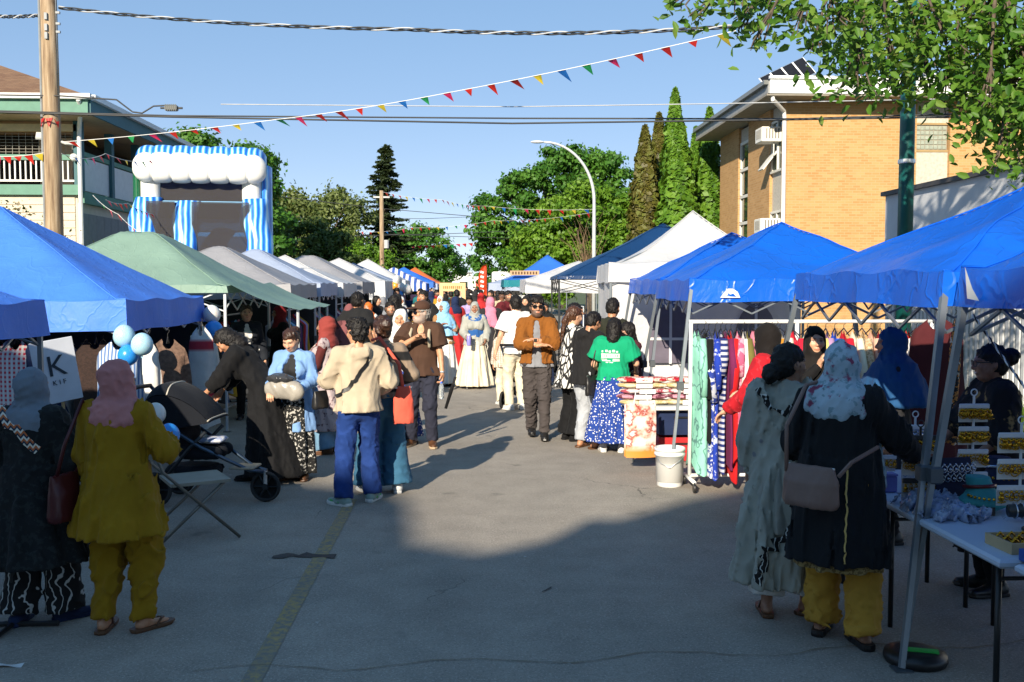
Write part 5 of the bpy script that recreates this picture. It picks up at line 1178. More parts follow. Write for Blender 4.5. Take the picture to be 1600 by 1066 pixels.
p_blue = person('woman in open sky blue cardigan looking down at a package', g2(462, 748), 172, 1.52, 1.04, 'fair', True,
    dict(La=(-.16, .30, 1.04), Ra=(.17, .31, 1.02), hpitch=-.42, hyaw=-.15, lean=.05),
    [('top', mono('charcoal_top', '2a2a2c'), dict(hem=.80, sleeve='short', loose=.0, fold=.002)), ('top', BLUEC, dict(hem=.55, loose=.028, slo=.0, flare=.03, sleeve='long', open=(.11, .07), name='cardigan')), ('skirt', cloth('black_floral', (.012, .012, .012), 'floral', (.5, .48, .44), 30, thr=.57), dict(hem=.08, flare=.05, waist=.98)), ('hair', HAIRBR, dict(style='bun')), ('shoes', SHBR, dict(low=True))], curl=(.6, .6))
p_red = person('woman in rust headscarf and grey floral robe facing the left stalls', g2(514, 708), 78, 1.58, 1.05, 'brown', True,
    dict(La=(-.10, .28, 1.15), Ra=(.10, .30, 1.05), hyaw=.1),
    [('top', mono('burgundy_knit', '5a2624'), dict(hem=.9, loose=.016)), ('top', cloth('grey_floral', hx('b0a0a0'), 'floral', hx('6a5258'), 16, thr=.60), dict(hem=.30, sleeve=None, loose=.03, flare=.06, name='robe')), ('trousers', mono('pale_jeans', '6f94b0'), dict(w=.05, flare=.03)), ('hijab', mono('rust_scarf', '8a3a34'), dict()), ('shoes', SHBR)], curl=(.7, .7))
HOOD = mono('oatmeal_fleece', 'b8a890')
p_hood = person('man in oatmeal hoodie and blue trousers with green trainers, seen from behind', g2(562, 788), 16, 1.65, 1.04, 'warm', False,
    dict(La=(-.20, .30, 1.12), Ra=(.24, .22, 1.02), Ll=(-.15, -.02, .075, -.6), Rl=(.13, .10, .075, .55), hyaw=.42, hpitch=-.1),
    [('top', HOOD, dict(hem=.86, loose=.040, slo=.010, hood=True, fold=.007, fsc=20, name='hoodie')), ('trousers', mono('cobalt_twill', '1d3a78'), dict(w=.034, flare=.01, fold=.006)), ('hair', HAIRB, dict(style='thick')), ('shoes', plain('grey_mesh', hx('8aa09a'), .7), dict(sole=SHW, sole_h=.034))], res=.0115, curl=(.8, .8))
for sd in (-1, 1):
    K = p_hood['K']; a = K.toe[sd]; f = V3(math.sin(a), math.cos(a), 0)
    MB().tube([K.an[sd]-f*.07-V3(0, 0, .035), K.an[sd]-V3(0, 0, .035)+V3(sd*.044, 0, 0), K.an[sd]+f*.12-V3(0, 0, .035)+V3(sd*.03, 0, 0)], .014, 6).build('trainer_stripe', plain('neon_green', hx('35b04a'), .5), p_hood['root'], smooth=True)
TAUPE = cloth('taupe_block', hx('8f7d6c'), 'hstripes', (.015, .015, .016), 1.1, thr=.80)
p_jean = person('woman in taupe top and wide teal jeans beside the hoodie man, seen from behind', g2(600, 770), 20, 1.66, 1.06, 'fair', True,
    dict(La=(-.18, .28, 1.10), Ra=(.24, .20, 1.05), Ll=(-.14, .06), Rl=(.13, -.02)),
    [('top', TAUPE, dict(hem=.93, loose=.018, slo=.012)), ('trousers', mono('teal_denim', '34607c'), dict(w=.06, flare=.045)), ('hair', HAIRBR, dict(style='bun')), ('shoes', SHW)])
p_wh = person('smiling woman in white headscarf behind the man in brown polo', g2(626, 692), 205, 1.64, 1.0, 'warm', True, dict(hyaw=-.5),
    [('top', WHT, dict(hem=.75, loose=.02)), ('skirt', cloth('blue_speckle', hx('2a3f86'), 'dots', (.7, .7, .7), 30), dict(hem=.08, flare=.09)), ('hijab', c_('bright_white', (.8, .79, .76)), dict()), ('shoes', SHB)], mouth='smile')
BRP = mono('brown_polo', '4a3428')
p_polo = person('grey-bearded man in brown polo shirt, cap and sunglasses carrying a water bottle', g2(660, 697), 172, 1.74, 1.10, 'warm', False,
    dict(La=(-.27, .10, .80, (-.5, -.8, -.2)), Ra=(.02, .26, 1.30, (.8, -.1, -.6)), Ll=(-.13, .05), Rl=(.14, -.02), hyaw=-.85, hpitch=-.02),
    [('top', BRP, dict(hem=.84, loose=.030, slo=.02, sleeve='short', vneck=True, fold=.005)), ('trousers', mono('ink_chino', '2a2c3a'), dict(w=.03, fold=.006)), ('hair', HAIRG, dict(style='short')), ('shoes', SHBR, dict(sole=plain('tan_sole', hx('c0a888'), .7)))], res=.012, hres=.0052, beard=.75, beardc=(.42, .40, .37), curl=(.9, .8))
p_sky = person('woman in light blue headscarf and white skirt with her back turned, mid street', g2(694, 603), 200, 1.62, 1.05, 'brown', True, dict(hyaw=-1.2, Ra=(.15, .3, 1.25), La=(-.15, .3, 1.15)),
    [('top', mono('camel_knit', 'a07850'), dict(hem=.85, loose=.02)), ('skirt', c_('bright_white', (.8, .79, .76)), dict(hem=.06, flare=.13, nf=12)), ('hijab', mono('light_blue_scarf', '8cc0e4'), dict(style='long', to=1.02)), ('shoes', SHB)], res=.015)
p_grey = person('woman in grey headscarf, denim vest and cream skirt holding a lilac bottle', g2(742, 606), 183, 1.62, 1.08, 'brown', True, dict(Ra=(.16, .28, 1.02), La=(-.20, .20, .95), Rl=(.12, .08), hyaw=-.1),
    [('top', mono('grey_knit', 'a4a49c'), dict(hem=.85, loose=.03, slo=.02)), ('top', mono('denim_vest', '2a5a9a'), dict(hem=1.0, loose=.048, sleeve=None, fem=False, name='vest')), ('skirt', CRM, dict(hem=.05, flare=.16, nf=11, famp=.028)), ('hijab', mono('ash_scarf', '9a9c98'), dict()), ('shoes', SHB)], res=.014)
p_pink = person('woman in long black robe and rose pink headscarf walking away', g2(766, 587), 8, 1.68, 1.12, 'brown', True, dict(hyaw=.3),
    [('top', mono('faded_black', '2a292c'), dict(hem=.06, loose=.035, flare=.17, slo=.03, nf=9, famp=.025, name='robe')), ('hijab', mono('rose_scarf', 'd07f98'), dict(style='short', tail=[((.02, -.12, 1.40), (-.12, -.15, 1.05), .10), ((0, -.12, 1.4), (.08, -.16, 1.12), .09)])), ('shoes', SHW, dict(low=True))], res=.015)
p_wt = person('man in white T-shirt and cream trousers behind the suede jacket man', g2(806, 640), 20, 1.78, 1.1, 'fair', False, dict(La=(-.30, .1, .82)),
    [('top', c_('bright_white', (.8, .79, .76)), dict(hem=.84, loose=.03, sleeve='short', slo=.02)), ('trousers', CRM, dict(w=.03)), ('hair', HAIRB, dict(style='short')), ('shoes', SHW)], res=.015)
p_kid = person('child in cream checked shirt beside the pushchair', g2(789, 632), 10, 1.28, .95, 'tan', False, dict(La=(-.25, .12, .72)),
    [('top', cloth('cream_check', hx('d8ccc0'), 'plaid', hx('b0a090'), 9), dict(hem=.80, loose=.03, slo=.016)), ('trousers', CRM, dict(w=.03)), ('hair', HAIRB, dict(style='short')), ('shoes', SHW)], res=.014)
SUEDE = cloth('brown_suede', hx('84501e'), rough=.95)
p_jack = person('bearded man in brown suede jacket and sunglasses walking with crossed arms', g2(838, 684), 178, 1.80, 1.08, 'warm', False,
    dict(La=(.03, .215, 1.19, (-.9, .05, -.5), (.9, -.1, .05)), Ra=(-.03, .25, 1.13, (.9, .05, -.5), (-.9, -.1, .1)), Ll=(-.09, .16, .085, 0), Rl=(.05, -.16, .10, 0), hyaw=.12, lean=.02),
    [('top', mono('heather_tee', '84858a'), dict(hem=.86, loose=.012, sleeve='short')), ('top', SUEDE, dict(hem=.90, loose=.034, slo=.016, open=(.085, .045), collar=.035, fold=.006, name='jacket')), ('trousers', mono('charcoal_denim', '46403f'), dict(w=.026, fold=.007)), ('hair', HAIRB, dict(style='thick')), ('shoes', SHB, dict())], res=.0115, hres=.005, beard=.97, curl=(.4, .4))
# --- right middle group
LEAFP = cloth('leaf_print', (.016, .016, .017), 'leaf', (.70, .69, .66), 11)
p_leaf = person('woman in black and white leaf print tunic with long brown ponytail', g2(893, 688), -62, 1.68, 1.08, 'fair', True, dict(Ra=(.10, .30, 1.15), La=(-.12, .30, 1.12), hpitch=-.2),
    [('top', LEAFP, dict(hem=.68, loose=.026, flare=.06, slo=.016, name='tunic')), ('trousers', BLK, dict(w=.06, flare=.03)), ('hair', LBRW, dict(style='pony')), ('shoes', BLK, dict(low=True))])
p_glas = person('dark-haired woman half hidden behind the leaf print tunic', g2(897, 668), -75, 1.70, 1.0, 'warm', True, dict(Ra=(.1, .3, 1.2)), [('top', BLK, dict(hem=.6, flare=.05)), ('trousers', BLK, {}), ('hair', HAIRB, dict(style='long')), ('shoes', SHB)], res=.016)
p_sweat = person('person in black hoodie and pale grey joggers with slippers', g2(916, 700), -52, 1.64, 1.05, 'tan', False, dict(lean=.14, Ra=(.12, .32, 1.1), La=(-.12, .32, 1.1), hpitch=-.3, Ll=(-.10, 0), Rl=(.12, .03)),
    [('top', mono('washed_black', '1c1b1c'), dict(hem=.80, loose=.036, slo=.02, hood=True, name='hoodie')), ('trousers', mono('pale_jogger', 'a8acb2'), dict(w=.036, len=.98)), ('hair', HAIRB, dict(style='short')), ('shoes', SHBR, dict(sandal=True))])
p_tall = person('tall dark-haired shopper behind the green T-shirt woman', g2(955, 668), -30, 1.76, 1.0, 'tan', False, dict(hpitch=-.2), [('top', mono('dark_olive', '2a2c22'), dict(hem=.82, loose=.02)), ('trousers', BLK, {}), ('hair', HAIRB, dict(style='short')), ('shoes', SHB)], res=.017)
p_tee = person('woman in green printed T-shirt and blue floral skirt, seen from behind', g2(958, 706), -14, 1.56, 1.18, 'fair', True, dict(Ra=(.26, .27, 1.02), La=(-.20, .22, .98), hpitch=-.3, Ll=(-.13, 0), Rl=(.12, 0, .075, .3)),
    [('top', mono('kelly_tee', '0c9468'), dict(hem=.92, loose=.022, sleeve='short', slo=.028)), ('skirt', cloth('blue_daisy', hx('24408c'), 'dots', (.72, .73, .75), 36), dict(hem=.14, flare=.12, nf=11, famp=.022, waist=1.03)), ('hair', HAIRB, dict(style='bob')), ('shoes', SHW, dict())], res=.0115)
p_girl = person('girl with dark hair looking down beside the green T-shirt woman', g2(986, 694), 105, 1.50, 1.0, 'brown', True, dict(hpitch=-.45, La=(-.12, .25, .95), Ra=(.12, .25, .95)), [('top', mono('plum_top', '4a2028'), dict(hem=.72, loose=.02)), ('trousers', mono('dark_denim', '23262e'), {}), ('hair', HAIRB, dict(style='long', to=1.12)), ('shoes', SHB)], res=.014)
# --- right foreground
SHAWL = cloth('sage_shawl', hx('a3a296'), 'dots', hx('84868c'), 5, thr=.20)
p_shaw = person('woman wrapped in long pale grey shawl with dark low bun, seen from behind', g2(1226, 962), -22, 1.60, 1.12, 'brown', True,
    dict(Ra=(.14, .28, 1.22), La=(-.24, .10, .86), hyaw=-.85, Ll=(-.11, -.02), Rl=(.12, .10, .075, .5)),
    [('top', c_('grey_under', hx('9c9a90')), dict(hem=.55, loose=.014, flare=.03, name='tunic')), ('top', SHAWL, dict(hem=.20, loose=.040, flare=.03, slo=.035, sleeve='3q', hx=-.06, nf=6, famp=.03, fold=.010, fsc=18, name='shawl')), ('trousers', WHT, dict(w=.032, flare=.035, len=.86)), ('hair', HAIRB, dict(style='lowbun')), ('shoes', SHBR, dict(sandal=True))], res=.0115, hres=.0055)
FLOR = cloth('floral_scarf', hx('a8bcc8'), 'floral', hx('7f9aa4'), 18, hx('8a4460'), thr=.57)
p_card = person('woman in long black cardigan and floral headscarf reaching over the jewellery table', g2(1306, 1000), -38, 1.63, 1.14, 'brown', True,
    dict(Ra=(.36, .42, .99, (.5, -.5, -.6)), La=(-.22, .24, 1.0), Ll=(-.11, .06, .075, -.1), Rl=(.16, -.02, .075, -.7), hyaw=.1, hpitch=-.15),
    [('top', cloth('gold_brocade', hx('a08a5c'), 'floral', hx('6f5c38'), 40), dict(hem=.44, loose=.004, flare=.062, fold=.003, sleeve=None, name='tunic')), ('top', cloth('black_knit', (.010, .011, .013)), dict(hem=.48, loose=.050, slo=.004, flare=.07, nf=5, famp=.012, fold=.008, fsc=20, name='cardigan')), ('trousers', mono('ochre_cotton', 'b88a34'), dict(w=.046, flare=.012, fold=.008)), ('hijab', FLOR, dict(fold=.006, grow=.034, tail=[((.10, .10, 1.35), (.16, .16, .90), .075)])), ('shoes', SHB, dict(sandal=True, sole_h=.04))], res=.0105, hres=.0055, curl=(.5, .45))
REDF = cloth('red_jersey', hx('b01824'), 'floral', hx('c43038'), 20, thr=.6)
p_rdt = person('woman in red top and dark cap sorting clothes at the white rack', g2(1205, 822), 50, 1.64, 1.08, 'fair', True, dict(La=(-.24, .30, .98), Ra=(.15, .3, 1.1), lean=.1, hyaw=-.2),
    [('top', REDF, dict(hem=.70, loose=.03, slo=.02)), ('trousers', BLK, dict(w=.04)), ('hijab', mono('black_brown_cap', '171312'), dict()), ('shoes', SHB)], curl=(.4, .4))
p_mouth = person('woman in tight black headscarf covering her mouth with a hand', g2(1268, 812), 168, 1.60, 1.0, 'fair', True, dict(Ra=(-.02, .17, 1.38, (.8, 0, -.6), (-.3, -.1, .9)), La=(-.2, .15, .9), hyaw=.1),
    [('top', BLK, dict(hem=.5, loose=.02, flare=.06)), ('trousers', BLK, {}), ('hijab', mono('soft_black_scarf', '1a1716'), dict()), ('shoes', SHB)], curl=(.5, .5))
p_bhj = person('woman in deep blue headscarf with brown strap bag at jewellery stall', (3.18, 7.35), 78, 1.62, 1.05, 'tan', True, dict(Ra=(.12, .3, 1.0)),
    [('top', mono('dark_grey_dress', '2c2c2e'), dict(hem=.3, loose=.02, flare=.07, name='dress')), ('hijab', mono('deep_blue_scarf', '23507c'), dict(style='long', to=1.12, fold=.006, grow=.04)), ('trousers', BLK, {}), ('shoes', SHB)], res=.0115)
GOLDF = cloth('black_gold_leaf', (.016, .014, .013), 'floral', hx('a0804e'), 7, thr=.64)
p_vend = person('laughing vendor in glasses and black dress with gold leaves behind jewellery table', (3.30, 6.10), 82, 1.57, 1.15, 'brown', True, dict(La=(-.2, .22, .95), Ra=(.12, .38, .95), hyaw=-.05, lean=.05),
    [('top', GOLDF, dict(hem=.3, loose=.03, flare=.08, sleeve='elbow', slo=.02, name='dress')), ('hair', HAIRB, dict(style='bun')), ('trousers', BLK, {}), ('shoes', SHB)], res=.0105, hres=.0045, mouth='smile', curl=(.5, .5))
# --- vendors in the shade of the left tents
p_v1 = person('woman vendor in dark jacket standing under the sage green tent', (-3.25, 14.6), 200, 1.66, 1.0, 'fair', True, dict(), [('top', WHT, dict(hem=.85)), ('top', mono('dark_jacket', '20242c'), dict(hem=.8, loose=.03, open=(.06, .06), name='jacket')), ('trousers', BLK, {}), ('hair', HAIRBR, dict(style='bun')), ('shoes', SHB)], res=.015)
p_v2 = person('person in crimson headscarf and black coat under the left tents', (-2.95, 15.6), 120, 1.62, 1.1, 'brown', True, dict(), [('top', BLK, dict(hem=.3, loose=.03, flare=.06, name='coat')), ('hijab', mono('crimson_scarf', '7a2228'), {}), ('shoes', SHB)], res=.016)
p_v3 = person('person in plum headscarf and cloak beyond the rust headscarf woman', g2(548, 640), 30, 1.64, 1.05, 'brown', True, dict(), [('top', mono('plum_dress', '5c3438'), dict(hem=.06, loose=.03, flare=.14, name='robe')), ('hijab', mono('plum_scarf', '7a4a4c'), dict(style='long', to=1.05)), ('shoes', SHB)], res=.016)

# accessories that are worn
def head_pt(p, x, y, z): K = p['K']; return K.head+K.M @ (V3(x, y, z)*K.s)
def glasses(p, dark=True, name='sunglasses'):
    K = p['K']; m = MB(); fr = MB()
    for sd in (-1, 1):
        c = head_pt(p, sd*.034, .112, .006); ring = []
        for k in range(17):
            a = 2*math.pi*k/16; ring.append(head_pt(p, sd*.034+.027*math.cos(a), .113-.010*abs(sd*.034+.027*math.cos(a))/.06, .004+.021*math.sin(a)))
        m.add(ring[:-1], [tuple(range(16))]); fr.tube(ring, .0025, 5); fr.tube([head_pt(p, sd*.060, .106, .012), head_pt(p, sd*.082, .05, .014), head_pt(p, sd*.084, -.01, .010)], .003, 5)
    fr.tube([head_pt(p, -.008, .114, .008), head_pt(p, .008, .114, .008)], .0025, 5)
    o = fr.build(name, SHB, p['root'])
    mm = plain('dark_lens', (.008, .008, .009), .05) if dark else None
    if dark: m.build('lens', mm, o)
glasses(p_jack); glasses(p_polo); glasses(p_vend, False, 'spectacles')
K = p_polo['K']; L = [(ell(head_pt(p_polo, 0, -.012, .062), V3(.094, .112, .082)*K.s, K.M), .02), (ell(head_pt(p_polo, 0, .13, .052), V3(.074, .075, .012)*K.s, K.M), .012)]
V, F = fieldmesh(L, .007, lambda f: f.cut(ell(head_pt(p_polo, 0, 0, -.055), V3(.2, .2, .098)*K.s, K.M), .006)); cap_ = ob('cap', mk('cap', V, F), mono('cap_brown', '4c3428'), p_polo['root'])
MB().box(head_pt(p_polo, 0.0, .105, .085), (.05, .006, .022), rz=-.85).build('cap_badge', plain('badge_cream', hx('d0c0a0'), .7), p_polo['root'])
m = MB(); K = p_polo['K']; 
m.tube([K.up(.10, -.10, 1.42), K.up(.105, .02, 1.44), K.up(.11, .150, 1.33), K.up(.12, .165, 1.18)], .020, 6); m.build('backpack_strap', plain('strap_beige', hx('b0a48c'), .8), p_polo['root'], smooth=True)
m = MB(); m.tube([K.up(-.10, -.10, 1.42), K.up(-.105, .02, 1.44), K.up(-.11, .150, 1.33), K.up(-.12, .165, 1.18)], .020, 6); m.build('backpack_strap', plain('strap_beige', hx('b0a48c'), .8), p_polo['root'], smooth=True)
m = MB(); w_ = K.wr[-1]; m.lathe([(.031, -.012), (.034, 0), (.031, .012)], w_+V3(0, 0, .02), 12); m.build('wristwatch', MALU, p_polo['root'])
K = p_jack['K']; m = MB(); m.box(K.wr[-1]+V3(-.01, .035, .0), (.036, .014, .036)); m.build('wristwatch', SHB, p_jack['root'])
# shirt print, laid onto the back of the T-shirt
def print_on(p, nm, rects, mat, pname, y_from=-.6):
    o = p[nm]; me = o.data; bv = bvhtree.BVHTree.FromPolygons([v.co[:] for v in me.vertices], [tuple(f.vertices) for f in me.polygons]); m = MB()
    for x, z, w2, h2 in rects:
        nx = max(1, int(w2/.02)); ok = True; V = []
        for i in range(nx+1):
            for zz in (z, z+h2):
                xx = x+w2*i/nx; hit = bv.ray_cast(Vector((xx, y_from, zz)), Vector((0, 1 if y_from < 0 else -1, 0)))
                if hit[0] is None: ok = False; break
                V.append(hit[0]+Vector((0, -.004 if y_from < 0 else .004, 0)))
            if not ok: break
        if ok: m.add(V, [(2*i, 2*i+2, 2*i+3, 2*i+1) for i in range(nx)])
    return m.build(pname, mat, p['root'])
s = p_tee['K'].s; rr = []; rg = random.Random(2)
for i, (w2, h2) in enumerate(((.018, .022), (.030, .026), (.026, .022), (.030, .026), (.024, .018))): rr.append((-.13+.042*i, 1.275*s+.004*(i % 2), w2, h2))
rr += [(-.135, 1.205*s, .215, .010), (-.135, 1.250*s, .215, .010)]
for i in range(10): rr.append((-.132+.0215*i, 1.215*s, .014 if i % 3 else .018, .035))
rr += [(-.135, 1.185*s, .07, .008), (.0, 1.185*s, .08, .008), (-.125, 1.165*s, .10, .012), (.0, 1.165*s, .08, .012), (-.08, 1.145*s, .03, .01), (-.035, 1.145*s, .04, .01)]
print_on(p_tee, 'shirt', rr, SHW, 'shirt_print')
# black embroidered border along the shawl
K = p_shaw['K']
EMB = cloth('black_paisley', (.014, .013, .013), 'vine', (.62, .61, .56), 9)
def ribbon_on(p, nm, pts, wd, mat, pname):
    o = p[nm]; me = o.data; bv = bvhtree.BVHTree.FromPolygons([v.co[:] for v in me.vertices], [tuple(f.vertices) for f in me.polygons]); V = []; F = []
    P = catenary(pts, 0, 14)
    for i, q in enumerate(P):
        d = (P[min(i+1, len(P)-1)]-P[max(i-1, 0)]).normalized(); co, n_, _, _ = bv.find_nearest(q); sd = d.cross(n_).normalized(); k = wd
        for e in (-1, 0, 1):
            c2, n2, _, _ = bv.find_nearest(co+sd*k*.5*e); V.append(c2+n2*.006)
        if i:
            for e in (0, 1): F.append((3*i-3+e, 3*i-2+e, 3*i+1+e, 3*i+e))
    return MB().add(V, F).build(pname, mat, p['root'], smooth=True)
ribbon_on(p_shaw, 'shawl', [(-.16, -.25, .24), (-.06, -.25, .42), (.04, -.25, .62), (.13, -.22, .80)], .06, EMB, 'shawl_border')
ribbon_on(p_shaw, 'shawl', [(-.17, -.12, 1.36), (-.08, -.22, 1.24), (.08, -.22, 1.26), (.16, -.10, 1.38)], .035, EMB, 'shawl_border')
ribbon_on(p_bend, 'robe', [(-.02, .3, 1.30), (.2, .2, 1.25), (.22, .0, .95), (.24, -.1, .5), (.26, -.1, .12)], .010, plain('silver_piping', hx('b8b0a0'), .5), 'piping')
ribbon_on(p_pink, 'robe', [(.10, -.3, 1.1), (.12, -.3, .6), (.14, -.3, .10)], .012, plain('silver_piping', hx('b8b0a0'), .5), 'piping')
ribbon_on(p_pink, 'robe', [(-.10, -.3, 1.0), (-.12, -.3, .6), (-.16, -.3, .10)], .012, plain('silver_piping', hx('b8b0a0'), .5), 'piping')
ribbon_on(p_gh, 'dress', [(-.24, -.02, 1.42), (-.10, -.22, 1.25), (.06, -.22, 1.10), (.15, -.20, 1.02)], .05, cloth('chevron_strap', hx('c06a3a'), 'chevron', hx('e0d8c8'), 24, hx('26384a')), 'woven_bag_strap')
ribbon_on(p_hood, 'hoodie', [(.10, -.16, 1.30), (-.06, -.22, 1.12), (-.22, -.05, .98)], .035, SHB, 'crossbody_strap')
ribbon_on(p_card, 'cardigan', [(.10, -.25, 1.0), (.12, -.25, .7), (.13, -.25, .5)], .006, plain('gold_thread', hx('c8a860'), .4), 'embroidery')

# ------------------------------------------------------------------ bags, bottle, package: held or worn, each a thing of its own
def bag(name, label, c, size, mat, strap=None, rz=0.0, smat=None, sag=.25, flap=True, r=.011):
    T = thing(name, label, 'bag', (c[0], c[1], c[2]), rz); x, y, z = size; 
    def lv(zz): return zz
    L = [(loft([(0, 0, 0, x*.46, y*.5), (z*.12, 0, 0, x*.5, y*.55), (z*.6, 0, 0, x*.48, y*.45), (z, 0, 0, x*(.5-sag*.3), y*.16)]), .02)]
    V, F = fieldmesh(L, .010, lambda f: f.ripple(.002, 30, 3)); ob('pouch', mk('pouch', V, F), mat, T)
    m = MB(); m.tube([(-x*.40, 0, z*.97), (0, 0, z*.93), (x*.40, 0, z*.97)], .006, 6); m.build('zip', MALU, T)
    if strap: 
        o = Vector(c); Rm = Matrix.Rotation(-rz, 3, 'Z'); MB().tube([Rm @ (Vector(q)-o) for q in strap], r, 6).build('strap', smat or mat, T, smooth=True)
    return T
def wp(p, x, y, z): k = p['K'].s; return pw(p, (x*k, y*k, z*k))
TAUPEL = plain('taupe_leather', hx('7a6056'), .45, var=.08, bump=.15, bscale=90); OXB = plain('oxblood_leather', hx('4a1418'), .4)
P = p_card
bag('shoulder_bag', 'taupe leather crossbody bag on back of the black cardigan woman', wp(P, -.06, -.30, .82), (.33, .11, .22), TAUPEL, [wp(P, -.20, -.29, 1.0), wp(P, -.21, -.27, 1.25), wp(P, -.15, -.14, 1.47), wp(P, -.06, .08, 1.50)], R(-38-8))
MB().tube([wp(P, .09, -.30, 1.0), wp(P, .15, -.27, 1.08), wp(P, .24, -.10, 1.15)], .011, 6).build('front_strap', TAUPEL, None)
_fs = bpy.data.objects['front_strap']; _bg = bpy.data.objects['shoulder_bag']; _fs.parent = _bg; bpy.context.view_layer.update(); _fs.matrix_parent_inverse = _bg.matrix_world.inverted()
P = p_must
bag('shoulder_bag', 'oxblood red leather bag under arm of the mustard tunic woman', wp(P, -.30, -.10, .72), (.24, .12, .26), OXB, [wp(P, -.32, -.16, .96), wp(P, -.25, -.16, 1.2), wp(P, -.19, -.06, 1.46), wp(P, -.22, .10, 1.2), wp(P, -.30, -.02, .96)], R(70))
P = p_tee
bag('shoulder_bag', 'small black handbag at left hip of the green T-shirt woman', wp(P, -.27, -.06, .72), (.20, .09, .24), SHB, [wp(P, -.28, -.10, .95), wp(P, -.23, -.12, 1.25), wp(P, -.17, -.03, 1.47), wp(P, -.24, .08, 1.1)], R(40), r=.007)
P = p_jean
T = bag('tote_bag', 'coral red cloth tote hanging from shoulder of the wide jeans woman', wp(P, .12, -.27, .70), (.20, .10, .34), cloth('coral_cloth', hx('e0604c')), [wp(P, .12, -.27, 1.02), wp(P, .10, -.20, 1.25), wp(P, -.06, -.10, 1.50), wp(P, -.10, .02, 1.47)], R(20), sag=.6, r=.016)
P = p_hood
bag('camera_pouch', 'small black pouch at left side of the oatmeal hoodie', wp(P, -.33, .12, .88), (.20, .10, .16), SHB, None, R(60))
P = p_pink
bag('shoulder_bag', 'little navy bag beside the rose headscarf woman', wp(P, -.30, -.05, .95), (.18, .08, .16), plain('navy_leather', hx('1d2c58'), .4), [wp(P, -.30, -.05, 1.1), wp(P, -.2, -.08, 1.35), wp(P, -.16, 0, 1.46)], R(30), r=.006)
P = p_bhj
bag('shoulder_bag', 'brown leather bag at side of the deep blue headscarf woman', wp(P, .30, .02, .86), (.24, .1, .2), plain('tan_leather', hx('6a3f24'), .45), [wp(P, .30, .02, 1.05), wp(P, .30, .05, 1.2), wp(P, .20, .10, 1.38), wp(P, .10, .06, 1.46)], R(100), r=.008)
P = p_red
bag('small_pouch', 'cream patterned pouch in hands of the rust headscarf woman', wp(P, .02, .34, .98), (.26, .10, .24), cloth('pouch_print', hx('cfc0b8'), 'vine', hx('6a4048'), 6), [wp(P, .10, .34, 1.2), wp(P, .12, .2, 1.35), wp(P, .12, .02, 1.46)], R(85), r=.008)
P = p_blue
pk = thing('wrapped_package', 'grey plastic wrapped package held by the sky blue cardigan woman', 'package', wp(P, 0, .36, 1.02), R(160))
V, F = fieldmesh([(cone((-.13, 0, 0), (.13, 0, .02), .085, .085, V3(0, 1, 0), .7), .02), (ell((0, 0, .05), (.17, .08, .09)), .03)], .010, lambda f: f.ripple(.006, 25, 9)); ob('wrap', mk('wrap', V, F), plain('grey_plastic', hx('a09a90'), .3, bump=.3), pk)
V, F = fieldmesh([(ell((0.03, 0, .13), (.15, .09, .05)), .02)], .010, lambda f: f.ripple(.006, 25, 5)); ob('clear_bag_top', mk('clear', V, F), plain('dark_film', hx('3a3a3c'), .15), pk)
P = p_polo
hb = pw(P, P['K'].wr[-1]+P['K'].hd[-1]*.10)
wb = thing('water_bottle', 'clear water bottle hanging from hand of the brown polo man', 'bottle', (hb.x-.02, hb.y-.03, hb.z-.20), 0)
def clear_mat():
    t = NT('clear_plastic'); t.col((.8, .86, .9)); t.set(Roughness=.08, Transmission_Weight=.8, IOR=1.3); return t.m
MCLR = clear_mat()
m = MB(); m.lathe([(.028, 0), (.032, .008), (.030, .04), (.032, .06), (.030, .09), (.032, .11), (.030, .15), (.014, .185)], n=16); m.build('bottle_body', MCLR, wb, smooth=True)
m = MB(); m.lathe([(.015, .185), (.015, .205)], n=12); m.build('bottle_cap', plain('bottle_blue', hx('3a6ad0'), .4), wb)
um = thing('folded_umbrella', 'short black folded umbrella dangling beside the water bottle', 'umbrella', (hb.x+.12, hb.y-.02, hb.z-.03), 0)
m = MB(); d = Vector((.10, 0, .32)); m.tube([-d*.9, -d*.2, d*.0], [.018, .024, .02], 8); m.build('canopy', BLK, um, smooth=True); m = MB(); m.tube([d*0, d*.28], [.014, .018], 8); m.build('handle', SHB, um)
P = p_grey
bt_ = thing('drink_bottle', 'lilac drink bottle held by the grey headscarf woman', 'bottle', pw(P, P['K'].wr[1]+P['K'].hd[1]*.08)-Vector((0, .05, .12)), 0)
m = MB(); m.lathe([(.035, 0), (.04, .01), (.04, .17), (.03, .19)], n=14); m.build('bottle_body', plain('lilac', hx('8c86d0'), .4), bt_, smooth=True); m = MB(); m.lathe([(.03, .19), (.03, .22)], n=12); m.build('bottle_cap', SHW, bt_)

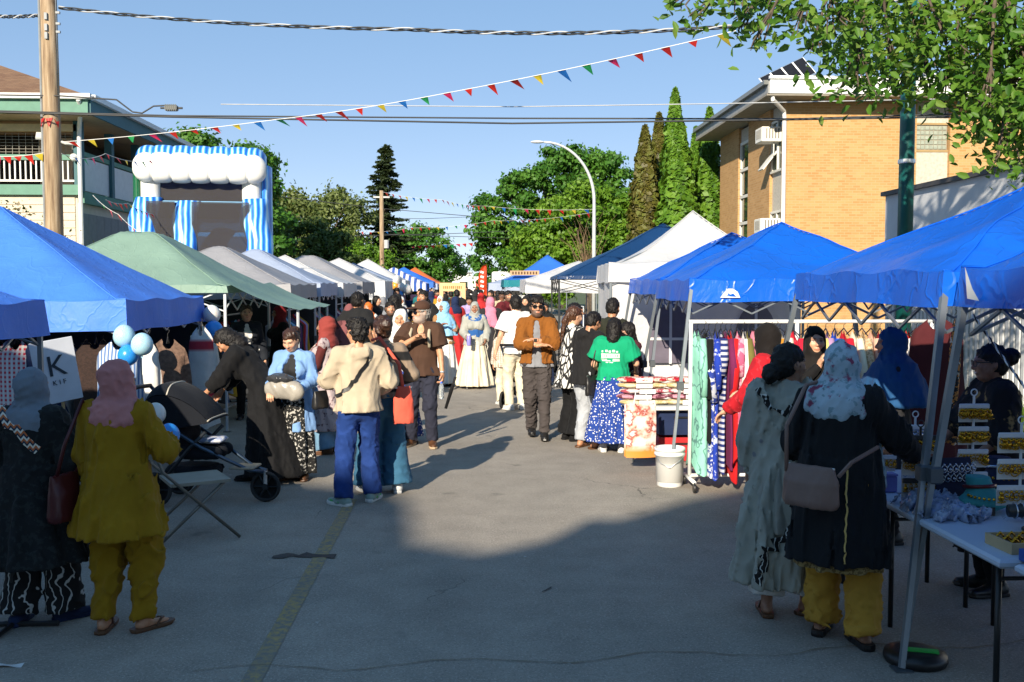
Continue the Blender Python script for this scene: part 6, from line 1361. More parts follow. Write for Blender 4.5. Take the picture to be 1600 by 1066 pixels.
# ------------------------------------------------------------------ the crowd further down the street
CC = {'black': (.014, .014, .015), 'white': (.72, .71, .68), 'navy': hx('1c2a4c'), 'red': hx('b02a2c'), 'grey': hx('80838a'), 'beige': hx('c4ae90'), 'teal': hx('1f6a70'), 'purple': hx('5a3a6a'), 'green': hx('2f6a40'), 'pink': hx('cf8a98'), 'sky blue': hx('86b4dc'), 'brown': hx('5a3c28'), 'maroon': hx('5c1c24'), 'denim': hx('3c5878'), 'mustard': hx('b08a28'), 'lavender': hx('a898c8'), 'charcoal': hx('2c2c2e'), 'orange': hx('d06a2c')}
def cm(n): return cloth('crowd_'+n.replace(' ', '_'), CC[n])
proto = []
def mkproto(kind, seed):
    rg_ = random.Random(seed); fem = kind in ('robe', 'skirt', 'longhair'); lo = rg_.uniform(.0, .12)
    pose = dict(La=(-.26-rg_.uniform(0, .05), rg_.uniform(.0, .25), rg_.uniform(.8, 1.05)), Ra=(.26, rg_.uniform(.0, .25), rg_.uniform(.8, 1.1)), Ll=(-.10, lo), Rl=(.10, -lo), hyaw=rg_.uniform(-.4, .4))
    G = cm('grey')
    wear = {'robe': [('top', G, dict(hem=.06, loose=.03, flare=.13, slo=.02, name='robe')), ('hijab', G, dict(style='short'))],
            'skirt': [('top', G, dict(hem=.85, loose=.02)), ('skirt', G, dict(hem=.08, flare=.12)), ('hijab', G, dict(style='long', to=1.08))],
            'longhair': [('top', G, dict(hem=.82, loose=.02)), ('trousers', G, dict(w=.03)), ('hair', HAIRB, dict(style='long'))],
            'man': [('top', G, dict(hem=.82, loose=.03, sleeve='short', slo=.02)), ('trousers', G, dict(w=.028)), ('hair', HAIRB, dict(style='short'))],
            'jacket': [('top', G, dict(hem=.80, loose=.035, slo=.015, hood=True, name='jacket')), ('trousers', G, dict(w=.028)), ('hair', HAIRB, dict(style='thick'))]}[kind]
    wear = wear+[('shoes', SHB, {})]
    p = person('', (0, 0), 0, 1.66 if fem else 1.74, rg_.uniform(1.0, 1.15), rg_.choice(['tan', 'brown', 'warm', 'fair']), fem, pose, wear, res=.022, hres=.011, fingers=False, beard=.9 if (kind in ('man', 'jacket') and rg_.random() < .6) else None)
    PERSONS.pop(); return (kind, p['root'])
for i, k in enumerate(('robe', 'skirt', 'longhair', 'man', 'jacket', 'robe', 'man', 'skirt')): proto.append(mkproto(k, 40+i))
taken = [(p['root'].location.x, p['root'].location.y) for p in PERSONS]; used = set(); rg = random.Random(77); count = 0
WH = {'robe': ('{a} robe and {b} headscarf', 'robe', 'headscarf'), 'skirt': ('{b} headscarf, {a} top and {c} skirt', 'shirt', 'headscarf'), 'longhair': ('{a} top and {c} trousers with long dark hair', 'shirt', 'trousers'), 'man': ('{a} T-shirt and {c} trousers', 'shirt', 'trousers'), 'jacket': ('{a} hooded jacket and {c} trousers', 'jacket', 'trousers')}
def crowd(x, y, first_free=[0] * len(proto)):
    global count
    for t_ in range(40):
        i = rg.randrange(len(proto)); kind, src = proto[i]; ks = list(CC); wts = [5, 3, 2.5, 1.4, 2, 1.5, .8, 1, .8, 1, 1, 1.3, 1.2, 1.4, .7, .8, 2.2, .4]
        a, b, cc_ = rg.choices(ks, wts)[0], rg.choices(ks, wts)[0], rg.choices(['black', 'navy', 'denim', 'grey', 'beige', 'charcoal', 'white'], [4, 2, 3, 1, 1.5, 2, 1])[0]
        fa = rg.random() < .5; key = (kind, a, b if kind in ('robe', 'skirt') else '', cc_ if kind != 'robe' else '', fa)
        if key in used: continue
        used.add(key); break
    else: return
    if first_free[i] == 0: T = src; first_free[i] = 1
    else: T = copy_tree(src)
    dist = 'mid street' if y < 26 else ('in the crowd' if y < 40 else 'far off')
    T['label'] = 'person in '+WH[kind][0].format(a=a, b=b, c=cc_)+(', facing here, ' if fa else ', back turned, ')+dist; T['group'] = 'crowd down the street'
    T.location = (x, y, 0); T.rotation_euler = (0, 0, R((180 if fa else 0)+rg.uniform(-50, 50))); sc = rg.uniform(.93, 1.06); T.scale = (sc, sc, sc)
    m_ = {'robe': {'robe': a, 'headscarf': b}, 'skirt': {'shirt': a, 'headscarf': b, 'skirt': cc_}, 'longhair': {'shirt': a, 'trousers': cc_}, 'man': {'shirt': a, 'trousers': cc_}, 'jacket': {'jacket': a, 'trousers': cc_}}[kind]
    for ch in T.children:
        nm = ch.name.split('.')[0]
        if nm in m_: ch.material_slots[0].link = 'OBJECT'; ch.material_slots[0].material = cm(m_[nm])
    count += 1
tries = 0
spots = [(-1.75, 15.5), (-1.35, 16.8), (-2.1, 18.2), (-1.5, 19.6), (-.95, 20.3), (-2.2, 21.6), (-1.2, 22.6), (1.35, 19.2), (1.25, 22.5), (.9, 24), (1.45, 25.2), (-.35, 23.4)]
while len(spots) < 150 and tries < 6000:
    tries += 1; y = 17+(rg.random()**.72)*55; x = rg.uniform(-2.5, 1.7) if y > 25 else rg.choice([rg.uniform(-2.4, -.9), rg.uniform(-2.4, -.9), rg.uniform(1.1, 1.7)])
    if all((x-a)**2+((y-b)*.8)**2 > .36 for a, b in spots) and all((x-a)**2+(y-b)**2 > .4 for a, b in taken): spots.append((x, y))
for x, y in sorted(spots, key=lambda q: q[1]): crowd(x, y)
for k, src in proto:
    if 'group' not in src.keys():
        for ch in list(src.children): 
            for g in list(ch.children): bpy.data.objects.remove(g)
            bpy.data.objects.remove(ch)
        bpy.data.objects.remove(src)

# ------------------------------------------------------------------ clothes racks and hanging garments
LAB = set()
def garment(label, rail, length, mat, wx=.045, wy=.20, seed=0, sleeve=True, rz=0.0, group=None, hanger=True, cat='garment', shoulder=.10):
    rg_ = random.Random(seed); T = thing('hanging_garment', label, cat, rail, rz, group); ph = rg_.uniform(0, 6)
    def f(u, v):
        a = u*2*math.pi; t = v; d = length*t; k = min(1, .22+t*length/(shoulder*1.1)) if t*length < shoulder else 1.0
        fy = wy*(k**.7)*(1+.16*t); fx = wx*(.35+.65*min(1, t*length/.10))*(1+.35*t)
        rip = 1+.22*t*math.sin(5*a+ph+2*math.sin(3*t+ph))+.10*math.sin(9*a+ph*2+5*t)
        sway = .012*math.sin(4*t+ph)
        return (fx*math.cos(a)*rip+sway, fy*math.sin(a)*(1+.06*math.sin(7*t+ph)), -.085-d-(.10*(abs(math.sin(a))) if t*length < shoulder else .10*abs(math.sin(a))*(1 if t < .9 else 1)))
    MB().grid(f, 22, 16).build('cloth', mat, T, smooth=True)
    if sleeve:
        sl_ = min(length*.62, rg_.uniform(.3, .6)); y = -wy*.98
        m = MB(); m.tube([(rg_.uniform(-.01, .01), y*.80, -.16), (rg_.uniform(-.02, .02), y*1.12, -.16-sl_*.5), (rg_.uniform(-.03, .03), y*1.08, -.16-sl_)], [.035, .042, .036], 8); m.build('sleeve', mat, T, smooth=True)
    if hanger:
        m = MB(); m.tube([(0, 0, .012), (.018, 0, .0), (.012, 0, -.022), (0, 0, -.03), (0, 0, -.07)], .003, 5); m.tube([(0, -wy*.7, -.13), (0, 0, -.065), (0, wy*.7, -.13)], .006, 5); m.build('hanger', SHB, T)
    return T
def rack(label, x0, x1, y, z, mat, posts, r=.016, rz=0.0, wheels=True, name='clothes_rack'):
    T = thing(name, label, 'clothes rack', (x0, y, 0), rz); L = x1-x0
    m = MB(); m.tube([(-.02, 0, z), (L+.02, 0, z)], r, 8); m.build('rail', mat, T, smooth=True)
    m = MB(); m.tube([(0, 0, .13), (L, 0, .13)], r*.9, 8); m.build('lower_bar', mat, T, smooth=True)
    for px_ in posts:
        x = px_-x0; m = MB(); m.tube([(x, 0, .13), (x, 0, z)], r, 8); m.tube([(x, -.22, .10), (x, .22, .10)], r, 8); pst = m.build('post', mat, T, smooth=True)
        if wheels:
            for sy in (-.22, .22):
                m = MB(); m.lathe([(.005, -.012), (.04, -.012), (.045, 0), (.04, .012), (.005, .012)], (x, sy, .047), 14, Matrix.Rotation(R(90), 3, 'Y')); m.tube([(x, sy, .10), (x, sy, .05)], .008, 6); m.build('castor', SHB, pst)
    return T
RY = 9.36; RZ_ = 1.60
xa, xb, xc = 2.09, 3.11, 4.42
MRACK = plain('white_rack', (.74, .74, .72), .4, var=.04)
rack('white wheeled clothes rack packed with bright dresses under blue tent', xa, xc+.1, RY, RZ_, MRACK, (xa, xb, xc), .019)
GL = [('mint green', cloth('g_mint', hx('8fd0b8'), 'vine', hx('5a8a80'), 5), 1.36), ('dark', BLK, 1.0), ('blue paisley', cloth('g_bluepais', hx('2a3f94'), 'floral', (.6, .62, .7), 18), 1.38), ('royal blue patterned', cloth('g_royal', hx('1f3aa0'), 'floral', (.55, .6, .75), 14, thr=.6), 1.40), ('navy striped', cloth('g_navstr', hx('22306a'), 'hstripes', (.5, .5, .55), 6), 1.38), ('plum', mono('g_plum', '6a1f4a'), 1.38), ('scarlet', mono('g_scar', 'cc1c20'), 1.34), ('pink marbled', cloth('g_pinkm', hx('d8a0b0'), 'floral', hx('b85878'), 12), 1.2), ('plain white', WHT, 1.05), ('olive', mono('g_oliv', '6a6430'), 1.0), ('rose pink', mono('g_rose', 'd88098'), .9), ('butter yellow', mono('g_butt', 'd0a850'), .95), ('chocolate brown', mono('g_choc', '3a2420'), .9), ('bright red', mono('g_bred', 'd02a2a'), .95), ('amber', mono('g_amb', 'c08028'), .85), ('ivory', CRM, .85), ('white lace', WHT, .8), ('crimson', mono('g_crim', 'c01c34'), .8)]
for i, (nm, mt, ln) in enumerate(GL):
    garment(nm+' garment hanging in left half of the white rack', (xa+.07+.053*i, RY+random.Random(i).uniform(-.03, .03), RZ_), ln*random.Random(i+9).uniform(.86, 1.0), mt, random.Random(i+3).uniform(.022, .036) if i else .05, random.Random(i).uniform(.17, .23), i, rz=random.Random(i+5).uniform(-.22, .22), group='garments on the white rack')
GL2 = [('cream', CRM, .9), ('pale yellow', mono('g_py', 'd8c070'), .85), ('lilac', mono('g_lil', 'a884a8'), .95), ('royal blue', mono('g_ryb', '1f48b8'), 1.0), ('ruby red', mono('g_ruby', 'c0182c'), 1.1), ('ivory satin', cloth('g_sat', hx('e4dcc0'), rough=.4), 1.0), ('beige lace', cloth('g_blace', hx('c8b090'), 'floral', hx('a88a64'), 30), 1.0), ('peach', mono('g_peach', 'd8a890'), 1.0), ('deep red', mono('g_dred', '8a1420'), .9), ('blush', mono('g_blush', 'd8b0a8'), .9), ('snow white', WHT, .85), ('vermilion', mono('g_verm', 'd83020'), 1.15), ('caramel brown', mono('g_cara', '8a5828'), .95), ('sand', mono('g_sand', 'b89a70'), .9)]
for i, (nm, mt, ln) in enumerate(GL2):
    garment(nm+' garment hanging in right half of the white rack', (xb+.10+.088*i, RY, RZ_), ln*random.Random(i+9).uniform(.8, 1.1), mt, random.Random(i).uniform(.026, .045), .21, 50+i, rz=random.Random(i+5).uniform(-.3, .3), group='garments on the white rack')
sc_ = at(1492, 500, 8.6)
garment('black and orange patterned scarf hanging beside the tent leg', (sc_.x, 8.6, 1.72), 1.0, cloth('g_leop', (.02, .018, .016), 'floral', hx('c07a3a'), 24, hx('d0c8b8')), .04, .05, 90, False, cat='scarf')
garment('dark maroon dress hanging at right end of the rack', (4.30, 9.05, 1.72), 1.3, mono('g_maroon', '4a1a1e'), .22, .05, 91, False)
# ----- left rack under the large blue tent
LRY = 10.35
rack('dark clothes rack under the large royal blue tent', -6.0, -3.45, LRY, 1.46, MLEGD, (-6.0, -3.45), .014)
GL3 = [('red and white checked', cloth('g_chk', hx('c8384a'), 'plaid', (.7, .68, .66), 7), .85), ('navy sports', cloth('g_nsp', hx('1c2440'), 'stripes', (.6, .6, .62), 2.2, thr=.93), .9), ('black', BLK, .95), ('dark teal', mono('g_dt', '1c3a40'), .95), ('dark brown fur', plain('g_fur', hx('2c1c16'), .9, var=.4, scale=40, bump=1, bscale=60), 1.0), ('black leather', SHB, .95), ('deep brown wool', mono('g_dbw', '2e1c1a'), .95), ('charcoal', mono('g_char', '242426'), 1.0), ('blue striped shirt', cloth('g_bst', hx('c8d0dc'), 'stripes', hx('5a78a8'), 9), .6), ('oatmeal hooded', HOOD, .7), ('white linen', WHT, .75), ('dark green', mono('g_dg', '223428'), .9), ('fluffy taupe', plain('g_fluff', hx('6a5244'), .9, var=.4, scale=30, bump=1, bscale=50), .8), ('pale grey knit', GRYC, .7)]
for i, (nm, mt, ln) in enumerate(GL3):
    garment(nm+' garment on the dark rack under the large blue tent', (-5.86+.175*i, LRY, 1.46), ln, mt, .075, .20, 100+i, group='garments under the large blue tent')
EMBR = cloth('g_embr', (.66, .65, .62), 'hstripes', hx('a83240'), .55, thr=.90)
garment('white robe with red embroidery hanging at corner of large blue tent', (-3.02, 11.3, 1.56), 1.05, EMBR, .12, .06, 130, False, cat='robe')
for i, (px, Y, nm, mt) in enumerate(((150, 9.9, 'brown hooded coat', plain('g_fur', hx('2c1c16'), .9)), (60, 9.9, 'navy track jacket', NAVY), (185, 9.85, 'blue and white striped blouse', cloth('g_bst', hx('c8d0dc'))), (232, 9.9, 'white shirt with long sleeves', WHT), (262, 9.95, 'lacy brown shawl', plain('g_fluff', hx('6a5244'), .9)), (25, 9.9, 'red plaid flannel shirt', cloth('g_chk', hx('c8384a'))))):
    p = at(px, 530, Y); garment(nm+' hung facing out at front of the large blue tent', (p.x, Y, 1.50), .72 if i != 0 else .95, mt, .17 if i not in (3,) else .09, .055, 140+i, False, group='garments hung at tent front')
# ----- racks inside further tents
rg = random.Random(5)
def side_rack(lbl, x, y0, y1, z, n, seed):
    rg_ = random.Random(seed); T = rack('metal clothes rack '+lbl, y0, y1, 0, z, MLEGW, (y0, y1), .013, 0, False); T.location = (x, y0, 0); T.rotation_euler.z = R(90)
    ks = list(CC); rg_.shuffle(ks)
    for i in range(n):
        k = ks[i % len(ks)]; garment('%s garment on the rack %s' % (k, lbl), (x, y0+(y1-y0)*(i+.6)/(n+.2), z), rg_.uniform(.7, 1.05), cm(k), .055, .21, seed+i, False, R(90), 'garments inside the tents', hanger=False)
side_rack('inside the sage green tent', -3.6, 13.4, 16.0, 1.5, 12, 300)
side_rack('inside the grey tent', -3.25, 16.6, 19.0, 1.5, 11, 330)
side_rack('inside the fifth left tent', -3.1, 19.6, 21.8, 1.5, 10, 360)
side_rack('inside the sixth left tent', -3.05, 22.3, 24.6, 1.5, 10, 390)
side_rack('inside the wide grey tent', -3.0, 25.8, 28.6, 1.5, 10, 420)
side_rack('inside the navy tent', 2.3, 20.2, 22.8, 1.5, 10, 450)
# ----- added dark sheets that darken the interiors of the left tents
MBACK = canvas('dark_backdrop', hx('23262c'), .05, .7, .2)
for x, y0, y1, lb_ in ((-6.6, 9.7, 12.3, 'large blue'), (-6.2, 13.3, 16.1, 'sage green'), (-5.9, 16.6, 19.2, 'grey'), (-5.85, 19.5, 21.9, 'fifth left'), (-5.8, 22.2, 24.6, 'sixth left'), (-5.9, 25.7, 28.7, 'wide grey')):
    m = MB(); m.grid(lambda u, v: (.03*math.sin(u*19+v), (y1-y0)*u, .05+1.72*v), 24, 5); tag(m.build('darkening_backdrop', MBACK, None, (x, y0, 0), True), 'dark curtain added to darken the back of the %s tent' % lb_, 'backing', 'added dark sheets at tent backs')

for x0, x1, y, lb_ in ((-6.7, -3.45, 12.45, 'large blue'), (-6.2, -3.3, 16.2, 'sage green'), (-5.9, -3.0, 19.25, 'grey'), (-5.85, -2.95, 21.95, 'fifth left'), (-5.8, -2.9, 24.7, 'sixth left'), (-5.9, -2.9, 28.75, 'wide grey')):  # more added dark sheets, so the view through the tents stays dark
    m = MB(); m.grid(lambda u, v: ((x1-x0)*u, .03*math.sin(u*23+v), .05+1.66*v), 26, 5); tag(m.build('darkening_side_sheet', MBACK, None, (x0, y, 0), True), 'dark curtain added to darken the far side of the %s tent' % lb_, 'backing', 'added dark sheets at tent sides')
# ------------------------------------------------------------------ tables, bucket, packages
MTOP = plain('table_plastic', hx('b8c4d4'), .5, var=.04)
def table(label, x0, x1, y0, y1, z=.74, top=MTOP, legm=SHB):
    T = thing('folding_table', label, 'table', ((x0+x1)/2, (y0+y1)/2, 0)); w2, d2 = (x1-x0), (y1-y0)
    MB().box((0, 0, z-.02), (w2, d2, .04), bev=.012).build('table_top', top, T)
    for sx in (-1, 1):
        for sy in (-1, 1): MB().tube([(sx*(w2/2-.07), sy*(d2/2-.13), z-.04), (sx*(w2/2-.07), sy*(d2/2-.13), .0)], .014, 8).build('leg', legm, T, smooth=True)
    for sy in (-1, 1): MB().tube([(-w2/2+.07, sy*(d2/2-.13), .62), (w2/2-.07, sy*(d2/2-.13), .62)], .010, 6).build('brace', legm, T)
    return T
table('pale folding table piled with jewellery, farther of two', 2.32, 3.06, 4.22, 5.62); table('pale folding table at right edge, nearer of two', 2.36, 3.10, 2.75, 4.17)
table('white table stacked with packed cloth beside the bucket', 1.72, 3.35, 10.7, 11.4, .62, MRACK, MLEG)
bk = thing('bucket', 'white plastic bucket with wire handle holding the tent leg', 'bucket', (1.93, 9.52, 0))
m = MB(); m.lathe([(.118, .0), (.122, .01), (.138, .30), (.148, .30), (.150, .325), (.140, .328), (.141, .345), (.150, .347), (.150, .372), (.143, .378), (.136, .372), (.132, .05), (.01, .04)], n=28); m.build('pail', plain('white_pail', (.74, .74, .72), .35, var=.04), bk, smooth=True)
m = MB(); m.tube([(-.148, -.02, .31), (-.11, -.11, .24), (-.03, -.155, .20), (.06, -.145, .26), (.13, -.08, .31), (.15, -.01, .32)], .0035, 6); m.build('wire_handle', MALU, bk, smooth=True)
PKM = [cloth('pk_red', hx('b02030'), 'floral', hx('d8c0b0'), 14), cloth('pk_cream', hx('d8ccac'), 'floral', hx('b8a878'), 14), cloth('pk_pink', hx('c890a0'), 'floral', hx('6a3848'), 12), cloth('pk_white', hx('d4ccc8'), 'floral', hx('a04858'), 14), cloth('pk_lilac', hx('b8a0b8'), 'floral', hx('e0d8d8'), 14)]
nm = ['cream packet at bottom', 'pink patterned packet second from bottom', 'pale floral packet in middle', 'cream striped packet near top', 'red packet on top']
for c, (bx0, n) in enumerate(((1.92, 5), (2.45, 5))):
    for i in range(n):
        t = thing('fabric_packet', '%s of the %s stack on the white table' % (nm[i], ('left', 'right')[c]), 'packet', (bx0+random.Random(i+c).uniform(-.02, .02), 10.95, .622+.062*i), random.Random(i*3+c).uniform(-.1, .1), 'packed cloth on the white table')
        V, F = fieldmesh([(cone((-.17, 0, .03), (.17, 0, .03), .12, .12, V3(0, 0, 1), .26), .02)], .012, lambda f: f.ripple(.006, 22, i+c*9)); ob('folded_cloth', mk('pk', V, F), PKM[[1, 2, 3, 1, 0][i]], t)
        m = MB(); m.box((0, -.118, .03), (.18, .004, .05)); m.build('paper_band', MRACK, t)
pc = gnd(1022, 700)
pg = thing('gift_bag', 'clear gift bag with henna hand print hanging at table end', 'bag', (1.78, 10.35, .12), R(4))
def print_mat():
    t = NT('henna_print'); n = t.noise(7, 3); c = t.ramp(n, [(.42, hx('e4d8d4')), (.50, hx('d8b0a0')), (.56, hx('9a3a30')), (.62, hx('e8e0dc'))], 'LINEAR')
    sep = t.node('SeparateXYZ', {0: t.tc.outputs['Object']}); c = t.mix(t.ramp(sep.outputs[2], [(.08, 1), (.16, 0)]), c, hx('d8883c')); t.col(c); t.set(Roughness=.25); return t.m
m = MB(); m.grid(lambda u, v: (-.16+.32*u, -.05-.03*math.sin(math.pi*u)+.01*math.sin(v*8), .02+.56*v), 10, 10); m.build('printed_front', print_mat(), pg, smooth=True)
m = MB(); m.grid(lambda u, v: (-.16+.32*u, .03, .02+.56*v), 4, 4); m.build('bag_back', print_mat(), pg)
m = MB(); m.tube([(-.08, -.04, .57), (-.05, -.02, .72), (.05, -.02, .72), (.08, -.04, .57)], .006, 6); m.build('handle', MRACK, pg)
for i, (c, nm_) in enumerate((('red', 'red'), ('navy', 'dark blue'))):
    t = thing('storage_crate', '%s crate under the white table' % nm_, 'crate', (2.35+.5*i*.0, 11.0, .0+.29*i)); m = MB()
    for a in ((0, -.19, .02), (0, .19, .02)): m.box((0, a[1], .14), (.55, .02, .26))
    for sx in (-.27, .27): m.box((sx, 0, .14), (.02, .36, .26))
    m.box((0, 0, .02), (.53, .36, .03)); m.build('shell', plain('crate_'+c, CC[c], .4), t); MB().tube([(-.12, -.205, .2), (.12, -.205, .2)], .012, 6).build('handle', SHB, t)
GOLD = plain('gold_plate', hx('c8942c'), .25, .95, var=.25, scale=40); SILV = plain('silver_plate', hx('c0c0c4'), .25, .95, var=.2); TURQ = plain('turquoise_velvet', hx('3a8f90'), .85); NVV = plain('navy_velvet', hx('161c38'), .8)
er = MB(); er.sphere((0, 0, -.012), .009, 8, 5); er.sphere((0, 0, -.034), .016, 8, 5, (1, .4, 1))
for k in range(5): er.sphere((-.016+.008*k, 0, -.054+.0016*abs(k-2)), .0045, 6, 4)
ER = mk('earring', er.V, er.F); ER.materials.append(GOLD)
er = MB(); er.tube([(.017*math.cos(a*.45), 0, -.03+.02*math.sin(a*.45)) for a in range(15)], .003, 5); er.sphere((0, 0, -.006), .007, 6, 4); er.sphere((0, -.003, -.032), .009, 6, 4)
ER2 = mk('earring', er.V, er.F); ER2.materials.append(GOLD)
def ear_stand(label, x, y, z, tiers, wd, mat, em, n, h=.13, rz=0.0):
    T = thing('earring_stand', label, 'jewellery stand', (x, y, z), rz); H_ = tiers*h+.04
    m = MB(); m.lathe([(.06, 0), (.06, .008), (.012, .014)], n=14); m.build('base', mat, T); m = MB(); m.tube([(0, 0, .0), (0, 0, H_+.02)], .007, 6); m.tube([(0.018*math.cos(a*.4), 0, H_+.038+.018*math.sin(a*.4)) for a in range(17)], .004, 5); m.build('stem', mat, T)
    for i in range(tiers):
        zz = h*(i+1); c = MB().box((0, -.006, zz), (wd, .014, .028), bev=.004).build('card_bar', mat, T)
        MB().box((0, .004, zz-.05), (wd, .003, .085)).build('card', plain('card_white', (.66, .64, .6), .6), c)
        n = int(n*1.5); rj = random.Random(int(x*1000)+i)
        for k in range(n):
            e = ob('earring', ER2 if rj.random() < .5 else ER, None, c, (-wd/2+wd*(k+.5)/n, -.018, zz-.012)); e.scale = (rj.uniform(.75, 1.25),)*3; e.rotation_euler = (0, rj.uniform(-.15, .15), rj.uniform(-.6, .6))
            if e.material_slots: e.material_slots[0].link = 'OBJECT'; e.material_slots[0].material = em
TZ = .741
def tp(px, py): q = gnd(px, py, TZ); return q.x, q.y
ear_stand('white three-tier earring stand with gold drops at right edge', 2.80, 4.92, TZ+.04, 3, .24, MRACK, GOLD, 6, .135)
ear_stand('white tiered earring stand in front of the green grass', 2.86, 5.52, TZ, 4, .17, MRACK, GOLD, 4, .13)
ear_stand('black earring stand with gold hoops left of the tent leg', 2.50, 5.40, TZ, 3, .20, SHB, GOLD, 5, .12)
ear_stand('white ring stand behind the black earring stand', 2.72, 5.95, TZ-.02, 3, .16, MRACK, SILV, 4, .12)
ear_stand('low white earring stand near the deep blue headscarf woman', 2.60, 6.15, TZ-.02, 3, .18, MRACK, GOLD, 5, .14)
table('small pale table behind the jewellery table end', 2.36, 3.06, 5.68, 6.45, .725)
def bust(label, x, y, mat, k, rz, tilt, band):
    T = thing('necklace_bust', label, 'jewellery display', (x, y, TZ), rz); Rm = np.array(Matrix.Rotation(tilt, 3, 'X'))
    L = [(ell((0, 0, .05*k), V3(.13, .085, .045)*k), .03), (cone((0, .01, .07*k), (0, .045*k, .155*k), .062*k, .052*k), .04)]
    V, F = fieldmesh(L, .008, lambda f: (f.below(.004), f.above(.16*k))); ob('bust_form', mk('bust', V, F), mat, T)
    m = MB(); m.tube([(.062*k*math.cos(a*.35)*1.05, .03*k+.062*k*math.sin(a*.35)*1.05, .115*k-.012*math.sin(a*.35)) for a in range(19)], .009*k, 6); m.build('choker', band, T, smooth=True)
    m = MB()
    for a in range(15): t = math.pi*(a/14)+math.pi; m.sphere((.10*k*math.cos(t), -.02*k+.075*k*math.sin(t), .088*k+.012*math.sin(t)), .0075*k, 6, 4)
    m.build('beads', GOLD if band is not GOLD else SILV, T)
x, y = tp(1522, 800); bust('turquoise velvet neck display with red and pearl choker', x+.05, y, TURQ, 1.15, R(12), 0, plain('garnet', hx('6a1c18'), .3))
x, y = tp(1556, 772); bust('navy velvet neck display with silver chain', x+.06, y+.05, NVV, 1.25, R(-10), 0, SILV)
x, y = tp(1402, 742); bust('small navy neck display near the far table edge', 2.42, 5.98, NVV, .95, R(20), 0, GOLD)
br = thing('bracelet_bar', 'black bracelet bar ringed with silver bangles at right edge', 'jewellery display', (2.78, 4.72, TZ), R(-6))
m = MB(); m.tube([(-.14, 0, .10), (.14, 0, .10)], .032, 12); m.build('roll', SHB, br, smooth=True); m = MB(); m.tube([(0, 0, 0), (0, 0, .08)], .02, 8); m.lathe([(.07, 0), (.07, .012)], n=14); m.build('stand', SHB, br)
for k in range(7): m = MB(); m.tube([(-.11+.035*k, .037*math.cos(a*.4), .10+.037*math.sin(a*.4)) for a in range(17)], .0045, 6); m.build('bangle', SILV, br, smooth=True)
def tray(label, x, y, w2, d2, mat, inner, em, rz=0):
    T = thing('jewellery_tray', label, 'tray', (x, y, TZ), rz); MB().box((0, 0, .012), (w2, d2, .02)).build('tray_base', inner, T); m = MB()
    for sx in (-1, 1): m.box((sx*w2/2, 0, .025), (.012, d2+.012, .05))
    for sy in (-1, 1): m.box((0, sy*d2/2, .025), (w2-.013, .012, .05))
    m.build('rim', mat, T); rg_ = random.Random(int(x*100)); 
    for i in range(int(w2/.055)):
        for j in range(int(d2/.06)):
            m = MB(); m.tube([(.018*math.cos(a*.5), .006*math.sin(a*.5*0), .018*math.sin(a*.5)) for a in range(14)], .0045, 5); m.sphere((0, -.002, .022), .008, 6, 4)
            m.build('ring', em, T, (-w2/2+.04+.055*i, -d2/2+.04+.06*j, .036), True)
tray('pale wooden tray of gold rings near the front edge', 2.62, 4.42, .40, .20, plain('pale_wood', hx('b8a078'), .6), plain('brown_velvet', hx('3a2618'), .9), GOLD, R(3))
tray('blue tray of bracelets nearest the right edge', 2.62, 4.13, .40, .20, plain('blue_card', hx('1f4a9a'), .5), NVV, GOLD, R(2))
tray('dark tray of silver studs behind the turquoise display', 2.62, 5.12, .22, .16, SHB, NVV, SILV, R(6))
stnd = thing('display_board', 'slanted black board of silver earrings behind the tent leg', 'jewellery display', (2.66, 5.32, TZ), R(10))
m = MB(); m.box((0, 0, .13), (.24, .012, .26), rx=R(-18)); m.build('board', NVV, stnd)
for i in range(6):
    for j in range(4): 
        e_ = ob('earring', ER2, None, stnd, (-.09+.036*i, -.012-.018*j*.9+.03, .07+.055*j)); e_.material_slots[0].link = 'OBJECT'; e_.material_slots[0].material = SILV
pb_ = thing('plastic_bag_pile', 'heap of crinkled clear plastic bags at the table corner', 'plastic bags', (2.52, 5.15, TZ))
V, F = fieldmesh([(ell((0, 0, .02), (.19, .25, .05)), .02), (ell((.02, .15, .03), (.15, .12, .05)), .02)], .009, lambda f: (f.ripple(.018, 32, 3, (1, 1, 1)), f.below(.002)))
ob('crinkled_film', mk('film', V, F, False), plain('film', hx('94a0b8'), .12, var=.3, scale=16, bump=.6, bscale=40), pb_)
x, y = 2.42, 5.52
bx2 = thing('acrylic_box', 'small lilac acrylic box by the reaching hand', 'box', (2.46, 5.75, TZ-.015)); MB().box((0, 0, .05), (.10, .08, .10), bev=.008).build('box_body', plain('lilac_acrylic', hx('7c80c4'), .15), bx2); MB().box((0, 0, .104), (.106, .086, .012)).build('lid', plain('lilac_acrylic', hx('7c80c4'), .15), bx2)
wt = thing('tent_weight', 'black round tent weight with green strap at foot of the tent leg', 'weight', (2.30, 4.97, 0))
m = MB(); m.lathe([(.02, 0), (.15, 0), (.16, .02), (.155, .05), (.10, .065), (.02, .065)], n=24); m.build('disc', SHB, wt, smooth=True); m = MB(); m.box((.02, -.03, .068), (.16, .04, .012), rz=-.3); m.build('strap', plain('neon_green', hx('35b04a'), .5), wt)
rp = thing('guy_rope', 'black and white twisted rope slanting from the nearest right tent', 'rope', at(1520, 492, 5.15))
a = at(1520, 492, 5.15); b = at(1640, 660, 4.6); Q = catenary([Vector((0, 0, 0)), b-a], .0, 60)
for ph, mt in ((0, SHB), (math.pi, MRACK)): MB().tube([q+Vector((math.cos(i*.9+ph), 0, math.sin(i*.9+ph)))*.004 for i, q in enumerate(Q)], .0045, 5).build('strand', mt, rp, smooth=True)

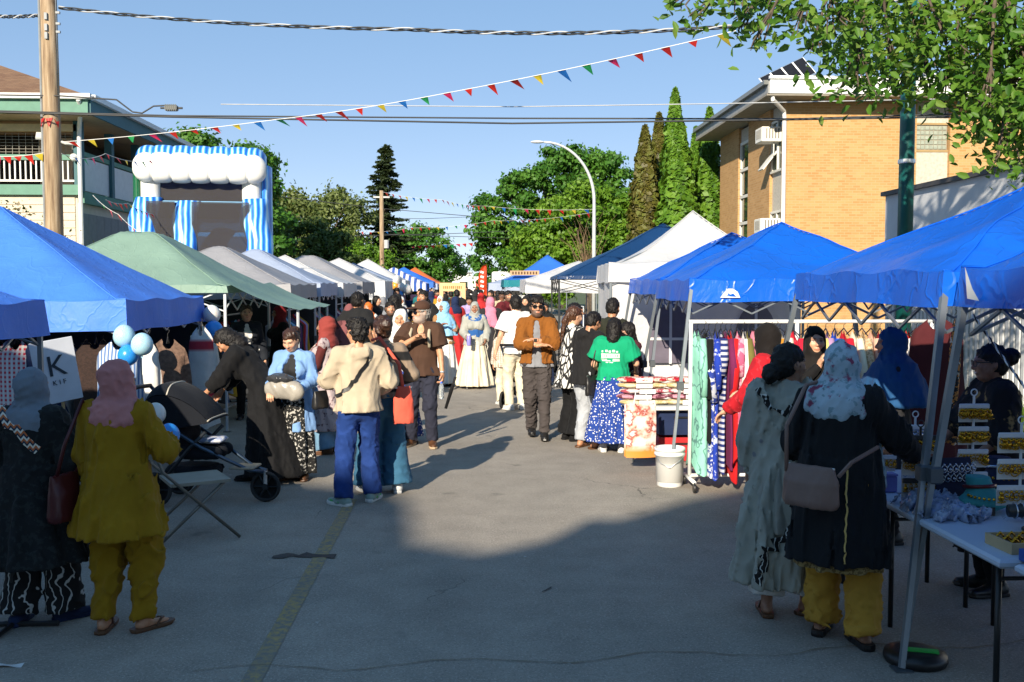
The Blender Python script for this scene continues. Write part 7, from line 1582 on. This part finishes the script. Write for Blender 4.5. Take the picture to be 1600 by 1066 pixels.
# ------------------------------------------------------------------ left foreground props
def balloon(label, px, py, Y, r, mat):
    c = at(px, py, Y); T = thing('balloon', label, 'balloon', c, group='balloons at the tents'); m = MB(); pr = []
    for i in range(15):
        a = math.pi*i/14; pr.append((max(.001, r*math.sin(a)*(1-.06*math.cos(a)*-1)), -r*1.08*math.cos(a)))
    m.lathe(pr, n=22); m.build('skin', mat, T, smooth=True); m = MB(); m.lathe([(.012, -r*1.08-.018), (.004, -r*1.08)], n=8); m.build('knot', mat, T); m = MB(); m.tube([(0, 0, -r*1.09), (.02, .03, -r*1.09-.08)], .0015, 4); m.build('ribbon', MRACK, T)
def rubber(k, h):
    if k in MC: return MC[k]
    t = NT(k); t.col(hx(h)); t.set(Roughness=.28, Subsurface_Weight=.2, Subsurface_Scale=.03); MC[k] = t.m; return t.m
BP, BM, BW, BO = rubber('balloon_pale', 'a8d0e0'), rubber('balloon_blue', '2f8fe0'), rubber('balloon_white', 'dad8d2'), rubber('balloon_orange', 'e09a3a')
balloon('pale blue balloon at top left of corner cluster', 194, 525, 9.35, .098, BP); balloon('pale aqua balloon at right of corner cluster', 222, 538, 9.25, .098, BP); balloon('bright blue balloon under the two pale ones', 200, 555, 9.3, .092, BM)
balloon('white balloon at far corner of large blue tent', 331, 491, 12.3, .105, BW); balloon('bright blue balloon hanging below the white one', 334, 517, 12.2, .115, BM)
balloon('white knotted balloon above the folding chair', 243, 646, 8.5, .085, BW); balloon('pale blue balloon resting behind folding chair', 238, 672, 8.35, .088, BP); balloon('bright blue balloon resting on the chair back', 264, 679, 8.35, .088, BM)
for px, py, mt, lb_ in ((618, 447, BO, 'orange balloon in the mid street cluster'), (626, 449, BW, 'white balloon right of the orange one'), (636, 452, BW, 'cream balloon at right of the mid street cluster'), (623, 459, BM, 'royal blue balloon below the orange one'), (608, 454, BW, 'greyish balloon at left of the mid street cluster'), (621, 438, BW, 'white balloon at top of the mid street cluster')): balloon(lb_, px, py, 33.5, .16, mt)
sg = thing('sign_board', 'tilted white sign with big letter K on a wooden stake', 'sign', at(88, 580, 8.9), R(38))
MB().box((0, 0, 0), (.36, .012, .56), ry=R(-9), bev=.004).build('board', plain('sign_white', hx('c8ccd4'), .5, var=.06), sg)
INK = plain('sign_ink', hx('1c2c38'), .6)
ob('letter', text_mesh('K', .26), INK, sg, (.0, -.012, .04), (R(90), R(-9), 0)); ob('small_lettering', text_mesh('K I F', .06), INK, sg, (.022, -.012, -.10), (R(90), R(-9), 0))
MB().tube([(.03, .02, .2), (.10, .04, -1.02)], .014, 6).build('stake', plain('stake_wood', hx('b09468'), .8), sg)
# folding chair
fc = thing('folding_chair', 'beige metal folding chair standing in the road at left', 'chair', (*g2(306, 838), 0), R(-62)); fc.scale = (1.08,)*3
MCH = plain('beige_metal', hx('8e8a7c'), .5, .2, var=.12); MCHT = plain('beige_tube', hx('77736a'), .4, .5)
m = MB(); m.grid(lambda u, v: (-.20+.40*u, -.20+.40*v, .43-.015*math.sin(math.pi*u)*math.sin(math.pi*v)), 8, 8); m.grid(lambda u, v: (-.20+.40*u, .20-.40*v, .41), 2, 2); m.box((0, -.2, .42), (.40, .012, .022)); m.box((0, .2, .42), (.40, .012, .022)); m.box((-.2, 0, .42), (.012, .39, .022)); m.box((.2, 0, .42), (.012, .39, .022)); m.build('seat', MCH, fc)
m = MB(); m.grid(lambda u, v: (-.19+.38*u, -.30-.05*v-.03*math.sin(math.pi*u), .60+.22*v), 10, 6); m.grid(lambda u, v: (-.19+.38*u, -.315-.05*v-.03*math.sin(math.pi*u), .60+.22*v), 10, 6); m.build('backrest', MCH, fc, smooth=True)
for sx in (-.21, .21):
    MB().tube([(sx, -.36, .83), (sx, -.26, .52), (sx, .26, .01)], .012, 8).build('front_leg', MCHT, fc, smooth=True); MB().tube([(sx*.9, .17, .42), (sx*.95, -.30, .01)], .012, 8).build('rear_leg', MCHT, fc, smooth=True)
for y_, z_ in ((.19, .08), (-.26, .07)): MB().tube([(-.21, y_, z_), (.21, y_, z_)], .008, 6).build('crossbar', MCHT, fc)
# pushchairs
def wheel(T, x, y, r, w_=.035, name='wheel'):
    m = MB(); M_ = Matrix.Rotation(R(90), 3, 'X'); m.lathe([(r*.80, -w_/2), (r*.96, -w_/2), (r, 0), (r*.96, w_/2), (r*.80, w_/2), (r*.80, -w_/2)], (x, y, r), 24, M_); o = m.build('wheel', plain('tyre_black', (.02, .02, .02), .8), T, smooth=True)
    m = MB(); m.lathe([(.02, -w_*.6), (.028, -w_*.6), (.028, w_*.6), (.02, w_*.6)], (x, y, r), 10, M_)
    for k in range(6): a = k*math.pi/3; m.tube([(x+.02*math.cos(a), y, r+.02*math.sin(a)), (x+r*.82*math.cos(a), y, r+r*.82*math.sin(a))], .007, 5)
    m.build('spokes', MLEGD, o)
def pushchair(label, loc, rz, k=1.0, canopy=True):
    T = thing('pushchair', label, 'pushchair', loc, rz)
    DK = cloth('pushchair_navy', hx('12151c')); 
    wheel(T, .52, 0, .14*k)
    for sy in (-.27, .27): wheel(T, -.38, sy, .155*k)
    for sy in (-.22, .22):
        MB().tube([(-.62, sy, 1.02), (-.42, sy, .80), (.02, sy, .52), (.40, sy*.35, .30), (.52, sy*.18, .28)], .017, 8).build('frame_tube', plain('anodised_blue', hx('4a5a6c'), .3, .8), T, smooth=True)
        MB().tube([(-.38, sy, .16), (-.10, sy, .50), (.06, sy, .66)], .016, 8).build('rear_strut', MLEGD, T, smooth=True)
    MB().tube([(-.62, -.23, 1.02), (-.64, 0, 1.03), (-.62, .23, 1.02)], .02, 8).build('push_handle', SHB, T, smooth=True)
    MB().tube([(.52, 0, .28), (.52, 0, .16)], .02, 8).build('fork', MALU, T)
    V, F = fieldmesh([(cone((-.22, -.14, .62), (-.22, .14, .62), .10, .10), .03), (cone((-.15, -.14, .47), (.12, -.14, .46), .07, .06), .03), (cone((-.15, .14, .47), (.12, .14, .46), .07, .06), .03), (cone((-.15, 0, .47), (.12, 0, .46), .07, .06), .03), (cone((-.30, 0, .85), (-.20, 0, .55), .12, .12, V3(1, 0, 0), .5), .04)], .014, lambda f: f.ripple(.004, 20, 3)); ob('seat', mk('seat', V, F), DK, T)
    MB().box((.34, 0, .32), (.22, .24, .02), bev=.006).build('footrest', MCH, T)
    V, F = fieldmesh([(ell((-.12, 0, .28), (.24, .20, .09)), .03)], .014, lambda f: (f.ripple(.008, 18, 4), f.above(.34))); ob('basket', mk('basket', V, F), DK, T)
    if canopy:
        m = MB(); m.grid(lambda u, v: (-.16+.36*math.cos(R(200)-R(165)*u)*(.9), -.25+.5*v, .72+.36*math.sin(R(165)*u+R(10))*(1-.25*(2*v-1)**4)), 18, 10); cn = m.build('canopy', DK, T, smooth=True)
        for u in (.04, .55, .98):
            a_ = R(200)-R(165)*u; MB().tube([(-.16+.325*math.cos(a_), -.255+.51*v/10, .722+.36*math.sin(R(165)*u+R(10))*(1-.25*(2*v/10-1)**4)) for v in range(11)], .007, 6).build('canopy_piping', plain('silver_piping', hx('b8b0a0'), .5), cn, smooth=True)
        for sy in (-.25, .25):
            m = MB(); P0 = [(-.16, sy, .70)]+[(-.16+.322*math.cos(R(200)-R(165)*q/10), sy, .72+.265*math.sin(R(165)*q/10+R(10))) for q in range(11)]; m.add(P0, [tuple(range(len(P0)))])
            m.build('canopy_side', DK, T)
    t = MB(); t.box((.05, 0, .56), (.20, .22, .05), bev=.02); t.build('blanket', cloth('white_blue_blanket', hx('a0aac8'), 'floral', (.7, .7, .72), 14), T, smooth=True)
    return T
q = gnd(421, 786); pushchair('navy pushchair with silver-edged hood beside the bending woman', (q.x-.56, q.y+.1, 0), R(-6), 1.0)
q = gnd(812, 640); pushchair('black pushchair behind the suede jacket man', (q.x+.12, q.y+.35, 0), R(70), .9, False)
st = thing('garment_stand', 'black metal stand foot beside the black smocked dress', 'stand', (*g2(22, 980), 0), 0)
m = MB(); m.tube([(0, 0, .02), (0, 0, .95)], .014, 8); m.build('upright', SHB, st); m = MB(); m.tube([(-.3, 0, .02), (.25, 0, .02)], .015, 8); m.tube([(0, -.2, .02), (0, .2, .02)], .015, 8); m.build('foot', SHB, st); m = MB(); m.tube([(-.2, .1, .30), (.25, .1, .30)], .012, 6); m.build('bar', SHB, st)
q = gnd(14, 1041); lp = ob('paper_scrap', None); bpy.data.objects.remove(lp)
pp = MB(); pp.grid(lambda u, v: (-.07+.14*u, -.02+.04*v, .006+.006*math.sin(u*5+v*2)), 6, 3); tag(pp.build('paper_scrap', MRACK, None, (q.x, q.y, 0)), 'scrap of white paper lying on the road at lower left', 'litter')

# ------------------------------------------------------------------ far things at the end of the street
pf_ = at(707, 442, 33); fw = .86
ph_ = thing('photo_frame', 'pale wooden selfie frame standing above the crowd', 'photo frame', (pf_.x, 33, 0))
MPW = plain('birch_ply', hx('d8b884'), .6, var=.12)
top = pf_.z
for nme, c, d in (('top_board', (0, 0, top-.14), (fw, .05, .28)), ('side_board', (-fw/2+.06, 0, (top-.28)/2), (.12, .05, top-.28)), ('side_board', (fw/2-.06, 0, (top-.28)/2), (.12, .05, top-.28)), ('lower_board', (0, 0.003, .5), (fw-.24, .044, .2))): MB().box(c, d).build(nme, MPW, ph_)
m = MB()
for k in range(10): m.box((-.30+.066*k, -.028, top-.15), (.045 if k % 3 else .03, .006, .09))
m.build('carved_lettering', plain('burnt_wood', hx('a07840'), .7), ph_)
ff = at(757, 412, 41); fl = thing('feather_flag', 'orange feather flag with white marks above the crowd', 'flag', (ff.x, 41, 0))
MB().tube([(0.12, 0, 0), (.12, 0, 2.0), (.08, 0, ff.z-.1), (-.1, 0, ff.z)], .018, 6).build('pole', SHB, fl)
m = MB(); m.grid(lambda u, v: (.10-.02*v-(.42*math.sin(math.pi*min(1, .15+v*.85))**.5)*u*(1-.35*(1-v)), .03*math.sin(u*5+v*6), 1.4+(ff.z-1.42)*v), 6, 18); m.build('flag_cloth', canvas('orange_flag', hx('e0481c'), .4), fl, smooth=True)
m = MB()
for k in range(5): m.box((-.10, -.045, 1.7+.19*k), (.14, .006, .09), ry=.3)
m.build('white_marks', MRACK, fl)
def truck(label, x, y, L, H_, mat, band):
    T = thing('food_truck', label, 'food truck', (x, y, 0)); MB().box((0, 0, H_/2+.3), (L, 2.2, H_-.4), bev=.08).build('body', mat, T); MB().box((0, -1.115, H_*.62), (L*.7, .03, H_*.3)).build('serving_hatch', band, T)
    MB().box((0, -1.45, H_*.80), (L*.72, .7, .04), rx=R(-12)).build('awning', band, T); MB().box((L*.25, -.2, H_+.25), (.5, .5, .3)).build('roof_vent', MALU, T)
    for sx in (-.32, .32): m = MB(); m.lathe([(.1, -.1), (.36, -.1), (.38, 0), (.36, .1), (.1, .1)], (sx*L, -1.0, .38), 16, Matrix.Rotation(R(90), 3, 'X')); m.build('wheel', SHB, T)
truck('white food truck with black hatch behind the orange flag', at(785, 440, 66).x+1.0, 66, 3.4, 2.7, MRACK, SHB); truck('white van closing the street far away', at(752, 440, 130).x+1.0, 130, 5.0, 2.9, MWHITE, plain('red_panel', hx('b84838'), .5))
for x, y, w2, h2, lb_ in ((at(664, 430, 120).x-2, 122, 8, 3.2, 'low pale shop building at far end left'), (at(700, 430, 150).x, 152, 7, 3.6, 'pale grey building at far end of the street')):
    T = thing('distant_building', lb_, 'building', (x, y, 0)); MB().box((0, 0, h2/2), (w2, 6, h2)).build('wall', MWHITE, T); MB().box((0, 0, h2+.1), (w2+.3, 6.3, .2)).build('roof', MGREYS, T)
    for k in range(3): MB().box((-w2/3+w2/3*k, -3.02, h2*.5), (1.2, .05, 1.2)).build('window', MGLASS, T)
